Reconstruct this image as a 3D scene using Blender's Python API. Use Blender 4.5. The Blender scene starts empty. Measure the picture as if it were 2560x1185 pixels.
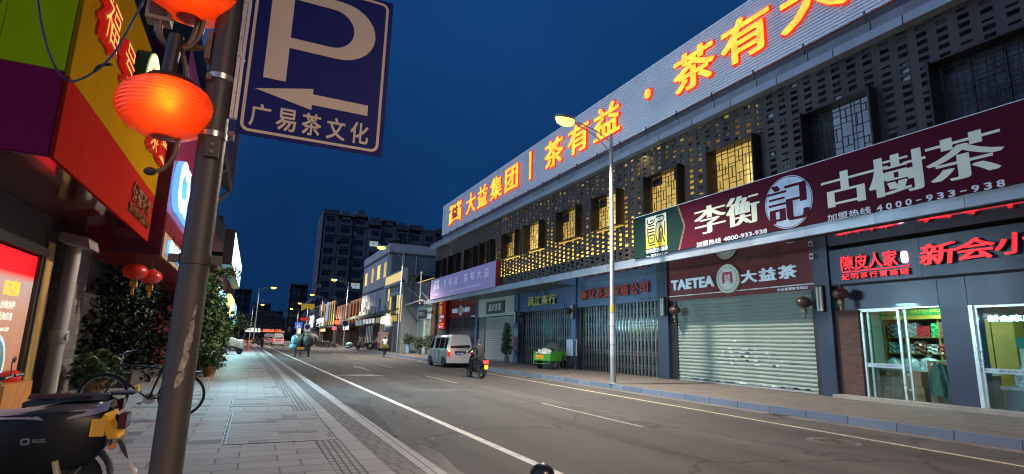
import bpy, math, random
from mathutils import Vector, Matrix
random.seed(7)
R_ = math.radians
SC = bpy.context.scene
COL = SC.collection

# ------------------------------------------------------------------ camera
CAMH = 1.55
YAW, PITCH, ROLL = 0.4345958, 0.1920351, 0.02761138
cd = bpy.data.cameras.new("camera")
cam = bpy.data.objects.new("camera", cd); COL.objects.link(cam)
cd.sensor_width = 36.0; cd.lens = 36.0 * 1353.8 / 2560.0
cd.clip_start = 0.05; cd.clip_end = 3000
_f = Vector((math.sin(YAW) * math.cos(PITCH), math.cos(YAW) * math.cos(PITCH), math.sin(PITCH)))
_r0 = Vector((math.cos(YAW), -math.sin(YAW), 0)); _u0 = _r0.cross(_f)
_r = math.cos(ROLL) * _r0 + math.sin(ROLL) * _u0
_u = -math.sin(ROLL) * _r0 + math.cos(ROLL) * _u0
cam.matrix_world = Matrix(((_r.x, _u.x, -_f.x, 0), (_r.y, _u.y, -_f.y, 0), (_r.z, _u.z, -_f.z, CAMH), (0, 0, 0, 1)))
SC.camera = cam

# ------------------------------------------------------------------ world: blue hour, last light in the west
w = bpy.data.worlds.new("World"); SC.world = w; w.use_nodes = True
nt = w.node_tree; bg = nt.nodes["Background"]
sky = nt.nodes.new("ShaderNodeTexSky"); sky.sky_type = 'NISHITA'; sky.sun_disc = False
sky.sun_elevation = R_(-3.5); sky.sun_rotation = R_(-105)
tc = nt.nodes.new("ShaderNodeTexCoord")
def wm(op, a, b=None):
    n = nt.nodes.new("ShaderNodeMath"); n.operation = op
    for i, x in enumerate((a, b)):
        if x is None: continue
        if isinstance(x, (int, float)): n.inputs[i].default_value = x
        else: nt.links.new(x, n.inputs[i])
    return n.outputs[0]
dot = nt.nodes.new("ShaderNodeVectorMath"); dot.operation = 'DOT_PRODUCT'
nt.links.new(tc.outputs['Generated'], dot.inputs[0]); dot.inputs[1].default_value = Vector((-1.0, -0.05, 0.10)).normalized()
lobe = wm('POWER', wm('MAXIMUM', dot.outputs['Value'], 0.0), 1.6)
sep = nt.nodes.new("ShaderNodeSeparateXYZ"); nt.links.new(tc.outputs['Generated'], sep.inputs[0])
ramp = nt.nodes.new("ShaderNodeValToRGB"); nt.links.new(wm('MAXIMUM', sep.outputs[2], 0.0), ramp.inputs[0])
ramp.color_ramp.elements[0].color = (0.0040, 0.028, 0.098, 1)
ramp.color_ramp.elements[1].color = (0.0070, 0.052, 0.185, 1); ramp.color_ramp.elements[1].position = 0.6
e = ramp.color_ramp.elements.new(0.3); e.color = (0.0042, 0.035, 0.128, 1)
def wmix(mode, a, b, fac=1.0):
    n = nt.nodes.new("ShaderNodeMix"); n.data_type = 'RGBA'; n.blend_type = mode; n.clamp_factor = False
    if isinstance(fac, (int, float)): n.inputs[0].default_value = fac
    else: nt.links.new(fac, n.inputs[0])
    for i, x in ((6, a), (7, b)):
        if isinstance(x, tuple): n.inputs[i].default_value = x
        else: nt.links.new(x, n.inputs[i])
    return n.outputs[2]
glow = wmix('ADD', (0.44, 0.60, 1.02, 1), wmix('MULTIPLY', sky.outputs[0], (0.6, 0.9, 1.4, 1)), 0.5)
cn = nt.nodes.new('ShaderNodeTexNoise'); cn.inputs['Scale'].default_value = 2.2; cn.inputs['Detail'].default_value = 5; nt.links.new(tc.outputs['Generated'], cn.inputs['Vector'])
cr_ = nt.nodes.new('ShaderNodeMapRange'); cr_.inputs[1].default_value = .3; cr_.inputs[2].default_value = .75; cr_.inputs[3].default_value = .82; cr_.inputs[4].default_value = 1.22; nt.links.new(cn.outputs[0], cr_.inputs[0])
thin_cloud = wmix('MULTIPLY', ramp.outputs[0], cr_.outputs[0])
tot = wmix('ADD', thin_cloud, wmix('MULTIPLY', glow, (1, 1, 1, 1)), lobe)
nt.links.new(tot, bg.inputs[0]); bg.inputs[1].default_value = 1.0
SC.view_settings.view_transform = 'Standard'; SC.view_settings.look = 'None'
SC.view_settings.exposure = 0.0; SC.view_settings.gamma = 1.0
SC.cycles.use_denoising = True; SC.cycles.filter_width = 1.15
SC.cycles.max_bounces = 6; SC.cycles.diffuse_bounces = 3; SC.cycles.glossy_bounces = 3; SC.cycles.transparent_max_bounces = 8
SC.cycles.sample_clamp_indirect = 4.0
try: SC.cycles.use_light_tree = True
except Exception: pass

# ------------------------------------------------------------------ materials
_mats = {}
def M(name, col, rough=0.6, metal=0.0, var=0.18, scale=3.0, bump=0.0, bscale=60.0, emit=None, es=0.0, sample=True, spec=0.5, coat=0.0, streak=False):
    if name in _mats: return _mats[name]
    m = bpy.data.materials.new(name); m.use_nodes = True; n = m.node_tree; _mats[name] = m
    b = n.nodes["Principled BSDF"]
    b.inputs['Roughness'].default_value = rough; b.inputs['Metallic'].default_value = metal
    b.inputs['Specular IOR Level'].default_value = spec; b.inputs['Coat Weight'].default_value = coat
    c = tuple(col) + (1.0,)
    b.inputs['Base Color'].default_value = c
    t = n.nodes.new("ShaderNodeTexCoord")
    if var > 0:
        mp = n.nodes.new("ShaderNodeMapping"); n.links.new(t.outputs['Object'], mp.inputs[0])
        if streak: mp.inputs['Scale'].default_value = (1, 1, 0.12)
        nz = n.nodes.new("ShaderNodeTexNoise"); nz.inputs['Scale'].default_value = scale; nz.inputs['Detail'].default_value = 6
        n.links.new(mp.outputs[0], nz.inputs['Vector'])
        mx = n.nodes.new("ShaderNodeMix"); mx.data_type = 'RGBA'
        rp = n.nodes.new("ShaderNodeMapRange"); rp.inputs[1].default_value = 0.3; rp.inputs[2].default_value = 0.7
        n.links.new(nz.outputs[0], rp.inputs[0]); n.links.new(rp.outputs[0], mx.inputs[0])
        mx.inputs[6].default_value = tuple(max(0, x * (1 - var)) for x in col) + (1,)
        mx.inputs[7].default_value = tuple(min(1, x * (1 + var)) for x in col) + (1,)
        n.links.new(mx.outputs[2], b.inputs['Base Color'])
        r2 = n.nodes.new("ShaderNodeMapRange"); n.links.new(nz.outputs[0], r2.inputs[0])
        r2.inputs[3].default_value = max(0.03, rough - 0.12); r2.inputs[4].default_value = min(1, rough + 0.12)
        n.links.new(r2.outputs[0], b.inputs['Roughness'])
    if bump > 0:
        n2 = n.nodes.new("ShaderNodeTexNoise"); n2.inputs['Scale'].default_value = bscale; n2.inputs['Detail'].default_value = 3
        n.links.new(t.outputs['Object'], n2.inputs['Vector'])
        bp = n.nodes.new("ShaderNodeBump"); bp.inputs['Strength'].default_value = bump; bp.inputs['Distance'].default_value = 0.01
        n.links.new(n2.outputs[0], bp.inputs['Height']); n.links.new(bp.outputs[0], b.inputs['Normal'])
    if emit is not None:
        b.inputs['Emission Color'].default_value = tuple(emit) + (1,); b.inputs['Emission Strength'].default_value = es
        if not sample: m.cycles.emission_sampling = 'NONE'
    return m
def glass(name, col=(0.8, 0.95, 0.95), rough=0.02, alpha=0.12, spec=0.8):
    if name in _mats: return _mats[name]
    m = bpy.data.materials.new(name); m.use_nodes = True; n = m.node_tree; _mats[name] = m
    out = n.nodes['Material Output']; n.nodes.remove(n.nodes["Principled BSDF"])
    tr = n.nodes.new("ShaderNodeBsdfTransparent"); tr.inputs[0].default_value = tuple(col) + (1,)
    gl = n.nodes.new("ShaderNodeBsdfGlossy"); gl.inputs['Roughness'].default_value = rough
    mx = n.nodes.new("ShaderNodeMixShader"); mx.inputs[0].default_value = alpha
    n.links.new(tr.outputs[0], mx.inputs[1]); n.links.new(gl.outputs[0], mx.inputs[2]); n.links.new(mx.outputs[0], out.inputs[0])
    return m
def brickmat(name, c1, c2, mortar, sx, bw, rh, ms=0.012, rough=0.7, axes='XY', dark=None, darkp=0.06, bumps=0.4, offset=0.5, sq=1.0, var=0.25):
    m = bpy.data.materials.new(name); m.use_nodes = True; n = m.node_tree; b = n.nodes["Principled BSDF"]; _mats[name] = m
    t = n.nodes.new("ShaderNodeTexCoord"); sp = n.nodes.new("ShaderNodeSeparateXYZ"); n.links.new(t.outputs['Object'], sp.inputs[0])
    cb = n.nodes.new("ShaderNodeCombineXYZ")
    for i, a in enumerate(axes): n.links.new(sp.outputs['XYZ'.index(a)], cb.inputs[i])
    bt = n.nodes.new("ShaderNodeTexBrick"); n.links.new(cb.outputs[0], bt.inputs['Vector'])
    bt.inputs['Scale'].default_value = sx; bt.inputs['Brick Width'].default_value = bw; bt.inputs['Row Height'].default_value = rh
    bt.inputs['Mortar Size'].default_value = ms; bt.inputs['Color1'].default_value = (0, 0, 0, 1); bt.inputs['Color2'].default_value = (1, 1, 1, 1)
    bt.inputs['Mortar'].default_value = (0.5, 0.5, 0.5, 1); bt.offset = offset; bt.squash = sq; bt.squash_frequency = 3
    cr = n.nodes.new("ShaderNodeValToRGB"); n.links.new(bt.outputs['Color'], cr.inputs[0])
    cr.color_ramp.elements[0].color = tuple(c1) + (1,); cr.color_ramp.elements[1].color = tuple(c2) + (1,)
    if dark:
        cr.color_ramp.interpolation = 'LINEAR'
        e1 = cr.color_ramp.elements.new(1 - darkp - 0.005); e1.color = tuple(c2) + (1,)
        e2 = cr.color_ramp.elements.new(1 - darkp); e2.color = tuple(dark) + (1,)
        cr.color_ramp.elements[-1].color = tuple(dark) + (1,)
    nz = n.nodes.new("ShaderNodeTexNoise"); nz.inputs['Scale'].default_value = 1.3; nz.inputs['Detail'].default_value = 8; n.links.new(t.outputs['Object'], nz.inputs['Vector'])
    rp = n.nodes.new("ShaderNodeMapRange"); rp.inputs[3].default_value = 1 - var; rp.inputs[4].default_value = 1 + var; n.links.new(nz.outputs[0], rp.inputs[0])
    mu = n.nodes.new("ShaderNodeMix"); mu.data_type = 'RGBA'; mu.blend_type = 'MULTIPLY'; mu.inputs[0].default_value = 1.0
    n.links.new(cr.outputs[0], mu.inputs[6]); n.links.new(rp.outputs[0], mu.inputs[7])
    mx = n.nodes.new("ShaderNodeMix"); mx.data_type = 'RGBA'; n.links.new(bt.outputs['Fac'], mx.inputs[0]); n.links.new(mu.outputs[2], mx.inputs[6])
    mx.inputs[7].default_value = tuple(mortar) + (1,); n.links.new(mx.outputs[2], b.inputs['Base Color'])
    b.inputs['Roughness'].default_value = rough
    n2 = n.nodes.new("ShaderNodeTexNoise"); n2.inputs['Scale'].default_value = 90; n.links.new(t.outputs['Object'], n2.inputs['Vector'])
    ad = n.nodes.new("ShaderNodeMath"); ad.operation = 'MULTIPLY_ADD'; n.links.new(bt.outputs['Fac'], ad.inputs[0]); ad.inputs[1].default_value = -1.0; 
    sc2 = n.nodes.new("ShaderNodeMath"); sc2.operation = 'MULTIPLY'; sc2.inputs[1].default_value = 0.35; n.links.new(n2.outputs[0], sc2.inputs[0]); n.links.new(sc2.outputs[0], ad.inputs[2])
    bp = n.nodes.new("ShaderNodeBump"); bp.inputs['Strength'].default_value = bumps; bp.inputs['Distance'].default_value = 0.008
    n.links.new(ad.outputs[0], bp.inputs['Height']); n.links.new(bp.outputs[0], b.inputs['Normal'])
    return m

# ------------------------------------------------------------------ mesh helpers
def ID(u, v, ww): return (u, v, ww)
def FR(X): return lambda u, v, ww: (X - ww, -u, v)      # faces the road from the right side, u = -Y
def FL(X): return lambda u, v, ww: (X + ww, u, v)       # faces the road from the left side, u = Y
def FF(Y): return lambda u, v, ww: (u, Y - ww, v)       # faces the camera end of the street, u = X
class MB:
    def __init__(s, fr=None): s.v = []; s.f = []; s.m = []; s.fr = fr
    def add(s, vs, fs, mi=0, fr=None):
        k = len(s.v); fr = fr or s.fr
        s.v += [fr(*p) for p in vs] if fr else [tuple(p) for p in vs]
        s.f += [tuple(i + k for i in f) for f in fs]
        s.m += [mi] * len(fs) if isinstance(mi, int) else list(mi)
        return s
    def box(s, a0, a1, b0, b1, c0, c1, mi=0, fr=None):
        vs = [(a, b, c) for c in (c0, c1) for b in (b0, b1) for a in (a0, a1)]
        return s.add(vs, [(0, 2, 3, 1), (4, 5, 7, 6), (0, 1, 5, 4), (2, 6, 7, 3), (0, 4, 6, 2), (1, 3, 7, 5)], mi, fr)
    def quad(s, p, mi=0, fr=None): return s.add(p, [tuple(range(len(p)))], mi, fr)
    def prism(s, pts, c0, c1, mi=0, fr=None):
        n = len(pts); vs = [(x, y, c0) for x, y in pts] + [(x, y, c1) for x, y in pts]
        return s.add(vs, [tuple(range(n))[::-1], tuple(range(n, 2 * n))] + [(i, (i + 1) % n, n + (i + 1) % n, n + i) for i in range(n)], mi, fr)
    def tube(s, pts, r, n=8, mi=0, cap=True):
        pts = [Vector(p) for p in pts]; rs = r if isinstance(r, (list, tuple)) else [r] * len(pts)
        vs = []; fs = []; prev = None
        for i, p in enumerate(pts):
            d = (pts[min(i + 1, len(pts) - 1)] - pts[max(i - 1, 0)]).normalized()
            if prev is None:
                a = Vector((0, 0, 1)) if abs(d.z) < 0.9 else Vector((1, 0, 0)); x = d.cross(a).normalized()
            else: x = (prev - d * prev.dot(d)).normalized()
            prev = x; y = d.cross(x)
            vs += [tuple(p + rs[i] * (math.cos(2 * math.pi * k / n) * x + math.sin(2 * math.pi * k / n) * y)) for k in range(n)]
        for i in range(len(pts) - 1):
            for k in range(n): fs.append((i * n + k, i * n + (k + 1) % n, (i + 1) * n + (k + 1) % n, (i + 1) * n + k))
        if cap: fs.append(tuple(range(n))[::-1]); fs.append(tuple(range((len(pts) - 1) * n, len(pts) * n)))
        return s.add(vs, fs, mi)
    def lathe(s, prof, n=20, mi=0, c=(0, 0, 0), axis='Z', sx=1.0, sy=1.0):
        vs = []; fs = []
        for r, z in prof:
            for k in range(n):
                a = 2 * math.pi * k / n; p = (r * math.cos(a) * sx, r * math.sin(a) * sy, z)
                if axis == 'X': p = (p[2], p[0], p[1])
                if axis == 'Y': p = (p[0], p[2], p[1])
                vs.append((p[0] + c[0], p[1] + c[1], p[2] + c[2]))
        for i in range(len(prof) - 1):
            for k in range(n): fs.append((i * n + k, i * n + (k + 1) % n, (i + 1) * n + (k + 1) % n, (i + 1) * n + k))
        fs.append(tuple(range(n))[::-1]); fs.append(tuple(range((len(prof) - 1) * n, len(prof) * n)))
        return s.add(vs, fs, mi)
    def ell(s, c, rx, ry, rz, n=12, k=8, mi=0, bumpy=0.0):
        prof = [(max(0.001, math.sin(math.pi * i / k)), -math.cos(math.pi * i / k)) for i in range(k + 1)]
        a = len(s.v); s.lathe(prof, n, mi)
        for i in range(a, len(s.v)):
            x, y, z = s.v[i]; q = 1 + bumpy * math.sin(7 * x + 3 * z + c[0] * 9) * math.cos(5 * y + 4 * z + c[1] * 7)
            s.v[i] = (c[0] + x * rx * q, c[1] + y * ry * q, c[2] + z * rz * q)
        return s
    def grid(s, rows, mi=0, close=False):
        n = len(rows[0]); vs = [p for r in rows for p in r]; fs = []
        for i in range(len(rows) - 1):
            for k in range(n if close else n - 1): fs.append((i * n + k, i * n + (k + 1) % n, (i + 1) * n + (k + 1) % n, (i + 1) * n + k))
        return s.add(vs, fs, mi)
    def build(s, name, mats, parent=None, smooth=None, label=None):
        me = bpy.data.meshes.new(name); me.from_pydata(s.v, [], s.f)
        if not isinstance(mats, (list, tuple)): mats = [mats]
        for m in mats: me.materials.append(m)
        if len(mats) > 1: me.polygons.foreach_set("material_index", s.m)
        if smooth is not None:
            me.polygons.foreach_set("use_smooth", [True] * len(me.polygons))
            try: me.set_sharp_from_angle(angle=R_(smooth))
            except Exception: pass
        me.update()
        o = bpy.data.objects.new(name, me); COL.objects.link(o)
        if parent is not None:
            o.parent = parent
            if parent.type == 'EMPTY': o.matrix_parent_inverse = parent.matrix_basis.inverted()
        if label: o["label"] = label
        return o
def thing(name, label, cat, loc=(0, 0, 0), rz=0.0, group=None):
    o = bpy.data.objects.new(name, None); COL.objects.link(o); o.empty_display_size = 0.2
    o.location = loc; o.rotation_euler = (0, 0, rz); return tag(o, label, cat, group)
def tag(o, label, cat, group=None):
    o["label"] = label; o["category"] = cat
    if group: o["group"] = group
    return o
def kind(o, k): o["kind"] = k; return o
def dup(o, parent=None):
    c = o.copy(); COL.objects.link(c)
    if parent is not None: c.parent = parent
    for ch in [x for x in bpy.data.objects if x.parent is o]: dup(ch, c)
    return c
def smoothpath(pts, k=6):
    pts = [Vector(p) for p in pts]; out = []
    P = [pts[0]] + pts + [pts[-1]]
    for i in range(1, len(P) - 2):
        a, b, c, d = P[i - 1], P[i], P[i + 1], P[i + 2]
        for j in range(k):
            t = j / k; out.append(0.5 * ((2 * b) + (c - a) * t + (2 * a - 5 * b + 4 * c - d) * t * t + (3 * b - a - 3 * c + d) * t ** 3))
    out.append(pts[-1]); return out

# text as mesh ------------------------------------------------------
_tc = {}; _fc = bpy.data.curves.new("lettering_curve", 'FONT'); _fo = bpy.data.objects.new("lettering_curve", _fc); COL.objects.link(_fo)
def glyphs(body, bold=0.0):
    k = (body, bold)
    if k in _tc: return _tc[k]
    _fc.body = body; _fc.offset = bold; _fc.extrude = 0.5; _fc.resolution_u = 3; _fc.fill_mode = 'BOTH'
    dg = bpy.context.evaluated_depsgraph_get(); dg.update()
    me = bpy.data.meshes.new_from_object(_fo.evaluated_get(dg))
    vs = [tuple(v.co) for v in me.vertices]; fs = [tuple(p.vertices) for p in me.polygons]; nz = [p.normal.z for p in me.polygons]
    bpy.data.meshes.remove(me)
    x0 = min(v[0] for v in vs); x1 = max(v[0] for v in vs); y0 = min(v[1] for v in vs); y1 = max(v[1] for v in vs)
    vs = [((v[0] - x0) / (x1 - x0), (v[1] - y0) / (y1 - y0), v[2] + 0.5) for v in vs]
    _tc[k] = (vs, fs, nz, x1 - x0, y1 - y0); return _tc[k]
def text(mb, body, u0, u1, v0, v1, w0=0.0, d=0.02, bold=0.01, song=0.0, shear=0.0, front=0, side=0, fr=None, slope=0.0):
    """lettering filling the box u0..u1, v0..v1 of a sign frame; song > 0 thickens the upright strokes only"""
    fat = 0.0
    if bold > .011: fat, bold = bold - .004, 0.0
    vs, fs, nz, W, Hh = glyphs(body, bold)
    reps = [(0.0, 0.0)]
    if song > 0: reps = [(k * song, 0.0) for k in (-1, -.5, 0, .5, 1)]
    if fat > 0: q = fat / max(W, 1e-3); p = fat / max(Hh, 1e-3); reps = [(a + b * q, c * p) for a, _ in (reps if song <= 0 else reps[::2]) for b, c in ((-.8, -.8), (.8, -.8), (-.8, .8), (.8, .8), (0, 0))]
    dd = min(.0008, d * .12) / max(1, len(reps) / 5)
    for i, (dx, dy) in enumerate(reps):
        q = [(u0 + (u1 - u0) * (x + dx) + shear * (y - .5) * (v1 - v0), v0 + (v1 - v0) * (y + dy) + slope * x, w0 + (d + dd * i) * z) for x, y, z in vs]
        mb.add(q, fs, [front if n > 0.5 else side for n in nz], fr)
    return mb
def textrow(mb, chars, u0, u1, v0, v1, gap=0.15, **k):
    n = len(chars); cw = (u1 - u0) / (n + gap * (n - 1))
    for i, c in enumerate(chars):
        if c == ' ': continue
        a = u0 + i * cw * (1 + gap)
        if c in '一-—': text(mb, c, a + .1 * cw, a + .9 * cw, v0 + .44 * (v1 - v0), v0 + .56 * (v1 - v0), **k)
        elif c in '·:': text(mb, '·', a + .35 * cw, a + .65 * cw, v0 + .4 * (v1 - v0), v0 + .6 * (v1 - v0), **k)
        elif c == '1': text(mb, c, a + .2 * cw, a + .75 * cw, v0, v1, **k)
        else: text(mb, c, a, a + cw, v0, v1, **k)
    return mb
# leaves ------------------------------------------------------------
def leaves(mb, blobs, n, size, mi=(0,), flat=0.0):
    tot = sum(b[3] * b[4] * b[5] for b in blobs)
    for cx, cy, cz, rx, ry, rz in blobs:
        for i in range(int(n * rx * ry * rz / tot)):
            a = random.uniform(0, 2 * math.pi); z = random.uniform(-1, 1); r = random.random() ** 0.4; q = math.sqrt(1 - z * z)
            c = Vector((cx + rx * r * q * math.cos(a), cy + ry * r * q * math.sin(a), cz + rz * r * z))
            d = Vector((random.gauss(0, 1), random.gauss(0, 1), random.gauss(-.3, .7 - flat))).normalized()
            e = d.cross(Vector((random.gauss(0, 1), random.gauss(0, 1), random.gauss(0, 1)))).normalized()
            s = size * random.uniform(.6, 1.3); nn = d.cross(e)
            mb.add([tuple(c), tuple(c + d * s * .5 + e * s * .28 + nn * s * .06), tuple(c + d * s), tuple(c + d * s * .5 - e * s * .28 + nn * s * .06)], [(0, 1, 2, 3)], random.choice(mi))
# people ------------------------------------------------------------
def skinfig(joints, edges, radii, root):
    me = bpy.data.meshes.new("figure"); names = list(joints); ix = {k: i for i, k in enumerate(names)}
    me.from_pydata([joints[k] for k in names], [(ix[a], ix[b]) for a, b in edges], [])
    o = bpy.data.objects.new("figure_tmp", me); COL.objects.link(o)
    o.modifiers.new('s', 'SKIN')
    for k, v in zip(names, me.skin_vertices[0].data):
        r = radii[k]; v.radius = r if isinstance(r, tuple) else (r, r); v.use_root = (k == root)
    o.modifiers.new('u', 'SUBSURF').levels = 2
    dg = bpy.context.evaluated_depsgraph_get(); dg.update()
    ev = bpy.data.meshes.new_from_object(o.evaluated_get(dg))
    bpy.data.objects.remove(o); bpy.data.meshes.remove(me); return ev
def person(label, loc, rz, pose, shirt, trousers, skin=(0.42, 0.26, 0.18), hair=(0.01, 0.01, 0.01), shoe=(0.05, 0.05, 0.05), group=None, sleeve='short', skirt=False):
    """one continuous body; pose maps joint names to points in metres, x right, y forward, z up"""
    P = dict(pelvis=(0, 0, .95), waist=(0, 0, 1.08), chest=(0, 0, 1.32), neck=(0, 0, 1.47), head=(0, .01, 1.58), crown=(0, .01, 1.70),
             shl=(-.19, 0, 1.40), ell=(-.23, -.02, 1.12), wrl=(-.24, .05, .86), hal=(-.24, .07, .76),
             shr=(.19, 0, 1.40), elr=(.23, -.02, 1.12), wrr=(.24, .05, .86), har=(.24, .07, .76),
             hil=(-.10, 0, .90), knl=(-.11, .02, .50), anl=(-.11, -.02, .09), tol=(-.11, .15, .04),
             hir=(.10, 0, .90), knr=(.11, .02, .50), anr=(.11, -.02, .09), tor=(.11, .15, .04))
    P.update(pose)
    for s in 'lr':      # five fingers, unequal and slightly bent
        h = Vector(P['ha' + s]); d = (h - Vector(P['wr' + s])).normalized(); x = d.cross(Vector((0, 1, .2))).normalized(); up = d.cross(x)
        for i, (off, ln) in enumerate(((-.03, .06), (-.012, .075), (.01, .07), (.03, .055))):
            P['f%d%s' % (i, s)] = tuple(h + up * off + d * ln * .6 + x * .004); P['g%d%s' % (i, s)] = tuple(h + up * off * 1.1 + d * ln + x * .02)
        P['th' + s] = tuple(h - up * .045 - d * .01 + x * .02)
    E = [('pelvis', 'waist'), ('waist', 'chest'), ('chest', 'neck'), ('neck', 'head'), ('head', 'crown')]
    for s in 'lr':
        E += [('chest', 'sh' + s), ('sh' + s, 'el' + s), ('el' + s, 'wr' + s), ('wr' + s, 'ha' + s), ('pelvis', 'hi' + s), ('hi' + s, 'kn' + s), ('kn' + s, 'an' + s), ('an' + s, 'to' + s), ('ha' + s, 'th' + s)]
        for i in range(4): E += [('ha' + s, 'f%d%s' % (i, s)), ('f%d%s' % (i, s), 'g%d%s' % (i, s))]
    Rr = dict(pelvis=(.15, .11), waist=(.14, .10), chest=(.17, .115), neck=.055, head=(.082, .098), crown=(.07, .08))
    for s in 'lr':
        Rr.update({'sh' + s: .072, 'el' + s: .046, 'wr' + s: .032, 'ha' + s: (.038, .02), 'hi' + s: .10, 'kn' + s: .066, 'an' + s: .045, 'to' + s: .036, 'th' + s: .011})
        for i in range(4): Rr['f%d%s' % (i, s)] = .010; Rr['g%d%s' % (i, s)] = .008
    me = skinfig(P, E, Rr, 'pelvis')
    seg = []
    for a, b in E: seg.append((Vector(P[a]), Vector(P[b]), a, b))
    def zone(c):
        best = min(seg, key=lambda s_: (c - s_[0] - (s_[1] - s_[0]) * max(0, min(1, (c - s_[0]).dot(s_[1] - s_[0]) / max(1e-6, (s_[1] - s_[0]).length_squared)))).length)
        a, b = best[2], best[3]; q = b[:2]
        if b in ('head', 'crown'): return 0
        if q in ('ha', 'th') or b[0] in 'fg' and b[1].isdigit(): return 0
        if q == 'wr': return 1 if sleeve == 'long' else 0
        if q == 'to': return 3
        if q in ('kn', 'an', 'hi') : return (0 if skirt and q == 'an' else 2)
        return 1
    tl = label[:12]
    ms = [M('skin%g' % skin[0], skin, .5, var=.06), M('cloth_%g_%g_%g' % shirt, shirt, .85, bump=.3, bscale=40), M('cloth_%g_%g_%g' % trousers, trousers, .85, bump=.3, bscale=40), M('shoe%g' % shoe[0], shoe, .5)]
    for m in ms: me.materials.append(m)
    for p in me.polygons: p.material_index = zone(p.center); p.use_smooth = True
    o = bpy.data.objects.new("person", me); COL.objects.link(o); o.location = loc; o.rotation_euler = (0, 0, rz)
    tag(o, label, "person", group)
    hd = Vector(P['head']); cr = Vector(P['crown']); up = (cr - hd).normalized(); fw = Vector((0, 1, 0)); fw = (fw - up * fw.dot(up)).normalized(); sd = fw.cross(up)
    hb = MB(); c = hd + up * .045 - fw * .012
    rows = []
    for i in range(7):
        th = math.pi * (.02 + .56 * i / 6)
        rows.append([tuple(c + up * .105 * math.cos(th) + (sd * .092 * math.cos(ph) + fw * .108 * math.sin(ph)) * math.sin(th) - up * (.04 * max(0, -math.sin(ph)) * (i / 6)) + up * (.035 * max(0, math.sin(ph)) * (i / 6))) for ph in [2 * math.pi * k / 14 for k in range(14)]])
    hb.grid(rows, close=True); hb.build("hair", M('hair', hair, .6), o, 60)
    fb = MB(); f0 = hd + fw * .088
    fb.ell(tuple(f0 + up * .0), .013, .022, .026, 8, 5)
    for s_ in (-1, 1):
        fb.ell(tuple(hd + sd * s_ * .086 - up * .0), .012, .02, .03, 8, 5)
    fb.build("nose_and_ears", ms[0], o, 60)
    eb = MB()
    for s_ in (-1, 1): eb.ell(tuple(f0 + sd * s_ * .032 + up * .028 - fw * .006), .014, .01, .008, 8, 5)
    eb.ell(tuple(f0 - up * .045 - fw * .006), .024, .01, .006, 8, 5)
    eb.build("eyes_and_mouth", M('face_dark', (.10, .04, .035), .4), o, 60)
    return o
def light(name, typ, loc, energy, col, parent=None, rot=None, size=None, size_y=None, spot=None, blend=0.6, target=None, radius=None):
    l = bpy.data.lights.new(name, typ); l.energy = energy; l.color = col
    if typ == 'AREA':
        l.shape = 'RECTANGLE'; l.size = size; l.size_y = size_y or size
    if typ == 'SPOT': l.spot_size = spot; l.spot_blend = blend
    if radius is not None: l.shadow_soft_size = radius
    o = bpy.data.objects.new(name, l); COL.objects.link(o); o.location = loc
    if target is not None: o.rotation_euler = (Vector(target) - Vector(loc)).to_track_quat('-Z', 'Y').to_euler()
    if rot: o.rotation_euler = rot
    if parent is not None:
        o.parent = parent
        if parent.type == 'EMPTY': o.matrix_parent_inverse = parent.matrix_basis.inverted()
    return o
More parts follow.
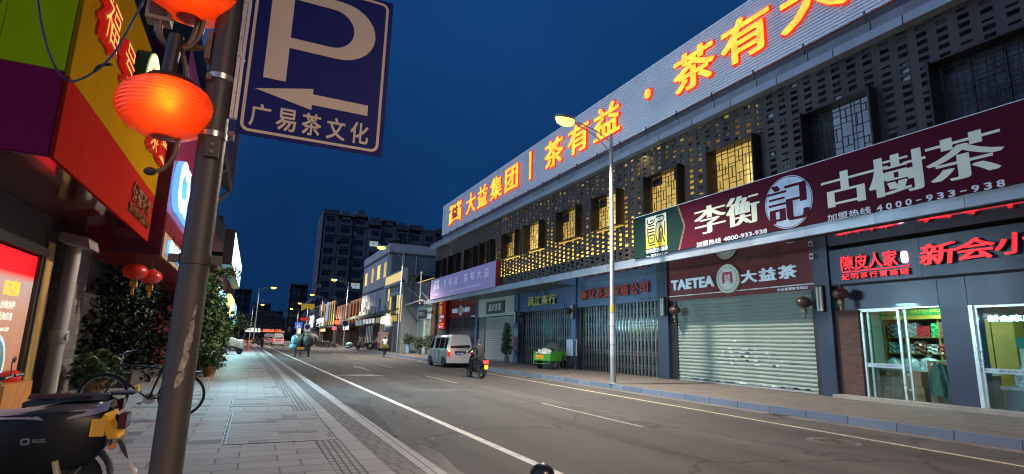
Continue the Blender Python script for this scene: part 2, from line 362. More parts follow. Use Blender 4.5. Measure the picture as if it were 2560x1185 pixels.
# ================================================================== THE SETTING
def asphalt():
    m = M('asphalt', (.062, .058, .056), .82, var=.22, scale=.9, bump=.5, bscale=140, spec=.35)
    n = m.node_tree; b = n.nodes["Principled BSDF"]
    t = n.nodes.new("ShaderNodeTexCoord"); nz = n.nodes.new("ShaderNodeTexNoise"); nz.inputs['Scale'].default_value = 260; n.links.new(t.outputs['Object'], nz.inputs['Vector'])
    src = b.inputs['Base Color'].links[0].from_socket
    r = n.nodes.new("ShaderNodeMapRange"); r.inputs[1].default_value = .3; r.inputs[2].default_value = .7; r.inputs[3].default_value = .65; r.inputs[4].default_value = 1.4; n.links.new(nz.outputs[0], r.inputs[0])
    def mul(a, b_):
        mu = n.nodes.new("ShaderNodeMix"); mu.data_type = 'RGBA'; mu.blend_type = 'MULTIPLY'; mu.inputs[0].default_value = 1; n.links.new(a, mu.inputs[6]); n.links.new(b_, mu.inputs[7]); return mu.outputs[2]
    c = mul(src, r.outputs[0])
    # tyre-polished lanes: long streaks along the road
    mp = n.nodes.new("ShaderNodeMapping"); mp.inputs['Scale'].default_value = (1.1, .025, 1); n.links.new(t.outputs['Object'], mp.inputs[0])
    n3 = n.nodes.new("ShaderNodeTexNoise"); n3.inputs['Scale'].default_value = 1.0; n3.inputs['Detail'].default_value = 6; n.links.new(mp.outputs[0], n3.inputs['Vector'])
    r3 = n.nodes.new("ShaderNodeMapRange"); r3.inputs[1].default_value = .3; r3.inputs[2].default_value = .7; r3.inputs[3].default_value = .62; r3.inputs[4].default_value = 1.30; n.links.new(n3.outputs[0], r3.inputs[0]); c = mul(c, r3.outputs[0])
    # cracks and tar seams
    wv = n.nodes.new("ShaderNodeTexNoise"); wv.inputs['Scale'].default_value = 1.4; n.links.new(t.outputs['Object'], wv.inputs['Vector'])
    ad = n.nodes.new("ShaderNodeMix"); ad.data_type = 'RGBA'; ad.blend_type = 'ADD'; ad.inputs[0].default_value = .9; n.links.new(t.outputs['Object'], ad.inputs[6]); n.links.new(wv.outputs['Color'], ad.inputs[7])
    vo = n.nodes.new("ShaderNodeTexVoronoi"); vo.feature = 'DISTANCE_TO_EDGE'; vo.inputs['Scale'].default_value = .28; n.links.new(ad.outputs[2], vo.inputs['Vector'])
    rv = n.nodes.new("ShaderNodeMapRange"); rv.inputs[1].default_value = .0; rv.inputs[2].default_value = .016; rv.inputs[3].default_value = .42; rv.inputs[4].default_value = 1.0; n.links.new(vo.outputs['Distance'], rv.inputs[0]); c = mul(c, rv.outputs[0])
    # oil spots
    vs = n.nodes.new("ShaderNodeTexVoronoi"); vs.inputs['Scale'].default_value = .9; n.links.new(ad.outputs[2], vs.inputs['Vector'])
    rs_ = n.nodes.new("ShaderNodeMapRange"); rs_.inputs[1].default_value = .03; rs_.inputs[2].default_value = .14; rs_.inputs[3].default_value = .6; rs_.inputs[4].default_value = 1.0; n.links.new(vs.outputs['Distance'], rs_.inputs[0]); c = mul(c, rs_.outputs[0])
    n.links.new(c, b.inputs['Base Color'])
    return m
KL = lambda y: 2.06 - .0155 * y         # left kerb, road side
KR = 11.85                               # right kerb, road side
ZL, ZR = .20, .17                        # pavement heights
kind(MB().box(-900, 900, -300, 1500, -.30, -.012).build("ground", M('dark_earth', (.03, .03, .03), .95)), 'structure')
kind(MB().quad([(-30, -25, 0), (18, -25, 0), (18, 420, 0), (-30, 420, 0)]).build("road", asphalt()), 'structure')
pav = brickmat('left_paving_slabs', (.21, .20, .19), (.27, .26, .25), (.07, .07, .07), 1.0, .62, .31, .010, .55, 'XY', (.11, .105, .10), .07, .35, .37)
tact = brickmat('tactile_paving', (.20, .19, .18), (.25, .24, .23), (.05, .05, .05), 1.0, .075, .15, .012, .6, 'XY', None, 0, 1.0, .0)
band = brickmat('dark_paving_strip', (.075, .07, .068), (.12, .115, .11), (.03, .03, .03), 1.0, .15, .30, .012, .6, 'XY', None, 0, .7, .5)
kst = brickmat('kerb_stone', (.25, .245, .24), (.30, .295, .285), (.09, .09, .09), 1.0, 1.0, .31, .012, .6, 'YX', None, 0, .4, .0)
kst2 = brickmat('slab_strip', (.22, .215, .205), (.28, .27, .26), (.08, .08, .08), 1.0, .6, .6, .010, .55, 'YX', None, 0, .4, .0)
def strip(name, xo0, xo1, z0, z1, mat, ya=-12, yb=160):
    vs = [(KL(y) + x, y, z) for y in (ya, yb) for x in (xo0, xo1) for z in (z0, z1)]
    mb = MB(); mb.add(vs, [(0, 1, 3, 2), (4, 6, 7, 5), (0, 4, 5, 1), (2, 3, 7, 6), (1, 5, 7, 3), (0, 2, 6, 4)])
    return kind(mb.build(name, mat), 'structure')
strip("left_kerb", -.20, 0, -.02, ZL, kst)
strip("dark_paving_strip", -.50, -.203, -.02, ZL - .004, band)
strip("slab_strip", -.74, -.503, -.02, ZL - .002, kst2)
strip("tactile_strip", -1.05, -.743, -.02, ZL + .001, tact)
strip("left_pavement", -9.0, -1.053, -.02, ZL - .002, pav)
# right pavement and kerb
rp = brickmat('right_paving', (.10, .085, .075), (.135, .12, .105), (.045, .04, .038), 1.0, .3, .3, .008, .75, 'XY', None, 0, .3, .5)
rk = brickmat('right_kerb_stone', (.085, .115, .175), (.14, .175, .24), (.03, .035, .045), 1.0, 1.0, .4, .012, .6, 'YX', None, 0, .4, .0)
mb = MB()
mb.add([(KR, -20, 0), (KR + .025, -20, ZR), (KR + .16, -20, ZR + .004), (KR + .16, -20, -.1), (KR, 200, 0), (KR + .025, 200, ZR), (KR + .16, 200, ZR + .004), (KR + .16, 200, -.1)],
       [(0, 4, 5, 1), (1, 5, 6, 2), (2, 6, 7, 3), (0, 1, 2, 3), (4, 7, 6, 5)])
kind(mb.build("right_kerb", rk), 'structure')
kind(MB().box(KR + .163, 30, -20, 200, -.1, ZR).build("right_pavement", rp), 'structure')
kind(MB().box(KR - .36, KR - .003, -20, 200, -.05, .006).build("gutter_strip", M('gutter_concrete', (.115, .105, .095), .8, var=.3, scale=2, bump=.4)), 'structure')
wl = M('worn_road_paint', (.55, .53, .48), .7, var=.35, scale=9, bump=.4, bscale=200)
wl2 = M('faded_road_paint', (.27, .25, .21), .75, var=.5, scale=12, bump=.4, bscale=200)
mb = MB()
WLX = lambda y: 3.63 - .0185 * y
ys = [-10, 5, 20, 40, 60, 90, 140]
mb.grid([[(WLX(y) - .07, y, .004), (WLX(y) + .07, y, .004)] for y in ys])
kind(mb.build("road_marking", wl), 'structure')
mb = MB()
for y in [-1.8] + [8.9 + 10.75 * i for i in range(9)]: mb.quad([(7.0, y, .004), (7.1, y, .004), (7.1, y + 4.15, .004), (7.0, y + 4.15, .004)])
kind(mb.build("road_marking", wl2), 'structure')
mb = MB(); RX = lambda y: 10.08 + .026 * y
mb.grid([[(RX(y) - .05, y, .004), (RX(y) + .05, y, .004)] for y in (-8, 4, 15, 26, 40)])
kind(mb.build("road_marking", M('worn_edge_paint', (.42, .38, .28), .75, var=.4, scale=10)), 'structure')
mb = MB()  # a worn lane arrow
mb.add([(5.25, 27.5, .004), (5.4, 27.5, .004), (5.4, 30.4, .004), (5.62, 30.4, .004), (5.32, 32.2, .004), (5.02, 30.4, .004), (5.25, 30.4, .004)], [(0, 1, 2, 3, 4, 5, 6)])
kind(mb.build("road_marking", wl2), 'structure')
# damp patches by the left gutter and repaired asphalt
dampm = M('damp_asphalt', (.030, .029, .029), .45, var=.3, scale=3, bump=.3, bscale=140, spec=.5)
def patch(name, cx, cy, rx, ry, seed, mat, z=.002):
    rnd = random.Random(seed); n = 26; ph = [rnd.uniform(0, 6.28) for _ in range(4)]
    pts = [(cx + rx * math.cos(a) * (1 + .22 * math.sin(3 * a + ph[0]) + .12 * math.sin(7 * a + ph[1])), cy + ry * math.sin(a) * (1 + .2 * math.sin(4 * a + ph[2]) + .1 * math.sin(9 * a + ph[3])), z) for a in [2 * math.pi * k / n for k in range(n)]]
    return kind(MB().quad(pts).build(name, mat), 'structure')
patch("damp_patch", 2.06, 11.6, .42, 2.7, 1, dampm); patch("damp_patch", 2.3, 7.0, .2, 1.9, 2, dampm); patch("damp_patch", 1.72, 22.5, .35, 2.4, 3, dampm)
patch("damp_patch", 1.3, 46.5, .6, 2.0, 4, dampm); patch("damp_patch", 4.2, 24.2, 1.0, .5, 5, dampm)
tarm = M('asphalt_repair', (.045, .043, .042), .85, var=.25, scale=6, bump=.5, bscale=140)
patch("asphalt_repair", 3.0, 10.35, .12, .16, 8, tarm); patch("asphalt_repair", 3.05, 9.8, .1, .14, 9, tarm); patch("asphalt_repair", 8.2, 21.3, .9, .5, 10, tarm); patch("asphalt_repair", 9.4, 11.0, .5, .9, 12, tarm)
patch("asphalt_repair", 5.6, 17.0, .9, .35, 13, M('pale_wear', (.068, .064, .061), .85, var=.3, scale=4, bump=.4, bscale=140))
for i, (xa, xb, ya, yb) in enumerate(((4.3, 5.1, 12.2, 16.8), (8.0, 8.7, 9.0, 19.5), (5.6, 6.5, 19.0, 20.4), (9.2, 10.0, 26, 29), (3.9, 4.6, 30, 41))):
    kind(MB().quad([(xa, ya, .0022), (xb, ya + .05, .0022), (xb + .03, yb, .0022), (xa + .02, yb - .08, .0022)]).build("asphalt_repair", tarm if i % 2 == 0 else M('newer_asphalt', (.040, .039, .039), .8, var=.2, scale=5, bump=.5, bscale=140)), 'structure')
kind(MB().box(6.2, 6.225, -8, 90, -.01, .0025).build("road_seam", M('tar_seam', (.025, .024, .024), .6, var=.3, scale=3)), 'structure')
for i, (x_, y_) in enumerate(((11.65, 9.6), (11.65, 22.8))):
    t = thing("drain_grate", ["iron drain grate in the right gutter before the pale shutter", "iron drain grate in the right gutter near the scooter rider"][i], "drain grate", (x_, y_, 0)); mb = MB(); mb.box(x_ - .17, x_ + .17, y_ - .25, y_ + .25, .004, .0085, 0)
    for k in range(8): mb.box(x_ - .13, x_ + .13, y_ - .22 + .057 * k, y_ - .195 + .057 * k, .0086, .010, 1)
    mb.build("grate", [M('cast_iron_dark', (.05, .045, .04), .6, .5), M('dark_gap', (.02, .02, .02))], t)
# fallen leaves and litter on the pavements
mb = MB(); rnd = random.Random(5)
for i in range(260):
    x, y = (rnd.uniform(-3.2, 1.6), rnd.uniform(6, 40)) if i % 3 == 0 else (rnd.uniform(2.1, 4), rnd.uniform(5, 45)) if i % 3 == 1 else (rnd.choice((rnd.uniform(11.5, 11.83), rnd.uniform(12.1, 16))), rnd.uniform(4, 40))
    z = .206 if i % 3 == 0 else .010 if x < 11.84 else .176; a = rnd.uniform(0, 6.28); s = rnd.uniform(.015, .04)
    mb.add([(x + s * math.cos(a), y + s * math.sin(a), z), (x - s * .5 * math.sin(a), y + s * .5 * math.cos(a), z + .004), (x - s * math.cos(a), y - s * math.sin(a), z), (x + s * .5 * math.sin(a), y - s * .5 * math.cos(a), z + .006)], [(0, 1, 2, 3)], i % 2)
kind(mb.build("fallen_leaves", [M('dry_leaf', (.12, .09, .04), .8), M('pale_litter', (.4, .4, .38), .8)]), 'stuff')
# pavement covers set in a metal frame
steel = M('galvanised_steel', (.45, .45, .44), .45, .8, var=.25, scale=8)
def cover(x0, x1, y0, y1, label):
    t = thing("utility_cover", label, "cover", (x0, y0, ZL))
    mb = MB(); wd = .05
    for a in ((x0, x0 + wd, y0, y1), (x1 - wd, x1, y0, y1)): mb.box(*a, ZL - .01, ZL + .004)
    for a in ((x0, x1, y0 - .015, y0), (x0, x1, y1, y1 + .015)): mb.box(*a, ZL - .01, ZL + .003, 1)
    for k in range(int((y1 - y0) / .12)):
        for xx in (x0 + .012, x1 - wd + .012): mb.box(xx, xx + .026, y0 + .04 + k * .12, y0 + .10 + k * .12, ZL + .003, ZL + .0075, 1)
    mb.build("cover_frame", [steel, M('dark_gap', (.02, .02, .02), .9)], t)
    mb = MB(); yy = y0; rnd = random.Random(int(x0 * 100))
    while yy < y1 - .05:
        h = min(.22, y1 - yy); xx = x0 + wd
        while xx < x1 - wd - .02:
            ww = min(rnd.choice((.25, .5, .65)), x1 - wd - xx); mb.box(xx + .004, xx + ww - .004, yy + .005, yy + h - .005, ZL - .004, ZL + .002, rnd.choice((0, 0, 0, 1))); xx += ww
        yy += h
    mb.build("cover_inlay", [M('cover_slab', (.23, .22, .21), .55, var=.2, scale=4, bump=.2), M('cover_slab_dark', (.14, .135, .13), .6)], t)
cover(-.22, 1.20, 7.95, 11.15, "larger stone inlaid cover with perforated metal edges in the left pavement")
cover(-.28, .92, 12.0, 13.5, "smaller stone inlaid cover beyond the large one in the left pavement")
mb = MB(); mb.lathe([(.02, .012), (.33, .012), (.36, .006)], 28, 0, (9.35, 6.6, 0)); mb.lathe([(.37, .003), (.43, .004)], 28, 1, (9.35, 6.6, 0))
for k in range(6): mb.box(9.1, 9.6, 6.4 + .08 * k - .02, 6.4 + .08 * k, .012, .016)
o = mb.build("manhole_cover", [M('cast_iron', (.12, .11, .10), .6, .6), M('concrete_ring', (.10, .095, .09), .85)]); tag(o, "round iron manhole cover in the near right lane by the edge line", "manhole cover")
mb = MB(); mb.lathe([(.09, 0), (.09, .006)], 20, 0, (.42, 6.0, ZL)); o = mb.build("stud_cover", steel); tag(o, "small round metal cap in the near left pavement", "cap")

# ================================================================== RIGHT: THE LONG TEA BUILDING
XC, XS, XF, XB = 14.4, 14.72, 16.5, 15.95
tb = thing("tea_building", "long two-storey market building with dark perforated screen and shops under a canopy", "building", (16.5, 25, ZR))
dark_panel = M('dark_metal_panel', (.045, .04, .042), .45, .3, var=.2, scale=2)
Y0, Y1 = -2.0, 48.7
mb = MB()
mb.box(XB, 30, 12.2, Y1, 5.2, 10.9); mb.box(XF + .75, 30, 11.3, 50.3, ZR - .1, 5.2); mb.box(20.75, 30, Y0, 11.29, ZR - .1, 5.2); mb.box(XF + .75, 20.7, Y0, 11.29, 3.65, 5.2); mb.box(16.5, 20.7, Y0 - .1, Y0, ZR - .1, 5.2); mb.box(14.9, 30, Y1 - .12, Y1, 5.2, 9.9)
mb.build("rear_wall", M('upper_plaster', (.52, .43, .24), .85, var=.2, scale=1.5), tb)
MB().box(XB, 30, Y0, 12.0, 5.2, 10.9).box(XS + .06, 30, 12.0, 12.19, 5.2, 9.93).build('shade_toned_rear_wall', M('shade_toned_plaster', (.075, .07, .075), .8, var=.4, scale=1.2), tb)  # shade put into the near wall's colour; divider added to block warm light
# perforated screen with real holes
WIN = [46.3, 42.7, 38.85, 35.6, 31.6, 28.3, 24.3, 20.8, 16.8, 13.2, 9.35, 5.85, 2.1]
WZ0, WZ1 = 7.0, 8.6
mb = MB(); PC, HW, PR, HH = .46, .24, .22, .125; zs0, zs1 = 5.2, 9.93
nc = int((Y1 - Y0) / PC); rnd = random.Random(11); back = MB()
def inwin(y0, y1): return any(y0 < wy + .98 and y1 > wy - .98 for wy in WIN)
for c in range(nc):
    ya = Y0 + c * PC; segs = [(ya, ya + PC - HW, None), (ya + PC - HW, ya + PC, c)]
    for a, b, hole in segs:
        spans = [(zs0, zs1)] if not inwin(a, b) else [(zs0, WZ0 - .1), (WZ1 + .1, zs1)]
        for z0, z1 in spans:
            if hole is None: mb.box(XS, XS + .05, a, b, z0, z1); continue
            z = z0; off = (c % 2) * PR * .5 + zs0 + .04
            k = 0
            while True:
                h0 = off + k * PR; k += 1
                if h0 >= z1 - .02: break
                if h0 < z0 + .02: continue
                hh = HH * rnd.choice((1, 1, 1, .8, .5)); h1 = min(h0 + hh, z1 - .02)
                mb.box(XS, XS + .05, a, b, z, h0); z = h1
                pb = .10 + .50 * max(0, min(1, (h0 - 6.3) / 2.6)) if 12.2 < a < 41 else .35
                if h0 > 5.9 and rnd.random() < pb: q = rnd.choice((0, .35, .6)); back.box(XS + .075, XS + .085, a + HW * q - .02, b + .02, h0 - .03, h1 + .03, rnd.choice((0, 0, 1, 2) if 12.2 < a < 41 else (0, 0, 0, 3)))
            if z < z1: mb.box(XS, XS + .05, a, b, z, z1)
mb.build("perforated_screen", M('screen_bronze', (.055, .046, .044), .55, .2, var=.4, scale=1.4, streak=True), tb)
back.build('added_hole_plates', [M('backing_black', (.012, .011, .011), .9), M('backing_brown', (.09, .07, .045), .8), M('backing_grey', (.20, .18, .14), .7), M('backing_pale', (.35, .42, .48), .5)], tb)['kind'] = 'stuff'  # plates added behind random holes to dim and vary them
mb = MB()
for y in [Y1 - .02 - 3.75 * k for k in range(14)]: mb.box(XS - .006, XS, y - .012, y + .012, 5.2, 9.93)
mb.box(XS - .006, XS - .001, Y0, Y1, 6.18, 6.195)
mb.build("screen_joint", M('joint_dark', (.02, .018, .018), .6), tb)
# projecting lattice windows
lat = M('lattice_bronze', (.025, .02, .018), .5, .3)
def lattice(mb, y0, y1, z0, z1, x):
    t = .018
    def bar(a, b, c, d): mb.box(x, x + .03, y0 + a * (y1 - y0) - (t / 2 if a == b else 0), y0 + b * (y1 - y0) + (t / 2 if a == b else 0), z0 + c * (z1 - z0) - (t / 2 if c == d else 0), z0 + d * (z1 - z0) + (t / 2 if c == d else 0))
    for a in (.06, .2, .34, .5, .66, .8, .94): bar(a, a, 0, 1)
    for a, b, c in ((0, .2, .12), (.06, .34, .25), (.2, .5, .36), (.34, .66, .18), (.5, .8, .3), (.66, .94, .42), (.8, 1, .12), (0, .34, .5), (.34, .66, .62), (.5, 1, .55), (.06, .5, .72), (.5, .8, .78), (.2, .66, .88), (.66, 1, .9), (0, .2, .85), (.8, .94, .68)): bar(a, b, c, c)
    for a, c, d in ((.13, .12, .25), (.27, .5, .72), (.42, .18, .36), (.58, .3, .55), (.73, .42, .62), (.87, .55, .78), (.42, .62, .88), (.13, .72, .85), (.87, .12, .3)): bar(a, a, c, d)
for i, wy in enumerate(WIN):
    mb = MB(); a, b = wy - 1.0, wy + 1.0; x0, x1 = XS - .36, XS + .12
    mb.box(x0, x1, a - .05, a, WZ0 - .05, WZ1 + .05); mb.box(x0, x1, b, b + .05, WZ0 - .05, WZ1 + .05); mb.box(x0 + .1, x1, a, b, WZ0 - .05, WZ0); mb.box(x0 + .1, x1, a, b, WZ1, WZ1 + .05)
    f = mb.build("window_frame", M('window_box_bronze', (.035, .028, .024), .4, .4), tb)
    mb = MB(); lattice(mb, a, b, WZ0, WZ1, XS - .02); mb.build("lattice", lat, f)
    st_ = "dddmllllllddd"[i] if i < 13 else 'd'
    mb = MB(); pm = [M('pane_dark', (.03, .033, .04), .25, var=.5, scale=1.5), M('pane_warm', (.30, .20, .06), .5, var=.5, scale=1.1, emit=(1, .64, .14), es=.52), M('pane_bright', (.4, .3, .1), .5, var=.5, scale=1.3, emit=(1, .70, .18), es=.95), M('pane_cool', (.10, .13, .18), .3, var=.6, scale=1.5, emit=(.5, .7, 1), es=.10)]
    rw = random.Random(i * 13 + 5)
    for k in range(3):
        ya_ = a + 2.0 * k / 3
        mi_ = {'d': rw.choice((0, 0, 3)), 'm': rw.choice((0, 1)), 'l': rw.choice((1, 1, 2))}[st_]
        mb.box(XS + .13 + .012 * k, XS + .14 + .012 * k, ya_ + .02, ya_ + .65, WZ0 + .02, WZ1 - .02, mi_)
        if st_ == 'l' and k != 1: mb.box(XS + .115, XS + .125, ya_ + .02, ya_ + .65, WZ1 - rw.uniform(.2, .6), WZ1 - .02, 0 if rw.random() < .3 else 1)
    mb.build("window_pane", pm, f)
# lights in the gap behind the screen
lampy = M('warm_tube', (.8, .6, .2), .5, emit=(1, .72, .16), es=3); lampc = M('cool_tube', (.7, .8, .9), .5, emit=(.55, .8, 1), es=1.2)
for nm, a, b, m_, pw, colr in (("light_tube", 12.6, 39.5, lampy, 1250, (1, .70, .14)), ("light_tube", .5, 11.5, lampc, 14, (.6, .8, 1))):
    MB().box(XS + .08, XB - .01, a - .4, b + .4, 5.78, 5.88).build("service_ledge", M("ledge_dark_brown", (.05, .04, .035), .8), tb)
    t_ = MB().box(XB - .12, XB - .06, a, b, 5.885, 5.905).build(nm, m_, tb)
    n = max(1, int((b - a) / 9))
    for k in range(n):
        ya = a + (b - a) * (k + .5) / n
        light("tube_glow", 'AREA', (XB - .36, ya, 5.93), pw / n, colr, t_, size=(b - a) / n - .4, size_y=.45, target=(XB - .05, ya, 7.2))
o_ = MB().box(XS + .5, XS + .56, 42.0, 45.5, 8.95, 8.98).build("light_tube", lampy, tb)
sp_ = light("spot_glow", 'SPOT', (XS - .42, 43.9, 7.9), 60, (1, .85, .35), o_, spot=R_(100), blend=1, target=(XS, 43.9, 9.3), radius=.05)
light("spot_glow", 'SPOT', (XS - .25, 18.2, 9.88), 40, (1, .8, .2), o_, spot=R_(110), blend=1, target=(XS + .1, 18.2, 9.0), radius=.03)
# cornice
cm = M('cornice_aluminium', (.33, .35, .38), .38, .35, var=.15, scale=1.2, streak=True)
mb = MB(); ys = [49.1 - 1.9 * k for k in range(28)]
for k in range(27):
    a, b = ys[k + 1] + .016, ys[k] - .016
    mb.box(14.4, 15.2, a, b, 9.935, 10.19); mb.box(14.58, 15.2, a + .9, b + .9, 10.29, 10.57, 1)
mb.box(14.68, 15.4, ys[-1], 49.3, 10.0, 10.5, 1)
mb.build("cornice", [cm, M('cornice_upper', (.21, .215, .225), .5, .2, var=.35, scale=1.2, streak=True)], tb)
mb = MB()
for k in range(27):
    mb.box(14.56, 14.60, ys[k] - .9, ys[k] - .86, 10.57, 10.95)
mb.box(14.78, 15.0, Y0, 47.0, 10.57, 10.9)
mb.build("parapet_posts", M('parapet_dark', (.06, .06, .065), .6), tb)
# canopy over the pavement
mb = MB()
ys = [50.5 - 2.0 * k for k in range(28)]
for k in range(27):
    a, b = ys[k + 1] + .006, ys[k] - .006
    mb.box(XC, XC + .12, a, b, 4.85, 5.07); mb.box(XC + .015, XC + .4, a, b, 5.076, 5.2)
canopy = mb.build("canopy", M('canopy_aluminium', (.36, .42, .50), .35, .5, var=.12, scale=1.5), tb)
for ya_, yb_, zz_ in ((-2, 11.3, 4.79), (11.3, 26.4, 4.86), (42.0, 50.4, 4.86)): MB().box(XC + .125, XF + .8, ya_, yb_, zz_, 4.9).build("soffit", M('gloss_soffit', (.05, .035, .035), .06, .25, var=0, spec=.9, coat=.6), canopy)
mb = MB()
for k in range(78): mb.box(XC + .12, XF + .8, 26.4 + .2 * k, 26.57 + .2 * k, 4.86, 4.89)
mb.box(XC + .12, XF + .8, 26.4, 42.0, 4.9, 4.92, 1)
mb.build("slatted_soffit", [M('soffit_slat', (.16, .16, .17), .35, .3, var=.1), M('soffit_black', (.01, .01, .012), .8)], canopy)
bluep = M('blue_grey_cladding', (.055, .105, .215), .30, .25, var=.1, scale=.8, spec=.6)
navy = M('navy_cladding', (.022, .034, .070), .35, .2, var=.12, scale=.8, spec=.6)
redp = M('maroon_cladding', (.125, .010, .016), .3, .1, var=.08, scale=.7)
mint = M('pale_green_grey_cladding', (.40, .46, .45), .5, var=.1, scale=1, streak=True)
def pillar(y0, y1, m, x=XF - .08, z1=4.86): MB().box(x, XF + .8, y0, y1, ZR - .02, z1).build("pillar", m, tb)
pillar(11.30, 11.82, navy); pillar(18.86, 19.56, navy); pillar(26.52, 27.06, bluep); pillar(34.02, 34.70, bluep); pillar(41.72, 42.30, bluep, XF - .05); pillar(49.5, 49.9, M('brown_post', (.06, .03, .025), .6), XF - .05)
def panelled(name, y0, y1, z0, z1, m, x=XF, seam=2.4):
    mb = MB(); n = max(1, round((y1 - y0) / seam)); s = (y1 - y0) / n
    for k in range(n): mb.box(x, x + .7, y0 + k * s + .004, y0 + (k + 1) * s - .004, z0, z1)
    return mb.build(name, m, tb)
panelled("fascia", 19.56, 26.52, 3.6, 4.86, bluep); panelled("fascia", 27.06, 34.02, 3.6, 4.86, bluep)
panelled("fascia", 11.82, 18.86, 3.52, 4.86, redp, seam=7.1); panelled("fascia", 42.30, 49.5, 3.6, 4.86, redp, seam=7.2)
panelled("fascia", 34.70, 41.72, 3.47, 4.86, mint, seam=7.0)
panelled("fascia", -2.0, 11.30, 3.62, 4.72, navy, XF, 2.6)
panelled("shop_wall", 6.9 + .8, 8.35, ZR - .02, 3.55, navy, XF + .06); panelled("shop_wall", 8.354, 10.95, 2.80, 3.55, navy, XF + .06, 2.4); panelled("shop_wall", -2, 7.696, 2.80, 3.55, navy, XF + .06)
MB().box(XF + .02, XF + .7, -2, 11.3, 3.555, 3.615).build("dark_recess", M('black_trim', (.008, .008, .01), .7), tb)
# folding lattice gates
chrome = M('gate_steel', (.22, .24, .265), .34, .85, var=.1, scale=4)
blackg = M('dark_shop_glass', (.012, .016, .02), .08, 0, var=0, spec=.9)
def gate(y0, y1, z0, z1, x=XF + .12, pitch=.13):
    mb = MB(); n = int((y1 - y0) / pitch); p = (y1 - y0) / n
    for k in range(n + 1):
        y = y0 + k * p; wd = (.045 if k % 2 else .018) if k % 13 else .07
        mb.box(x + (.03 if k % 2 else 0), x + .025 + (.03 if k % 2 else 0), y - wd, y + wd * .2, z0 + .02, z1)
    gb = mb.build("folding_gate", chrome, tb)
    mb = MB(); hz = z1 - z0
    for zc in (z0 + .12 * hz, z0 + .30 * hz, z0 + .50 * hz, z0 + .70 * hz, z0 + .88 * hz):
        for k in range(n - 1):
            y = y0 + k * p; d = .11; mb.add([(x + .026, y, zc - d), (x + .026, y + .015, zc - d - .012), (x + .026, y + 2 * p, zc + d), (x + .026, y + 2 * p - .015, zc + d + .012)], [(0, 1, 2, 3)])
            mb.add([(x + .028, y, zc + d), (x + .028, y + .015, zc + d + .012), (x + .028, y + 2 * p, zc - d), (x + .028, y + 2 * p - .015, zc - d - .012)], [(0, 1, 2, 3)])
    mb.build("scissor_links", M('gate_link_steel', (.16, .165, .18), .35, .8), gb)
    MB().box(x + .35, x + .4, y0 - .1, y1 + .1, z0 - .1, z1 + .05).build("dark_glass", blackg, gb)
gate(19.62, 26.10, ZR, 3.60); gate(27.25, 33.42, ZR, 3.60); gate(42.4, 49.2, ZR, 3.60)
for a, b in ((26.12, 26.50), (33.44, 34.0)): MB().box(XF + .05, XF + .7, a, b, ZR, 3.6).build("door_jamb", M('black_jamb', (.012, .012, .016), .5), tb)
# roller shutters
shm = M('shutter_green_white', (.20, .262, .240), .55, .0, var=.14, scale=1.0, streak=True)
def shutter(y0, y1, z0, z1, m, x=XF + .16, p=.14, parent=tb):
    rows = []; n = int((z1 - z0) / p)
    for k in range(n):
        z = z0 + k * p
        for dz, dx in ((0, .034), (.016, .008), (.062, -.012), (.108, .004), (.128, .034)):
            rows.append([(x + dx, y1, z + dz), (x + dx, y0, z + dz)])
    rows.append([(x, y1, z1), (x, y0, z1)])
    o = MB().grid(rows).build("roller_shutter", m, parent)
    MB().box(x - .02, x + .03, y0, y1, z0 - .05, z0).build("bottom_rail", M('shutter_rail', (.3, .33, .36), .5, .4), o); return o
sh1 = shutter(12.08, 18.50, ZR + .06, 3.52, shm)
MB().box(XF + .1, XF + .2, 12.0, 18.6, 3.50, 3.56).build("shutter_housing", M('shutter_rail', (.3, .33, .36)), sh1)
MB().box(XF + .1, XF + .7, 18.5, 18.86, ZR, 3.55).build("door_jamb", M('black_jamb', (.012, .012, .016)), tb); MB().box(XF + .1, XF + .7, 11.82, 12.08, ZR, 3.55).build("door_jamb", M('black_jamb', (.012, .012, .016)), tb)
stick = [M('sticker_%d' % i, c, .6, var=.25, scale=40) for i, c in enumerate(((.35, .5, .62), (.2, .33, .5), (.55, .6, .6), (.14, .2, .22)))]
mb = MB(); rnd = random.Random(3)
for i in range(120):      # small printed adverts in the middle of the shutter and along its foot
    if i < 62: y = rnd.gauss(14.95, .75); k = int(rnd.gauss(7.5, 1.4))
    else: y = rnd.uniform(12.2, 18.3); k = 0
    z = ZR + .06 + .14 * k + .035; ww = rnd.uniform(.05, .20)
    if not (12.15 < y < 18.3): continue
    mb.quad([(XF + .147, y + ww, z), (XF + .147, y, z), (XF + .147, y, z + rnd.uniform(.03, .055)), (XF + .147, y + ww, z + .05)], rnd.choice((0, 1, 2, 3)) if i < 62 else rnd.choice((0, 1, 1, 2)))
mb.build("advert_stickers", stick, sh1)
sh2 = shutter(34.95, 40.45, ZR + .06, 3.42, M('shutter_grey', (.27, .30, .30), .55, .0, var=.12, scale=1.0, streak=True))
mb = MB()
for i in range(40):
    y = rnd.uniform(35.1, 37.5); k = int(rnd.uniform(1, 11)); z = ZR + .06 + .14 * k + .035
    mb.quad([(XF + .147, y + .2, z), (XF + .147, y, z), (XF + .147, y, z + .05), (XF + .147, y + .2, z + .05)], rnd.choice((0, 1, 2)))
mb.build("advert_stickers", stick, sh2)
MB().box(XF + .1, XF + .7, 40.45, 41.72, ZR, 3.46).build("shop_wall", M('concrete_pier', (.14, .145, .15), .7), tb)
MB().box(XF - .35, XF + .1, Y0, 11.3, ZR - .02, ZR + .10).build("door_step", M('door_step_stone', (.26, .24, .22), .6, bump=.2), tb)
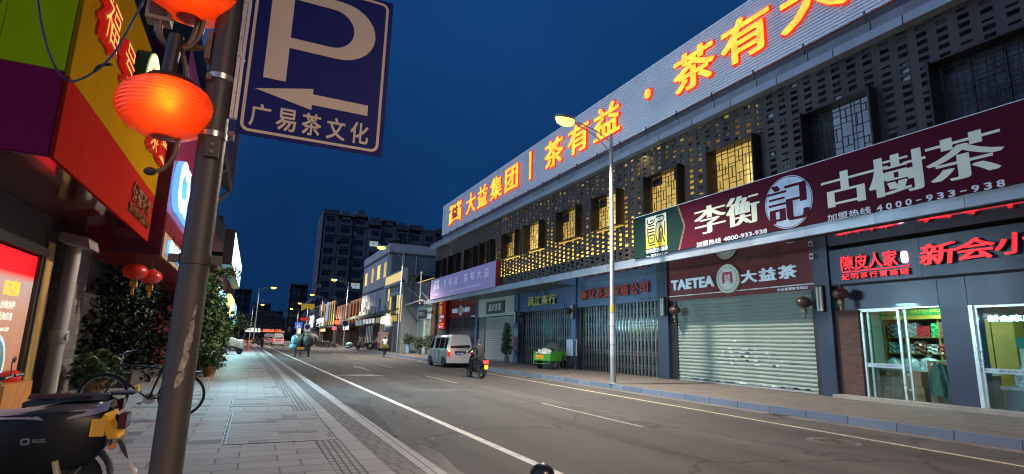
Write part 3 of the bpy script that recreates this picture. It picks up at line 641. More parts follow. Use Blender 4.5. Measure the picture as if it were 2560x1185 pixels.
# ================================================================== SIGNS ON THE TEA BUILDING
lit_o = M('letter_amber', (.9, .5, .1), .5, var=0, emit=(1, .47, .016), es=1.2)
def uneven(m, lo, hi, sc):
    n = m.node_tree; b = n.nodes["Principled BSDF"]; tc_ = n.nodes.new("ShaderNodeTexCoord"); nz = n.nodes.new("ShaderNodeTexNoise"); nz.inputs['Scale'].default_value = sc; nz.inputs['Detail'].default_value = 4; n.links.new(tc_.outputs['Object'], nz.inputs['Vector'])
    mr = n.nodes.new("ShaderNodeMapRange"); mr.inputs[1].default_value = .3; mr.inputs[2].default_value = .7; mr.inputs[3].default_value = lo; mr.inputs[4].default_value = hi; n.links.new(nz.outputs[0], mr.inputs[0]); n.links.new(mr.outputs[0], b.inputs['Emission Strength'])
uneven(lit_o, .75, 1.75, 2.2)
lit_r = M('letter_red_side', (.5, .02, .01), .5, var=0, emit=(1, .035, .012), es=.75)
red_d = M('letter_dark_red', (.25, .01, .02), .5, var=0, emit=(.5, .01, .03), es=.35)
XP = 14.75
t = thing("rooftop_sign", "ribbed white rooftop sign board with large glowing amber characters", "sign", (XP, 25, 10.9))
rows = []; z = 10.95
while z < 13.75:
    for dz, dx in ((0, 0), (.006, .05), (.030, .05), (.036, 0)): rows.append([(XP + dx, 47.15, z + dz), (XP + dx, -2, z + dz)])
    z += .112
rows += [[(XP, 47.15, 13.78), (XP, -2, 13.78)], [(XP + .5, 47.15, 13.78), (XP + .5, -2, 13.78)], [(XP + .5, 47.15, 10.95), (XP + .5, -2, 10.95)]]
mb = MB().grid(rows); mb.m = [1 if (k % 4 == 1 and k < len(mb.m) - 3) else 0 for k in range(len(mb.m))]; mb.build("ribbed_panel", [M('ribbed_white_metal', (.80, .81, .84), .45, .1, var=.06, scale=.6), M('rib_gap_shade', (.06, .065, .08), .8)], t)  # groove floors coloured dark, their shade put into the colour
def amber(c, y0, y1, z0, z1, song=.012):
    mb = MB(FR(XP)); text(mb, c, -y0 - .03, -y1 + .03, z0 - .03, z1 + .03, 0, .09, .026, song, front=1, side=1); text(mb, c, -y0, -y1, z0, z1, .092, .03, .018, song, front=0, side=0)
    mb.build("character", [lit_o, lit_r], t)
for c, a, b in (("大", 40.55, 38.6), ("益", 38.02, 36.17), ("集", 35.49, 33.54), ("团", 32.89, 30.97), ("茶", 27.18, 25.11), ("有", 24.52, 22.53), ("益", 21.94, 19.86), ("茶", 16.04, 13.91), ("有", 13.48, 11.45), ("大", 10.95, 8.75), ("益", 8.2, 6.1)):
    amber(c, a, b, 11.62, 13.2)
mb = MB(FR(XP)); mb.box(-29.3, -28.95, 11.55, 13.45, 0, .09, 1); mb.box(-29.24, -29.01, 11.6, 13.4, .092, .12, 0); mb.build("character", [lit_o, lit_r], t)
mb = MB()
for r, a, b, mi in ((.27, 0, .09, 1), (.22, .092, .12, 0)): mb.lathe([(r, 0), (r, b - a)], 24, mi, (XP - b, 17.75, 12.5), 'X')
mb.build("character", [lit_o, lit_r], t)
def flag(u0, u1, v0, v1):
    P = [(0, .0), (.25, .12), (.5, .2), (.75, .12), (1, .0), (1, .62), (.88, .66), (.88, .78), (1, .80), (1, .97), (.72, 1), (.62, .93), (.38, .93), (.28, 1), (0, .97), (0, .80), (.12, .78), (.12, .66), (0, .62)]
    return [(u0 + (u1 - u0) * x, v0 + (v1 - v0) * y) for x, y in P]
mb = MB(FR(XP)); mb.prism(flag(-44.95, -41.75, 11.42, 13.3), 0, .09, 1); mb.prism(flag(-44.85, -41.85, 11.5, 13.22), .092, .12, 0); text(mb, "益", -44.1, -42.6, 11.95, 12.95, .122, .02, .03, .02, front=2, side=2)
mb.build("emblem", [lit_o, lit_r, red_d], t)

maroon = M('banner_maroon', (.075, .006, .019), .6, var=.05, spec=.08, scale=.5)
cream = M('banner_cream', (.86, .87, .68), .6, var=.03, spec=.1); whitec = M('banner_white', (.74, .78, .84), .6, var=.02, spec=.1)
t = thing("billboard", "long maroon and green billboard with cream characters standing on the canopy edge", "billboard", (14.3, 10, 5.2))
mb = MB(FR(14.3)); mb.box(-18.45, 2, 5.16, 6.91, -.14, 0); mb.build("board", maroon, t)
mb = MB(FR(14.3)); mb.box(-18.46, 2, 6.915, 6.935, -.15, .01); mb.build("edge_trim", whitec, t)
mb = MB(FR(14.3)); mb.add([(-18.445, 5.165, .004), (-15.75, 5.165, .004), (-15.42, 6.04, .004), (-15.75, 6.905, .004), (-18.445, 6.905, .004)], [(0, 1, 2, 3, 4)])
for dx in (0, .05): mb.add([(-15.75 + .02 + dx, 5.165, .004), (-15.735 + .02 + dx, 5.165, .004), (-15.405 + dx + .02, 6.04, .004), (-15.735 + .02 + dx, 6.905, .004), (-15.75 + .02 + dx, 6.905, .004), (-15.42 + .02 + dx, 6.04, .004)], [(0, 1, 2, 5), (5, 2, 3, 4)], 1)
mb.build("green_panel", [M('banner_green', (.010, .030, .028), .6, spec=.08, var=.05), M('banner_line', (.4, .38, .25), .5)], t)
def goldmat():
    m = M('seal_gold', (.62, .45, .05), .5, var=0); n = m.node_tree; b = n.nodes["Principled BSDF"]; tc_ = n.nodes.new("ShaderNodeTexCoord"); s_ = n.nodes.new("ShaderNodeSeparateXYZ"); n.links.new(tc_.outputs['Object'], s_.inputs[0])
    r = n.nodes.new("ShaderNodeMapRange"); r.inputs[1].default_value = 5.8; r.inputs[2].default_value = 6.6; n.links.new(s_.outputs[2], r.inputs[0])
    mx = n.nodes.new("ShaderNodeMix"); mx.data_type = 'RGBA'; mx.inputs[6].default_value = (.72, .50, .05, 1); mx.inputs[7].default_value = (.62, .66, .55, 1); n.links.new(r.outputs[0], mx.inputs[0]); n.links.new(mx.outputs[2], b.inputs['Base Color']); return m
# square seal: gold field with rounded dark seal script strokes
mb = MB(FR(14.3)); mb.box(-17.62, -16.36, 5.47, 6.78, 0, .006, 0)
def stroke(pts, wd, mi=1):
    pts = [(p[0], p[1]) for p in pts]
    P = smoothpath([(a, b, 0) for a, b in pts], 5) if len(pts) > 2 else [Vector((a, b, 0)) for a, b in pts]
    L, Rr = [], []
    for i, p in enumerate(P):
        d = (P[min(i + 1, len(P) - 1)] - P[max(i - 1, 0)]).normalized(); nn = Vector((-d.y, d.x, 0)) * wd / 2
        L.append(p + nn); Rr.append(p - nn)
    mb.add([(-17.62 + 1.26 * q.x, 5.47 + 1.31 * q.y, .009) for q in L + Rr], [(i, i + 1, len(L) + i + 1, len(L) + i) for i in range(len(L) - 1)], mi)
for ptz in ([(.10, .93), (.10, .80), (.24, .76), (.40, .80), (.45, .90)], [(.12, .70), (.44, .70)], [(.12, .60), (.44, .60)], [(.12, .50), (.44, .50)], [(.10, .66), (.10, .36)], [(.13, .40), (.40, .40), (.44, .30), (.40, .18), (.15, .18), (.15, .38)], [(.22, .29), (.34, .29)], [(.16, .09), (.46, .09)],
            [(.52, .93), (.82, .93), (.90, .86), (.82, .78), (.58, .76), (.52, .66), (.50, .40), (.54, .2), (.62, .16), (.66, .3), (.66, .5), (.74, .62), (.82, .5), (.82, .3), (.92, .1)], [(.92, .75), (.92, .3)], [(.22, .86), (.38, .86)], [(.74, .45), (.74, .12)]): stroke(ptz, .045)
mb.build("seal", [goldmat(), M('banner_green', (0, 0, 0))], t)
mb = MB(FR(14.3)); K = dict(w0=.003, d=.006, fr=None)
textrow(mb, "李衡記古樹茶", -17.63, -16.31, 5.27, 5.44, .08, w0=.003, d=.006, bold=.012, song=.02)
textrow(mb, "始于", -17.3, -16.98, 5.10, 5.20, .1, w0=.003, d=.006, bold=.02); text(mb, "1914", -16.94, -16.62, 5.10, 5.20, .003, .006, .02)
mb.box(-17.62, -17.4, 5.145, 5.157, .003, .008); mb.box(-16.55, -16.32, 5.145, 5.157, .003, .008)
for a, b, c, d in ((-14.78, -13.62, -13.5, -11.74), (-9.72, -8.52, -8.36, -5.68)):
    textrow(mb, "加盟热线", a, b, 5.13, 5.31, .12, w0=.003, d=.006, bold=.022)
    if c < -10: text(mb, "4000-933-938", c, d, 5.15, 5.29, .003, .006, .03)
    else: textrow(mb, "4000-933-938", c, d, 5.14, 5.29, .75, w0=.003, d=.006, bold=.03)
mb.build("small_lettering", whitec, t)
for c, a, b, z0, z1 in (("李", 14.78, 13.42, 5.56, 6.56), ("衡", 13.28, 12.02, 5.58, 6.58), ("古", 9.76, 8.52, 5.50, 6.46), ("樹", 8.45, 7.18, 5.48, 6.52), ("茶", 7.06, 5.66, 5.50, 6.54)):
    mb = MB(FR(14.3)); text(mb, c, -a, -b, z0, z1, .003, .006, -.006, .052); mb.build("character", cream, t)
mb = MB(FR(14.3)); n = 48; cy, cz, r = -10.93, 5.97, .80
ring = lambda rr, w_: [(cy + rr * math.cos(2 * math.pi * k / n), cz + rr * math.sin(2 * math.pi * k / n), w_) for k in range(n)]
mb.add(ring(.775, .004), [tuple(range(n))]); mb.add(ring(.795, .004) + ring(.82, .004), [(k, (k + 1) % n, n + (k + 1) % n, n + k) for k in range(n)])
text(mb, "記", cy - .66, cy + .66, cz - .6, cz + .6, .005, .004, -.004, .05, front=1, side=1)
mb.build("round_emblem", [M('banner_pale_blue', (.55, .66, .78), .6, spec=.1), maroon], t)

t = thing("billboard", "lilac billboard with thin white characters and a red end at the far canopy", "billboard", (14.3, 40, 5.2))
MB().add([(14.3, 33.26, 5.17), (14.3, 48.2, 5.17), (14.3, 48.2, 6.95), (14.3, 33.26, 6.95)], [(0, 3, 2, 1)]).build("printed_face", M('lilac_print', (.46, .35, .60), .6, var=.04, spec=.1, scale=.4), t)
MB().box(14.305, 14.66, 33.255, 48.2, 5.165, 6.955).build("board", M('board_red', (.33, .035, .03), .5), t)
thin = M('print_white', (.8, .8, .84), .5, var=0, emit=(.8, .8, .9), es=.12, sample=False)
mb = MB(FR(14.3))
for c, a, b in (("茶", 44.4, 43.75), ("有", 43.1, 42.3), ("益", 41.75, 40.95), ("茶", 39.5, 38.6), ("有", 38.1, 37.2), ("大", 36.7, 35.85), ("益", 35.3, 34.45)): text(mb, c, -a, -b, 6.02, 6.65, .003, .006, -.004)
text(mb, "TAETEA TASTE ART ENLIGHTENMENT", -42.95, -35.8, 5.50, 5.60, .003, .005, .0)
textrow(mb, "大益茶", -47.1, -45.8, 5.42, 5.62, .1, w0=.003, d=.005, bold=.01); mb.build("lettering", thin, t)
mb = MB(FR(14.3)); mb.prism(flag(-47.1, -45.75, 5.92, 6.8), .002, .006, 0); text(mb, "益", -46.8, -46.05, 6.15, 6.62, .007, .004, .01, front=1, side=1); mb.build("emblem", [thin, M('lilac_print', (0, 0, 0))], t)

silver = M('letter_silver_blue', (.62, .72, .80), .35, .2, var=.04, emit=(.5, .7, .85), es=.16)
medal = M('medal_cream', (.62, .66, .58), .5, var=.05)
def teashop(y0, name_y, med, cn, z0, z1, label, small, line):
    t = thing("shop_sign", label, "sign", (XF, sum(med) / 2, 4.2))
    mb = MB(FR(XF)); text(mb, "TAETEA", -name_y[0], -name_y[1], z0, z1, .06, .05, .045); textrow(mb, "大益茶", -cn[0], -cn[1], z0 - .01, z1 + .03, .18, w0=.06, d=.05, bold=.035)
    mb.build("lettering", silver, t)
    mb = MB(); my = sum(med) / 2; mr = (med[0] - med[1]) / 2; mz = 4.2
    mb.lathe([(mr, 0), (mr, .1)], 36, 0, (XF - .1, my, mz), 'X'); mb.lathe([(mr * .64, 0), (mr * .64, .004)], 36, 1, (XF - .104, my, mz), 'X')
    mb.prism([(a * mr, b * mr + mz) for a, b in ((-.46, -.36), (-.2, -.28), (0, -.22), (.2, -.28), (.46, -.36), (.46, .30), (.38, .36), (.42, .46), (-.42, .46), (-.38, .36), (-.46, .30))], .104, .112, 2, lambda u, v, w_: (XF - w_, my - u, v))
    text(mb, "益", -my - .28 * mr, -my + .28 * mr, mz - .24 * mr, mz + .32 * mr, .113, .004, .03, front=0, side=0, fr=FR(XF))
    for k in range(26):     # leaf wreath
        a = 2 * math.pi * k / 26
        if .8 < a < 2.34: continue
        u, v = mr * .82 * math.cos(a), mr * .82 * math.sin(a); s = mr * .11
        mb.add([(XF - .103, my - u - s * math.cos(a + .9), mz + v + s * math.sin(a + .9)), (XF - .103, my - u - s * .5 * math.sin(a + .9), mz + v - s * .5 * math.cos(a + .9)), (XF - .103, my - u + s * math.cos(a + .9), mz + v - s * math.sin(a + .9)), (XF - .103, my - u + s * .5 * math.sin(a + .9), mz + v + s * .5 * math.cos(a + .9))], [(0, 1, 2, 3)], 3)
    for i, c in enumerate("TAETEA"):
        a = math.pi * (.76 - .52 * i / 5); cu, cv = mr * .80 * math.cos(a), mr * .80 * math.sin(a); s = mr * .12; rot = a - math.pi / 2; vs, fs, nz, W_, H_ = glyphs(c, .03)
        mb.add([(XF - .103 - .003 * z_, my - (cu + (x - .5) * s * math.cos(rot) - (y - .5) * s * math.sin(rot)), mz + cv + (x - .5) * s * math.sin(rot) + (y - .5) * s * math.cos(rot)) for x, y, z_ in vs], fs, 3)
    mb.build("medallion", [medal, M('medal_white', (.66, .72, .70), .5), M('medal_magenta', (.42, .02, .10), .5), M('medal_olive', (.22, .28, .22), .5)], t)
    mb = MB(FR(XF)); textrow(mb, "大益茶授权专营店", -small[0], -small[1], 3.56, 3.66, .12, w0=.003, d=.01, bold=.015); mb.build("small_lettering", silver, t)
    if line: MB(FR(XF)).box(-y0[0], -y0[1], 3.70, 3.735, .002, .012).build("white_line", M('trim_white', (.7, .74, .78), .4), t)
teashop((18.84, 11.84), (18.55, 16.12), (15.96, 14.84), (14.74, 12.42), 3.98, 4.38, "shop sign with round medallion on the maroon fascia above the near pale shutter", (13.28, 12.1), True)
teashop((49.4, 42.4), (48.1, 46.5), (46.2, 45.3), (45.2, 43.55), 4.05, 4.40, "shop sign with oval medallion on the far red fascia behind the van", (43.3, 42.4), False)
redl = M('brushed_red_letter', (.42, .045, .03), .3, .25, var=.1, scale=6)
t = thing("shop_sign", "dark red metal characters on the blue fascia beside the street lamp", "sign", (XF, 23, 4.2))
mb = MB(FR(XF)); chars = "新业茶業有限公司"
for i, c in enumerate(chars):
    a = 25.9 - i * .735
    text(mb, c, -a, -a + .60, 3.97 + (.06 if i % 3 == 1 else 0), 4.52, .05, .05, .03, shear=.06)
mb.build("lettering", redl, t); mb = MB(FR(XF)); textrow(mb, "电话:81542774", -20.85, -19.62, 3.68, 3.79, .2, w0=.002, d=.008, bold=.01); mb.build("small_lettering", M('phone_letter', (.16, .12, .11), .5), t)
t = thing("shop_sign", "green gold metal characters on the blue fascia above the green cargo tricycle", "sign", (XF, 30.6, 4.2))
mb = MB(FR(XF)); textrow(mb, "凤江茶行", -32.45, -28.8, 3.93, 4.52, .22, w0=.04, d=.09, bold=.035); mb.build("lettering", M('brushed_gold_letter', (.62, .60, .18), .3, .3, var=.1, scale=6), t)
t = thing("shop_plaque", "dark grey plaque with white brush characters on the pale green fascia", "plaque", (XF, 38, 4.1))
MB(FR(XF)).box(-39.86, -36.45, 3.67, 4.59, 0, .07).build("board", M('plaque_dark', (.045, .055, .06), .5), t)
mb = MB(FR(XF)); textrow(mb, "鑫安茶業", -39.35, -36.95, 3.87, 4.42, .15, w0=.071, d=.02, bold=.012, shear=.1); mb.build("lettering", M('plaque_white', (.65, .7, .72), .5), t)
# citrus shop
neon = M('neon_red', (.6, .01, .02), .4, var=0, emit=(1, .012, .022), es=1.5); neonside = M('neon_red_side', (.12, .01, .01), .4, var=0); uneven(neon, .7, 2.0, 4.0); pink = M('neon_pink', (.8, .3, .6), .4, var=0, emit=(1, .55, .85), es=3.0)
t = thing("shop_sign", "small glowing red two-row lettering with pink lozenge on the navy fascia", "sign", (XF, 10, 4.2))
mb = MB(FR(XF)); textrow(mb, "陳皮人家", -10.84, -9.18, 4.02, 4.46, .08, w0=.05, d=.05, bold=.03, side=1); textrow(mb, "紀明茶行寶商鋪", -10.84, -8.92, 3.73, 3.90, .3, w0=.05, d=.05, bold=.03, side=1); mb.box(-10.84, -8.9, 3.955, 3.985, .04, .08)
mb.build("lettering", [neon, neonside], t)
mb = MB(FR(XF)); mb.prism([(-9.0 + .085 * math.copysign(abs(math.cos(a)) ** .5, math.cos(a)), 4.22 + .17 * math.copysign(abs(math.sin(a)) ** .6, math.sin(a))) for a in [2 * math.pi * k / 20 for k in range(20)]], .05, .1); mb.build("lozenge", pink, t)
light("neon_glow", 'AREA', (XF - .25, 9.9, 4.25), 3.0, (1, .06, .10), t, size=1.9, size_y=.4, target=(XF - 1.5, 9.9, 4.45))
t = thing("shop_sign", "large glowing red brush characters on the navy fascia above the glass shop", "sign", (XF, 6.5, 4.2))
mb = MB(FR(XF))
for c, a, b, z0 in (("新", 8.56, 7.72, 3.92), ("会", 7.70, 6.90, 3.95), ("小", 6.86, 6.12, 3.98), ("青", 6.0, 5.25, 3.95), ("柑", 5.1, 4.3, 3.95)): text(mb, c, -a, -b, z0, 4.48, .08, .05, .024, .012, shear=.12, side=1)
mb.build("lettering", [neon, neonside], t)
light("neon_glow", 'AREA', (XF - .3, 6.6, 4.25), 5.0, (1, .05, .08), t, size=3.6, size_y=.4, target=(XF - 1.5, 6.6, 4.45))
# upright red sign at the far end
t = thing("hanging_sign", "upright red advertising sign with yellow top at the far end of the canopy", "sign", (16.1, 50.4, 3.7))
MB().box(16.05, 16.2, 49.2, 51.6, 2.62, 4.86).build("board", M('sign_red', (.42, .02, .03), .45, emit=(.6, .02, .03), es=.18), t)
mb = MB(FR(16.05)); mb.box(-50.9, -50.0, 4.0, 4.75, .002, .008, 0); textrow(mb, "批发零售", -51.4, -49.4, 3.62, 3.88, .15, w0=.003, d=.006, bold=.03, front=1, side=1); textrow(mb, "茶叶", -50.9, -49.9, 3.28, 3.52, .15, w0=.003, d=.006, bold=.02, front=1, side=1)
textrow(mb, "欢迎光临", -51.2, -49.6, 3.0, 3.2, .12, w0=.003, d=.006, bold=.02, front=2, side=2); textrow(mb, "茶·81542774", -51.2, -49.6, 2.76, 2.88, .12, w0=.003, d=.006, bold=.02, front=1, side=1); text(mb, "茶", -50.75, -50.15, 4.1, 4.65, .009, .004, .02, front=3, side=3)
mb.build("lettering", [M('sign_yellow', (.6, .42, .03), .5, emit=(.9, .6, .05), es=.3), M('sign_white', (.8, .8, .8), .5, emit=(1, 1, 1), es=.3), M('sign_orange', (.7, .3, .03), .5, emit=(1, .4, .05), es=.3), M('sign_red', (0, 0, 0))], t)

# ------------------------------------------------------------------ wall lamps, lanterns, small things on the shop fronts
def walllamp(y, z, label):
    t = thing("wall_lamp", label, "wall lamp", (XF - .09, y, z), group="unlit wall lamps on the pillars")
    MB().box(XF - .16, XF - .08, y - .11, y + .11, z - .42, z + .42).build("back_box", M('lamp_black', (.015, .015, .018), .5), t)
    mb = MB()
    for dy in (-.055, .055): mb.box(XF - .23, XF - .16, y + dy - .035, y + dy + .035, z - .40, z + .36)
    mb.build("glass_shade", M('milk_glass', (.50, .53, .48), .3, var=.05), t)
walllamp(11.58, 3.2, "unlit twin tube wall lamp on the navy pillar nearest the citrus shop"); walllamp(19.08, 3.3, "unlit twin tube wall lamp on the pillar beside the pale shutter"); walllamp(26.75, 3.35, "unlit twin tube wall lamp on the pillar between the two folding gates"); walllamp(34.3, 3.3, "unlit twin tube wall lamp on the pillar by the grey shutter")
def lantern(x, y, z, s, label, col=(.05, .03, .028), tass=(.12, .10, .07), grp="unlit brown lanterns under the canopy", em=None, name="lantern"):
    t = thing(name, label, "lantern", (x, y, z), group=grp)
    mb = MB(); n = 40; prof = []
    for i in range(13): a = math.pi * (.06 + .88 * i / 12); prof.append((s * math.sin(a), -s * .78 * math.cos(a)))
    rows = [[(x + r * (1 + .045 * abs(math.cos(n / 4 * 2 * math.pi * k / n * 1.0))) * math.cos(2 * math.pi * k / n), y + r * (1 + .045 * abs(math.cos(n / 4 * 2 * math.pi * k / n))) * math.sin(2 * math.pi * k / n), z + h) for k in range(n)] for r, h in prof]
    mb.grid(rows, close=True); mb.build("lantern_shade", M('lantern_%g' % col[0], col, .35, var=.1, emit=em, es=.05 if em else 0), t, 50)
    mb = MB(); mb.lathe([(s * .3, s * .74), (s * .33, s * .8), (s * .3, s * .88)], 14, 0, (x, y, z)); mb.lathe([(s * .3, -s * .88), (s * .33, -s * .8), (s * .3, -s * .74)], 14, 0, (x, y, z)); mb.tube([(x, y, z + s * .85), (x, y, z + s * 1.7)], .008, 5)
    mb.build("cap_ring", M('lantern_cap', (.25, .2, .1), .4, .6), t)
    mb = MB(); q = s * .42; mb.box(x - q, x + q, y - q, y + q, z - s * 1.75, z - s * .98) if name == "lantern" and s > .26 else mb.box(x - q * .7, x + q * .7, y - q * .7, y + q * .7, z - s * 1.45, z - s * .95); mb.box(x - q * .3, x + q * .3, y - q * .3, y + q * .3, z - s * 2.25, z - s * 1.5)
    mb.build("tassel", M('tassel_%g' % tass[0], tass, .7, bump=.4), t); return t
lantern(16.1, 12.0, 3.08, .23, "brown lantern at the near end of the pale shutter"); lantern(16.1, 18.05, 3.08, .23, "brown lantern at the far end of the pale shutter"); lantern(16.1, 10.75, 3.28, .22, "brown lantern beside the citrus shop door"); lantern(16.15, 33.0, 3.4, .24, "brown lantern at the far end of the farther folding gate"); lantern(16.15, 26.8, 3.4, .2, "brown lantern at the near end of the farther folding gate")
t = thing("security_camera", "small white security camera on the navy pillar top", "camera", (16.4, 11.75, 4.6)); MB().box(16.3, 16.42, 11.68, 11.82, 4.5, 4.68).build("housing", M('cam_white', (.6, .62, .64), .4), t); MB().lathe([(.04, 0), (.035, .02)], 12, 0, (16.28, 11.75, 4.59), 'X').build("lens", M('lens', (.01, .01, .02), .1), t)
t = thing("notice_board", "pale blue notice board leaning on the pillar between the folding gates", "notice", (16.35, 27.0, .9)); MB().box(16.36, 16.40, 26.75, 27.4, .9, 1.8).build("board", M('notice_blue', (.42, .55, .68), .5, var=.15, scale=20), t)
t = thing("wall_poster", "small blue and maroon poster on the pillar by the potted tree", "poster", (16.4, 34.3, 1.4)); mb = MB(); mb.box(16.40, 16.415, 33.95, 34.6, 1.95, 2.5, 0); mb.box(16.40, 16.415, 33.95, 34.6, 1.3, 1.94, 1); mb.build("sheet", [M('poster_blue', (.25, .38, .5), .5, var=.3, scale=30), M('poster_maroon', (.22, .06, .07), .5, var=.4, scale=30)], t)
mb = MB(); mb.tube(smoothpath([(16.38, 26.3, 1.75), (16.33, 26.3, 1.3), (16.36, 26.32, .7), (16.3, 26.3, .2)]), .022, 6); mb.ell((16.33, 26.3, 1.78), .05, .07, .05, 8, 5); o = mb.build("hose", M('hose_white', (.6, .6, .58), .5)); tag(o, "thin white hose hanging down the black jamb by the gate", "hose")

# ================================================================== CITRUS SHOP INTERIOR
si = thing("shop_interior", "lit citrus shop room with beige walls behind the glass fronts", "shop room", (18, 7, ZR))
MB().box(20.6, 20.7, -2, 11.3, .1, 3.6).box(17.3, 20.6, 11.2, 11.28, .1, 3.6).box(17.26, 20.6, -2, 11.2, 3.2, 3.3).build("wall", M('shop_wall_beige', (.30, .31, .26), .7, var=.1), si)
MB().box(16.5, 20.6, -2, 11.2, .1, ZR + .02).build("floor", M('shop_floor', (.22, .2, .17), .35, var=.2, scale=3), si)
mb = MB(); mb.box(18.2, 18.3, 1, 10.5, 3.14, 3.19); o_ = mb.build("ceiling_tube", M('led_tube', (.9, 1, 1), .4, var=0, emit=(.75, 1, 1), es=6), si)
light("tube_glow", 'AREA', (17.75, 9.2, 3.1), 135, (.50, 1, .86), o_, size=.5, size_y=3, target=(18.2, 9.2, 0)); light("tube_glow", 'AREA', (17.9, 5.6, 3.1), 90, (.42, .92, 1), o_, size=.5, size_y=3.5, target=(18.2, 5.6, 0))
MB().box(16.56, 17.2, 10.57, 11.3, ZR, 2.8).build("brick_pier", brickmat('brown_brick', (.07, .035, .03), (.10, .05, .042), (.05, .035, .03), 1.0, .22, .075, .008, .8, 'YZ', None, 0, .6, .5), si)
alu = M('door_aluminium', (.62, .72, .74), .3, .7, var=.05)
gl = glass('door_glass')
def glassdoor(y0, y1, z0, z1, x, label, wd=.06, strip=True):
    t = thing("glass_door", label, "glass door", (x, y0, z0))
    MB().box(x, x + .05, y0, y0 + wd, z0, z1).box(x, x + .05, y1 - wd, y1, z0, z1).box(x, x + .05, y0 + wd, y1 - wd, z0, z0 + .07).box(x, x + .05, y0 + wd, y1 - wd, z1 - wd, z1).build("door_frame", alu, t)
    MB().quad([(x + .025, y0 + wd, z0 + .07), (x + .025, y1 - wd, z0 + .07), (x + .025, y1 - wd, z1 - wd), (x + .025, y0 + wd, z1 - wd)]).build("glass_pane", gl, t)
    if strip:
        MB().box(x + .015, x + .02, y0 + wd, y1 - wd, 1.12, 1.24).build("frosted_band", M('frosted_band', (.35, .5, .58), .4), t)
        mb = MB(FR(x + .014)); text(mb, "新会陈皮·紀明茶行", -y1 + .35, -y1 + .35 + .5 * (y1 - y0), 1.15, 1.21, 0, .002, .01); mb.build("lettering", M('band_text', (.06, .12, .2), .5), t)
    return t
glassdoor(9.43, 10.53, .14, 2.80, 16.62, "left glass door panel of the citrus shop in a silver frame")
t = glassdoor(9.30, 10.40, .14, 2.78, 16.72, "rear sliding glass panel behind the left citrus shop door", .05, False)
glassdoor(5.2, 7.62, .12, 2.80, 16.62, "wide glass shopfront pane right of the navy wall panel")
MB().box(16.55, 16.62, 7.62, 7.70, .12, 2.8).box(16.55, 16.6, 8.36, 10.57, 2.79, 2.82).build("door_track", alu, si)
wood = M('shelf_wood', (.30, .20, .05), .5, var=.2, scale=4)
t = thing("display_shelf", "tall yellow wooden display shelf along the back of the citrus shop", "shelf", (19, 10, ZR))
mb = MB()
for y in (8.6, 9.55, 10.5, 11.15, 12.0): 
    if y < 11.2: mb.box(18.75, 19.5, y - .03, y + .03, ZR, 2.75)
for z in (.5, 1.05, 1.55, 2.05, 2.75): mb.box(18.73, 19.48, 8.6, 11.15, z - .025, z)
mb.build("shelf_frame", wood, t)
MB().box(18.66, 18.72, 8.5, 11.18, 2.72, 3.12).build("header_board", M('header_green', (.06, .30, .06), .5, var=.3, scale=7), t)
mb = MB(FR(18.66)); textrow(mb, "正宗新会陈皮大红柑", -11.1, -8.6, 2.8, 3.04, .12, w0=0, d=.006, bold=.02); mb.build("lettering", M('header_yellow', (.55, .5, .08), .5), t)
mb = MB(); mb.box(18.67, 18.74, 8.5, 11.18, 2.60, 2.715); mb.build("valance", M('valance_yellow', (.5, .38, .06), .5), t)
rnd = random.Random(21)
pk = [M('pack_%d' % i, c, .22, var=.6, scale=22, coat=.5, bump=.6, bscale=25) for i, c in enumerate(((.34, .40, .40), (.55, .56, .50), (.12, .26, .32), (.62, .26, .34), (.05, .55, .16), (.50, .04, .06), (.70, .74, .70), (.24, .12, .08)))]
names = {0: "clear bag of goods", 1: "pale packet", 2: "blue grey packet", 3: "pink wrapped parcel", 4: "bright green packet", 5: "red packet", 6: "white box", 7: "brown jar"}
for z0, z1 in ((2.06, 2.52), (1.56, 1.95), (1.06, 1.45)):
    y = 11.05
    while y > 8.75:
        ww = rnd.uniform(.16, .38); k = rnd.choice((0, 0, 1, 2, 6, 7)) if y > 10.2 else rnd.choice((3, 4, 4, 5, 6, 1, 7))
        h = (z1 - z0) * rnd.uniform(.7, 1)
        mb = MB(); a = len(mb.v); N = 5
        rows = [[(18.76 + .05 * math.sin(3 * i + y * 9) * math.sin(j * 1.3), y - ww * j / N + .015 * math.sin(i * 2.1 + j), z0 + h * i / N) for j in range(N + 1)] for i in range(N + 1)]
        mb.grid(rows); mb.grid([rows[-1], [(19.05, p[1], p[2] - .02) for p in rows[-1]]]); mb.grid([[r[0] for r in rows], [(19.05, r[0][1], r[0][2]) for r in rows]]); mb.grid([[r[-1] for r in rows], [(19.05, r[-1][1], r[-1][2]) for r in rows]])
        o = mb.build("tea_packet", pk[k]); row = "top" if z0 > 2 else "middle" if z0 > 1.5 else "lower"
        tag(o, "%s on the %s shelf of the citrus shop" % (names[k], row), "packet", "packets on the citrus shop shelf")
        y -= ww + rnd.uniform(.015, .05)
t = thing("shop_counter", "low counter with pale top across the middle of the citrus shop", "counter", (18, 9, ZR)); MB().box(17.75, 18.3, 7.9, 10.9, 1.02, 1.08).build("counter_top", M('counter_pale', (.5, .52, .5), .4), t); MB().box(17.8, 18.25, 7.95, 10.85, ZR, 1.02).build("counter_body", M('counter_brown', (.12, .10, .085), .6), t)
plast = M('plastic_bag', (.42, .52, .52), .12, var=.5, scale=18, coat=.8, bump=.9, bscale=14)
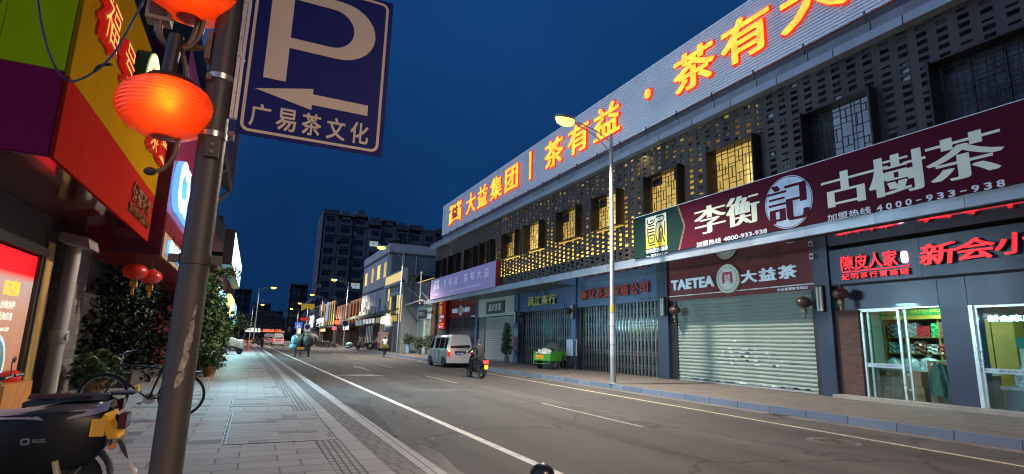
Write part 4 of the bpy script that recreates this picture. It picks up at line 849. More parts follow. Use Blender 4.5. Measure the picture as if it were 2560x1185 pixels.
def bag(x, y, z, r, h, label, m=None, grp="filled plastic bags in the citrus shop"):
    mb = MB(); rows = []
    for i in range(9):
        f = i / 8; rr = r * (1.0 - .25 * f) * math.sqrt(max(.04, 1 - (f - .25) ** 2 * 1.4)) if f < .8 else r * (.16 if f < .93 else .3)
        rows.append([(x + rr * (1 + .12 * math.sin(5 * a + 3 * f)) * math.cos(a), y + rr * (1 + .12 * math.cos(4 * a + 5 * f)) * math.sin(a), z + h * f) for a in [2 * math.pi * k / 14 for k in range(14)]])
    mb.grid(rows, close=True); return tag(mb.build("plastic_bag", m or plast, None, 50), label, "bag", grp)
for i, (y, r, h) in enumerate(((10.5, .24, .34), (10.0, .26, .38), (9.5, .3, .42), (9.0, .26, .3), (8.55, .25, .26), (8.15, .2, .32))): bag(18.0, y, 1.08, r * .9, h, ["bag at the far end of the counter", "second crumpled bag on the counter", "largest shiny bag in the middle of the counter", "bag right of the largest one on the counter", "flat bag near the door end of the counter", "upright white bag at the near end of the counter"][i])
cardm = M('cardboard', (.20, .145, .09), .8, var=.15, scale=3)
def carton(x0, y0, z0, sx, sy, sz, label):
    t = thing("carton", label, "carton", (x0, y0, z0), group="brown cartons stacked in the citrus shop")
    MB().box(x0, x0 + sx, y0, y0 + sy, z0, z0 + sz).build("box", cardm, t); MB().box(x0 - .003, x0 - .001, y0 + sy * .45, y0 + sy * .52, z0, z0 + sz).build("tape", M('tape', (.3, .24, .15), .4), t)
    MB().box(x0 - .003, x0 - .001, y0 + sy * .68, y0 + sy * .86, z0 + sz * .7, z0 + sz * .82).build("paper_tag", M('paper_tag', (.6, .62, .6), .6), t)
for i, (y, z, sy) in enumerate(((9.95, .19, .5), (9.95, .62, .45), (9.35, .19, .48), (9.4, .62, .42), (8.62, .19, .5), (8.62, .58, .5), (8.62, .97, .5), (8.05, .19, .5), (8.05, .58, .48), (8.05, .97, .46))):
    carton(17.3 if i < 4 else 17.15, y, z, .5, sy, .42 if i < 4 else .385, ["lower carton behind the left glass door", "upper carton behind the left glass door", "lower carton by the edge of the glass door", "upper carton by the edge of the glass door", "bottom carton of the first open doorway stack", "middle carton of the first open doorway stack", "top carton of the first open doorway stack", "bottom carton of the stack beside the navy panel", "middle carton of the stack beside the navy panel", "top carton of the stack beside the navy panel"][i])
# green raincoat draped over the stack
mb = MB(); rows = []
for i in range(12):
    f = i / 11; hw = .10 + .20 * math.sin(math.pi * min(1, f * .75 + .12)) - .05 * f
    rows.append([(17.02 - .10 * math.sin(math.pi * j / 11) + .03 * math.sin(j * 1.9 + f * 3), 8.74 + (j / 11 - .5) * 2 * hw + .10 * f * (1 if j > 6 else -.3), 1.30 - f * (1.0 if j < 4 or j > 8 else .86) - .04 * math.sin(j * 1.4)) for j in range(12)])
mb.grid(rows); o = mb.build("raincoat", M('raincoat_green', (.012, .075, .055), .5, var=.25, scale=5, bump=.4, bscale=12), None, 60); tag(o, "dark green raincoat hung over the cartons in the open shop doorway", "raincoat")
# right half: yellow cupboard, freezer, bags, LED line
t = thing("cupboard", "tall yellow cupboard behind the wide glass pane", "cupboard", (19, 8, ZR)); MB().box(18.8, 19.3, 7.75, 8.25, ZR, 2.6).box(18.8, 19.3, 8.28, 8.75, ZR, 2.55).build("doors", M('cupboard_yellow', (.42, .27, .03), .45, var=.15), t)
t = thing("chest_freezer", "white and green display freezer behind the wide glass pane", "freezer", (18.3, 6, ZR)); MB().box(18.2, 19.0, 5.2, 7.45, 1.05, 1.75).build("cabinet", M('freezer_white', (.55, .65, .62), .35), t); MB().box(18.19, 19.0, 5.15, 7.5, 1.76, 2.05).build("header", M('freezer_green', (.05, .28, .20), .3), t); MB().box(18.18, 18.2, 5.4, 7.25, 1.15, 1.65).build("window", M('freezer_dark', (.03, .05, .06), .1), t)
t = thing("shop_counter", "grey counter close behind the wide glass pane", "counter", (17.3, 6, ZR)); MB().box(17.1, 18.0, 4.5, 7.5, .72, .8).build("counter_top", M('counter_grey', (.32, .38, .40), .35), t); MB().box(17.15, 17.95, 4.5, 7.45, ZR, .72).build("counter_body", M('counter_blue_grey', (.12, .17, .20), .4), t)
for i, (y, r, h) in enumerate(((7.2, .17, .5), (6.75, .22, .34), (6.3, .2, .3), (5.85, .2, .4))): bag(17.5, y, .8, r, h, ["pointed pale bag on the grey counter", "round bag beside the pointed one on the grey counter", "low bag in the middle of the grey counter", "bag at the near end of the grey counter"][i], M('bag_orange', (.25, .07, .025), .3, var=.4, scale=20) if i == 2 else None)
mb = MB(FR(17.0)); textrow(mb, "新会陈皮 第一家陈皮", -7.5, -5.2, 2.40, 2.55, .1, w0=0, d=.02, bold=.045); o = mb.build("led_sign", M('led_text', (.6, .9, 1), .4, var=0, emit=(.45, .85, 1), es=4, sample=False)); tag(o, "glowing blue white scrolling LED line behind the wide glass pane", "LED sign")
# ================================================================== STREET LAMPS
polem = M('lamp_pole_grey', (.38, .40, .42), .4, .5, var=.12, scale=2, streak=True)
sodium = M('sodium_lamp', (1, .8, .4), .4, var=0, emit=(1, .62, .055), es=5.5)
def streetlamp(x, y, label, h=9.75, side=-1, power=12500, arm=2.1, stickers=False, lc=(1, .86, .70)):
    t = thing("street_lamp", label, "street lamp", (x, y, ZR), group="street lamps along the road")
    mb = MB(); mb.tube([(x, y, ZR), (x, y, 3), (x, y, h)], [.105, .095, .06], 14); mb.lathe([(.16, 0), (.16, .03), (.12, .05)], 16, 0, (x, y, ZR)); mb.lathe([(.085, 0), (.085, .12)], 14, 0, (x, y, h - 1.1)); mb.build("pole", polem, t, 50)
    mb = MB(); mb.tube(smoothpath([(x, y, h - .85), (x + side * .55, y, h - .35), (x + side * 1.2, y, h - .05), (x + side * arm * .85, y, h + .12)]), .026, 7); mb.tube(smoothpath([(x, y, h - .35), (x + side * .6, y, h - .05), (x + side * 1.3, y, h + .12), (x + side * arm * .85, y, h + .16)]), .022, 7); mb.build("arm", polem, t, 50)
    xe = x + side * arm
    mb = MB(); rows = [[(xe + .44 * rr * math.cos(a), y + .20 * rr * math.sin(a), h + zz) for a in [2 * math.pi * k / 18 for k in range(18)]] for rr, zz in ((1, .17), (1.02, .24), (.9, .31), (.5, .36), (.02, .37))]; mb.grid(rows, close=True); hd = mb.build("lamp_head", M('lamp_head_grey', (.3, .31, .32), .4, .4), t, 60)
    mb = MB(); rows = [[(xe + .40 * rr * math.cos(a), y + .18 * rr * math.sin(a), h + zz) for a in [2 * math.pi * k / 18 for k in range(18)]] for rr, zz in ((1, .20), (1.0, .10), (.88, 0.0), (.6, -.06), (.25, -.085), (.02, -.09))]; mb.grid(rows, close=True); mb.build("lamp_glass", sodium, t, 60)
    light("lamp_light", 'SPOT', (xe, y, h - .13), power, lc, t, spot=R_(152), blend=.6, target=(xe + side * (2.4 if y < 60 else .6), y, 0), radius=.14)
    if stickers:
        mb = MB()
        for z0, z1, mi in ((2.75, 3.02, 0), (2.25, 2.7, 1), (1.6, 2.2, 1), (1.15, 1.5, 1)): mb.lathe([(.103, z0), (.1025, z1)], 14, mi, (x, y, 0))
        mb.build("pasted_notices", [M('notice_yellow', (.45, .38, .08), .6, var=.4, scale=14), M('notice_pale', (.5, .52, .53), .6, var=.35, scale=18)], t)
    return t
streetlamp(11.97, 16.75, "nearest tall grey street lamp with pasted notices on the right kerb", stickers=True)
for y, lb in ((50.0, "second street lamp on the right, in front of the brick balcony house"), (83.0, "third street lamp on the right, with a round sign on its pole"), (116.0, "fourth street lamp on the right, beside the white lit shops"), (149.0, "fifth street lamp on the right, far down the street"), (182.0, "sixth and farthest street lamp on the right")): streetlamp(12.0, y, lb)
streetlamp(12.0, -16.2, "street lamp on the right kerb behind the viewpoint"); streetlamp(1.7, -8.5, "unseen street lamp on the left kerb behind the viewpoint", 9.0, 1, 13000, 1.6, lc=(1, .64, .36))  # left lamp put in out of view to warm near sign and pavement
for y, lb in ((95.0, "nearer distant street lamp over the left pavement"), (150.0, "farther distant street lamp over the left pavement")): streetlamp(KL(y) - .5, y, lb, 9.0, 1, 5000)
# ================================================================== VEHICLES
tyre = M('tyre_rubber', (.018, .018, .018), .85, bump=.3, bscale=120); rimm = M('wheel_rim', (.35, .36, .37), .35, .8)
blackp = M('black_plastic', (.018, .018, .02), .45, var=.2); darkgl = M('dark_glass', (.01, .012, .014), .06, var=0, spec=.9)
tail = M('tail_light', (.5, .02, .02), .25, var=0, emit=(1, .03, .02), es=4.5); tailr = M('tail_lens', (.30, .01, .02), .2, var=0, emit=(1, .03, .04), es=.35); chr_ = M('chrome', (.6, .6, .6), .15, 1, var=0)
def wheel(par, c, r, wd, name="wheel", spokes=5, axis='X', rim=None):
    mb = MB(); prof = [(r * .62, -wd / 2), (r * .93, -wd / 2), (r, -wd * .3), (r, wd * .3), (r * .93, wd / 2), (r * .62, wd / 2)]; mb.lathe(prof, 26, 0, c, axis); wo = mb.build(name, tyre, par, 40)
    mb = MB(); mb.lathe([(r * .66, -wd * .42), (r * .60, -wd * .3), (r * .60, wd * .3), (r * .66, wd * .42)], 24, 0, c, axis); mb.lathe([(r * .16, -wd * .46), (r * .16, wd * .46)], 12, 0, c, axis)
    for k in range(spokes):
        a = 2 * math.pi * k / spokes; ca, sa = math.cos(a) * r * .64, math.sin(a) * r * .64
        e = (c[0], c[1] + ca, c[2] + sa) if axis == 'X' else (c[0] + ca, c[1], c[2] + sa)
        for off in (-wd * .40, wd * .40): q = (off, 0, 0) if axis == 'X' else (0, off, 0); mb.tube([tuple(Vector(c) + Vector(q)), tuple(Vector(e) + Vector(q))], r * .07, 5)
    mb.build("rim", rim or rimm, wo, 40); return wo
def van(x, y, label):
    t = thing("minivan", label, "van"); t.location = (0, 0, 0)
    # local: tail at y=0, nose at +y, x centred
    ST = [(0.0, .72, .30, .62, 1.02, 1.72, 1.84, .90, .80, .60), (.10, .80, .26, .60, 1.02, 1.76, 1.885, .97, .80, .62), (.5, .81, .24, .60, 1.03, 1.79, 1.91, 1, .81, .63), (1.6, .81, .24, .60, 1.03, 1.81, 1.93, 1, .82, .64), (2.7, .81, .24, .60, 1.03, 1.79, 1.91, 1, .81, .62), (3.15, .81, .24, .60, 1.02, 1.66, 1.76, 1, .80, .60), (3.75, .80, .25, .60, 1.0, 1.16, 1.22, .99, .90, .70), (4.05, .76, .28, .56, .84, .93, .97, .96, .92, .75), (4.18, .66, .32, .5, .68, .74, .78, .9, .92, .8)]
    def sect(s):
        y_, W_, zb, zm, zl, zu, zr, k, ku, kr = s; w_ = W_
        return [(-w_ * .92 * k, y_, zb), (-w_ * 1.0, y_, zm), (-w_ * 1.0, y_, zl), (-w_ * ku, y_, zu), (-w_ * kr, y_, zr), (0, y_, zr + .02), (w_ * kr, y_, zr), (w_ * ku, y_, zu), (w_, y_, zl), (w_, y_, zm), (w_ * .92 * k, y_, zb)]
    rows = [sect(s) for s in ST]; mb = MB(); mb.grid(rows); mb.quad(rows[0][::-1]); mb.quad(rows[-1]); mb.quad([rows[0][0], rows[0][-1], rows[-1][-1], rows[-1][0]])
    body = mb.build("body", M('van_silver_white', (.50, .53, .55), .22, .25, var=.03, scale=1, coat=.7), t, 28)
    def side(sx, y0, y1, a, b, m, nm, off=.012):
        def P(yy, f):
            for i in range(len(ST) - 1):
                if ST[i][0] <= yy <= ST[i + 1][0]:
                    q = (yy - ST[i][0]) / (ST[i + 1][0] - ST[i][0]); L = Vector(rows[i][8]).lerp(Vector(rows[i + 1][8]), q); U = Vector(rows[i][7]).lerp(Vector(rows[i + 1][7]), q); p = L.lerp(U, f); return (sx * (p.x + off), yy, p.z)
        N = 4; mb = MB(); g = [[P(y0 + (y1 - y0) * i / N, f) for f in (a, (a + b) / 2, b)] for i in range(N + 1)]; mb.grid(g if sx < 0 else g[::-1]); return mb.build(nm, m, body)
    for sx in (-1, 1):
        for y0, y1 in ((.22, .60), (.72, 1.50), (1.60, 2.35)): side(sx, y0, y1, .08, .86, darkgl, "side_window")
        MB().add([(sx * .80, 2.45, 1.08), (sx * .80, 3.55, 1.06), (sx * .68, 3.02, 1.66), (sx * .67, 2.45, 1.70)], [(0, 1, 2, 3)]).build("side_window", darkgl, body)
        mb = MB(); mb.box(sx * .815 - .01, sx * .815 + .01, 2.40, 2.41, .35, 1.04).box(sx * .815 - .01, sx * .815 + .01, 1.54, 1.55, .35, 1.04).box(sx * .815 - .01, sx * .815 + .01, .35, 1.5, .80, .815); mb.build("door_seam", blackp, body)
        mb = MB(); mb.box(sx * .82 - .018, sx * .82 + .018, 2.2, 2.36, .90, .93).box(sx * .82 - .018, sx * .82 + .018, 1.42, 1.46, .82, .95); mb.build("door_handle", blackp, body)
        mb = MB(); mb.box(sx * .86 - .05, sx * .86 + .05, 2.98, 3.10, 1.06, 1.24); mb.build("wing_mirror", blackp, body)
        mb = MB(); mb.box(sx * .70 - .075, sx * .70 + .075, -.03, .16, .66, 1.06, 0); o_ = mb.build("tail_light", tailr, body); MB().box(sx * .70 - .05, sx * .70 + .05, -.045, -.031, .93, 1.04).build("lit_lens", M('tail_lit', (1, .5, .3), .3, var=0, emit=(1, .35, .12), es=4), o_)
        for yy in (.72, 3.22):
            mb = MB(); mb.prism([(yy + .36 * math.cos(a), .30 + .36 * math.sin(a)) for a in [math.pi * k / 12 for k in range(13)]] + [(yy - .36, .20), (yy + .36, .20)], -.006, .006, 0, lambda u, v, w_: (sx * (.812 + w_), u, v)); mb.build("wheel_arch", blackp, body)
            wheel(t, (sx * .74, yy, .29), .29, .17)
    mb = MB(); mb.add([(-.58, -.012, 1.13), (.58, -.012, 1.13), (.60, .0, 1.25), (.52, .02, 1.66), (.44, .025, 1.72), (-.44, .025, 1.72), (-.52, .02, 1.66), (-.60, .0, 1.25)], [tuple(range(8))]); mb.build("rear_window", darkgl, body)
    mb = MB()
    for k in range(3): mb.box(-.14 + .10 * k, -.08 + .10 * k, .015, .03, 1.645, 1.675)
    mb.build("brake_light", M('brake_red', (1, .05, .03), .3, var=0, emit=(1, .05, .02), es=5), body)
    mb = MB(); mb.box(-.34, .34, -.016, 0, .80, .96, 1); mb.box(-.24, .24, -.03, -.017, .74, .88, 0); text(mb, "粤A 30J60", -.21, .21, .765, .855, .031, .003, .02, front=2, side=2, fr=lambda u, v, w_: (u, -w_, v)); mb.build("number_plate", [M('plate_blue', (.03, .08, .35), .4), blackp, M('plate_white', (.8, .8, .8), .4)], body)
    mb = MB(); mb.add([(-.08, -.02, 1.06), (0, -.02, .99), (.08, -.02, 1.06), (.04, -.02, 1.06), (0, -.02, 1.03), (-.04, -.02, 1.06)], [(0, 1, 4, 5), (1, 2, 3, 4)]); mb.build("badge", M('badge_dark', (.12, .12, .12), .3, .8), body)
    mb = MB(); g = []
    for i in range(9): a = -1 + 2 * i / 8; g.append([(.83 * a, -.10 + .12 * abs(a) ** 3, z + .0) for z in (.28, .34, .50, .60)])
    mb.grid(g); mb.grid([[(p[-1][0], p[-1][1], p[-1][2]), (p[-1][0], p[-1][1] + .12, p[-1][2] + .01)] for p in g]); mb.build("rear_bumper", M('van_silver_white', (0, 0, 0)), body, 40)
    MB().box(-.74, .74, .1, 4.0, .18, .27).build("underbody", blackp, t)
    MB().box(-.62, .62, .6, 2.6, 1.925, 1.94).build("roof_rib", M('van_roof_grey', (.2, .21, .22), .4), body)
    t.location = (x, y, 0); return t
vn = van(11.08, 30.6, "silver white minivan with lit tail lights waiting at the right kerb"); vn.rotation_euler = (0, 0, R_(.8))
light("tail_glow", 'POINT', (10.35, 30.35, .98), 6, (1, .12, .06), vn, radius=.06)
# scooters ----------------------------------------------------------
def scooter(label, loc, rz, bodycol, seatcol=(.02, .02, .022), lit=False, plate=True, group=None, topbox=False, basket=False, tl=True):
    """local: nose at +y, tail at -y, wheels on z=0"""
    t = thing("scooter", label, "scooter", group=group)
    bm = M('scooter_body_%g_%g_%g' % bodycol, bodycol, .25, .1, var=.06, coat=.5)
    wheel(t, (0, .62, .22), .22, .09, "front_wheel", 6); wheel(t, (0, -.58, .22), .22, .10, "rear_wheel", 6)
    mb = MB(); rows = []
    for y_, w_, z0, z1 in ((-.88, .05, .66, .74), (-.80, .10, .58, .78), (-.6, .15, .46, .78), (-.35, .16, .40, .74), (-.12, .14, .30, .68), (.0, .12, .26, .40)):
        rows.append([(w_ * .6, y_, z0), (w_, y_, z0 + (z1 - z0) * .35), (w_ * .95, y_, z1 - .04), (w_ * .6, y_, z1), (-w_ * .6, y_, z1), (-w_ * .95, y_, z1 - .04), (-w_, y_, z0 + (z1 - z0) * .35), (-w_ * .6, y_, z0)])
    mb.grid(rows, close=True); mb.quad(rows[0]); mb.quad(rows[-1][::-1]); mb.box(-.16, .16, -.02, .36, .24, .30); mb.build("body", bm, t, 40)
    mb = MB(); rows = []
    for z, y_, w_, th in ((.22, .34, .15, .05), (.45, .40, .18, .07), (.7, .40, .17, .07), (.9, .36, .12, .06), (.98, .34, .08, .05)): rows.append([(-w_, y_ - th * .2, z), (-w_ * .7, y_ + th, z), (0, y_ + th * 1.6, z), (w_ * .7, y_ + th, z), (w_, y_ - th * .2, z), (0, y_ - .02, z)])
    mb.grid(rows, close=True); mb.quad(rows[-1]); mb.build("front_shield", bm, t, 40)
    mb = MB(); mb.tube([(0, .62, .22), (0, .50, .55), (0, .36, 1.0)], .028, 8); mb.tube([(-.055, .62, .22), (-.055, .52, .5)], .018, 6); mb.tube([(.055, .62, .22), (.055, .52, .5)], .018, 6); mb.build("fork", blackp, t, 40)
    mb = MB(); mb.prism([(.62 + .26 * math.cos(a), .22 + .26 * math.sin(a)) for a in [math.pi * (.1 + .75 * k / 10) for k in range(11)]] + [(.62 + .235 * math.cos(a), .22 + .235 * math.sin(a)) for a in [math.pi * (.85 - .75 * k / 10) for k in range(11)]], -.06, .06, 0, lambda u, v, w_: (w_, u, v)); mb.build("front_fender", bm, t)
    mb = MB(); rows = []
    for y_, w_, z in ((-.78, .08, .80), (-.70, .13, .83), (-.45, .15, .83), (-.2, .14, .79), (.02, .10, .76), (.08, .05, .73)): rows.append([(-w_, y_, z - .07), (-w_ * .9, y_, z), (0, y_, z + .015), (w_ * .9, y_, z), (w_, y_, z - .07)])
    mb.grid(rows); mb.build("seat", M('seat_%g' % seatcol[0], seatcol, .5, bump=.3, bscale=50), t, 50)
    hb = MB(); hb.tube(smoothpath([(-.34, .22, 1.06), (-.2, .30, 1.04), (0, .35, 1.0), (.2, .30, 1.04), (.34, .22, 1.06)]), .014, 7)
    for s in (-1, 1): hb.tube([(s * .24, .275, 1.05), (s * .35, .215, 1.06)], .021, 7)
    h = hb.build("handlebar", blackp, t, 40)
    for s in (-1, 1):
        mb = MB(); mb.tube([(s * .2, .3, 1.04), (s * .30, .34, 1.22)], .007, 5); mb.ell((s * .33, .33, 1.25), .065, .015, .045, 10, 6); mb.build("mirror", blackp, h, 50)
    mb = MB(); mb.ell((0, .47, .92), .07, .05, .055, 10, 6); mb.build("headlight", M('headlight', (.7, .7, .7), .1, var=0), t, 50)
    mb = MB(); mb.box(-.10, .10, -.93, -.87, .64, .76); to = mb.build("tail_light", tail if lit else tailr if tl else M('tail_lens_dark', (.06, .008, .008), .25), t)
    if lit: light("tail_glow", 'POINT', (0, -1.05, .7), 5, (1, .06, .03), t, radius=.05)
    mb = MB(); mb.prism([(-.60 + .27 * math.cos(a), .24 + .27 * math.sin(a)) for a in [math.pi * (.35 + .75 * k / 10) for k in range(11)]] + [(-.60 + .245 * math.cos(a), .24 + .245 * math.sin(a)) for a in [math.pi * (1.10 - .75 * k / 10) for k in range(11)]], -.065, .065, 0, lambda u, v, w_: (w_, u, v)); mb.tube([(-.1, -.58, .22), (-.09, -.5, .55)], .02, 6); mb.tube([(.1, -.58, .22), (.09, -.5, .55)], .02, 6); mb.build("rear_fender", blackp, t)
    if plate:
        mb = MB(); mb.box(-.09, .09, -.94, -.925, .40, .58, 0); mb.box(-.05, .05, -.93, -.88, .56, .64, 1); mb.build("number_plate", [M('ebike_plate', (.62, .45, .03) if lit else (.40, .40, .38), .4, emit=(1, .75, .05) if lit else None, es=.35), blackp], t)
    mb = MB(); mb.tube([(.0, .0, .27), (.16, -.05, .02)], .014, 6); mb.tube([(-.12, -.3, .3), (.12, -.3, .3)], .02, 6); mb.build("kickstand", blackp, t)
    if topbox: MB().box(-.2, .2, -.98, -.55, .84, 1.2).build("top_box", M('top_box', topbox, .5), t)
    if basket: MB().box(-.17, .17, .46, .74, .68, .92).build("basket", blackp, t)
    t.location = loc; t.rotation_euler = (0, 0, rz); return t
sc = scooter("black scooter with glowing red tail light and yellow plate ridden past the van", (8.95, 22.65, 0), R_(6), (.02, .02, .024), lit=True)
HB = 1.05
person("person in dark jacket riding the black scooter past the van", (8.95, 22.55, 0), R_(6), dict(pelvis=(0, -.32, .86), waist=(0, -.30, 1.0), chest=(0, -.20, 1.24), neck=(0, -.16, 1.40), head=(0, -.11, 1.50), crown=(0, -.12, 1.63), shl=(-.2, -.17, 1.33), ell=(-.32, .02, 1.14), wrl=(-.32, .24, 1.08), hal=(-.31, .32, 1.08), shr=(.2, -.17, 1.33), elr=(.32, .02, 1.14), wrr=(.32, .24, 1.08), har=(.31, .32, 1.08), hil=(-.12, -.28, .84), knl=(-.20, .16, .78), anl=(-.15, .22, .36), tol=(-.15, .36, .33), hir=(.12, -.28, .84), knr=(.20, .16, .78), anr=(.15, .22, .36), tor=(.15, .36, .33)), (.022, .020, .020), (.018, .018, .022), sleeve='long')
# green cargo tricycle ----------------------------------------------
def cargo_trike(label, loc, rz, col, tarp=True):
    t = thing("cargo_tricycle", label, "tricycle"); g = M('trike_paint_%g' % col[1], col, .4, var=.15, scale=3)
    # local: tailgate at -y, nose at +y
    mb = MB(); mb.box(-.55, -.52, -.8, .75, .5, .95); mb.box(.52, .55, -.8, .75, .5, .95); mb.box(-.52, .52, .72, .75, .5, .95); mb.box(-.55, .55, -.8, .75, .45, .5)
    for z in (.62, .80): mb.box(-.565, -.55, -.8, .75, z, z + .04); mb.box(.55, .565, -.8, .75, z, z + .04)
    for y_ in (-.78, .0, .73): mb.box(-.57, -.55, y_ - .02, y_ + .02, .45, .95)
    mb.build("cargo_bed", g, t)
    mb = MB(); mb.box(-.55, .55, -.835, -.805, .46, .82, 0); mb.box(-.40, .10, -.842, -.836, .60, .76, 1); mb.box(-.45, .12, -.842, -.836, .54, .57, 2); text(mb, "请勿超载", -.36, .06, .62, .74, .843, .002, .03, front=2, side=2, fr=lambda u, v, w_: (u, -w_, v)); mb.build("tailgate", [g, M('reflect_orange', (.75, .16, .02), .4, emit=(1, .2, .02), es=.3), M('reflect_yellow', (.7, .5, .05), .4)], t)
    mb = MB(); mb.tube([(-.5, -.88, .30), (-.5, -.88, .46), (-.5, -.7, .46)], .02, 6); mb.tube([(.5, -.88, .30), (.5, -.88, .46), (.5, -.7, .46)], .02, 6); mb.tube([(-.5, -.88, .30), (.5, -.88, .30)], .02, 6); mb.build("rear_bumper", g, t, 40)
    for s in (-1, 1): wheel(t, (s * .48, -.3, .25), .25, .10, "rear_wheel", 8)
    wheel(t, (0, 1.35, .25), .25, .09, "front_wheel", 8)
    mb = MB(); mb.tube([(0, .7, .42), (0, 1.0, .42), (0, 1.15, .65)], .03, 8); mb.tube([(0, 1.35, .25), (0, 1.15, .85), (0, 1.1, 1.05)], .028, 8); mb.tube(smoothpath([(-.36, .92, 1.10), (-.15, 1.08, 1.08), (.15, 1.08, 1.08), (.36, .92, 1.10)]), .016, 7); mb.build("front_frame", blackp, t, 40)
    mb = MB(); mb.ell((0, .86, .82), .16, .18, .06, 12, 6); mb.build("seat", blackp, t, 50)
    t.location = loc; t.rotation_euler = (0, 0, rz); return t
TX, TY = 15.0, 26.85
cargo_trike("bright green cargo tricycle parked before the farther folding gate", (TX, TY, ZR), R_(-62), (.05, .30, .035))
mb = MB(); rows = []
for i in range(11):
    f = i / 10; rows.append([(-.50 + 1.0 * j / 9, -.15 + 1.05 * f, .92 + .55 * math.sin(math.pi * min(1, f * .8 + .12)) * (.75 + .25 * math.cos((j - 4) * .55)) + .03 * math.sin(j * 2.2 + i) - (.25 if j in (0, 9) else 0)) for j in range(10)])
mb.grid(rows); o = mb.build("tarpaulin", M('tarp_grey_green', (.05, .07, .07), .6, var=.25, scale=4, bump=.5, bscale=9), None, 60); tag(o, "dark grey tarpaulin heaped over the green cargo tricycle", "tarpaulin"); o.location = (TX, TY, ZR); o.rotation_euler = (0, 0, R_(-62))
mb = MB(); mb.ell((-.05, -.45, .70), .26, .2, .16, 14, 8, 0, .2); rows = [[(-.45 + .9 * j / 8, -.78 + .3 * i / 4, .55 + .06 * math.sin(j + i * 2) + .05 * i) for j in range(9)] for i in range(5)]; mb.grid(rows); o = mb.build("white_sheet", M('sheet_white', (.6, .62, .58), .8, bump=.5, bscale=15), None, 60); tag(o, "crumpled white sheet lying in the bed of the green tricycle", "sheet"); o.location = (TX, TY, ZR + .25); o.rotation_euler = (0, 0, R_(-62))
t = thing("stool", "dark low table standing between the tricycle and the pillar", "table", (15.8, 26.2, ZR)); MB().box(15.5, 16.2, 25.95, 26.45, .85, .9).build("top", blackp, t)
for x_ in (15.55, 16.15):
    for y_ in (26.0, 26.4): MB().box(x_ - .025, x_ + .025, y_ - .025, y_ + .025, ZR, .85).build("leg", blackp, t)
# potted plants -----------------------------------------------------
leafd = M('leaf_dark', (.022, .045, .018), .5, var=.4, scale=6); leafm = M('leaf_mid', (.04, .085, .025), .5, var=.35, scale=6); leafl = M('leaf_light', (.075, .14, .04), .45, var=.3, scale=6); barkm = M('bark', (.06, .045, .03), .9, bump=.5)
potm = M('pot_grey', (.14, .15, .17), .6, var=.2); potb = M('pot_blue', (.20, .36, .55), .4, var=.1); pott = M('pot_terracotta', (.22, .11, .05), .7, var=.2)
def potted(name, label, x, y, z, blobs, n, size, pot, pr=.2, ph=.4, mi=(0, 0, 1), grp=None):
    t = thing(name, label, "potted plant", (x, y, z), group=grp)
    if pot: MB().lathe([(pr * .75, 0), (pr, ph), (pr * 1.06, ph), (pr * 1.06, ph + .04), (pr * .9, ph + .04), (pr * .85, ph - .03)], 18, 0, (x, y, z)).build("pot", pot, t, 40)
    mb = MB(); top = max(b[2] for b in blobs); mb.tube([(x, y, z + ph - .05), (x + .03, y, z + top * .6), (x, y, z + top)], [.03, .02, .01], 6)
    for b in blobs:
        for k in range(5): mb.tube([(x, y, z + b[2] * .7), (x + b[0] + b[3] * .7 * math.cos(k * 1.26), y + b[1] + b[4] * .7 * math.sin(k * 1.26), z + b[2] + b[5] * .4)], [.012, .004], 4)
    mb.build("stem", barkm, t)
    mb = MB(); leaves(mb, [(x + a, y + b, z + c, d, e, f) for a, b, c, d, e, f in blobs], n, size, mi); mb.build("foliage", [leafd, leafm, leafl], t); return t
potted("potted_tree", "tall narrow potted tree before the grey roller shutter", 15.75, 34.3, ZR, [(0, 0, 1.0, .42, .42, .5), (0, 0, 1.7, .36, .36, .5), (.02, 0, 2.35, .28, .28, .42)], 1500, .13, potm)
potted("potted_shrub", "dark potted shrub in a grey pot nearest the van", 14.9, 53.2, ZR, [(0, 0, 1.1, .7, .6, .6)], 700, .16, potm, .25, .5); potted("potted_shrub", "dark potted shrub in a tall blue pot by the brick corner", 14.6, 56.3, ZR, [(0, 0, 1.45, .65, .6, .6)], 700, .16, potb, .22, .85); potted("potted_shrub", "dark potted shrub directly behind the front of the van", 14.3, 47.5, ZR, [(0, 0, 1.2, .7, .6, .7)], 700, .16, potm, .25, .5)
# ================================================================== BUILDINGS FARTHER ALONG THE RIGHT
gbrick = brickmat('grey_brick', (.27, .28, .29), (.33, .34, .35), (.12, .125, .13), 1.0, .26, .085, .010, .8, 'YZ', None, 0, .4, .5, 1.0, .2)
gbrickx = brickmat('grey_brick_side', (.20, .22, .24), (.25, .27, .29), (.11, .115, .12), 1.0, .26, .085, .010, .8, 'XZ', None, 0, .4, .5, 1.0, .2)
plaster = M('grey_render', (.50, .49, .46), .85, var=.14, scale=.8, streak=True); darkband_ = M('render_band', (.10, .095, .09), .8)
glow_paint = M('painted_lamplight', (.6, .5, .25), .6, var=.3, scale=3, emit=(1, .70, .20), es=.75); glassdk = M('window_dark', (.02, .024, .03), .12, var=0, spec=.8); stonew = M('pale_stone', (.42, .42, .40), .7, var=.1)  # lamplight put into balcony, sill and roof surfaces as emission
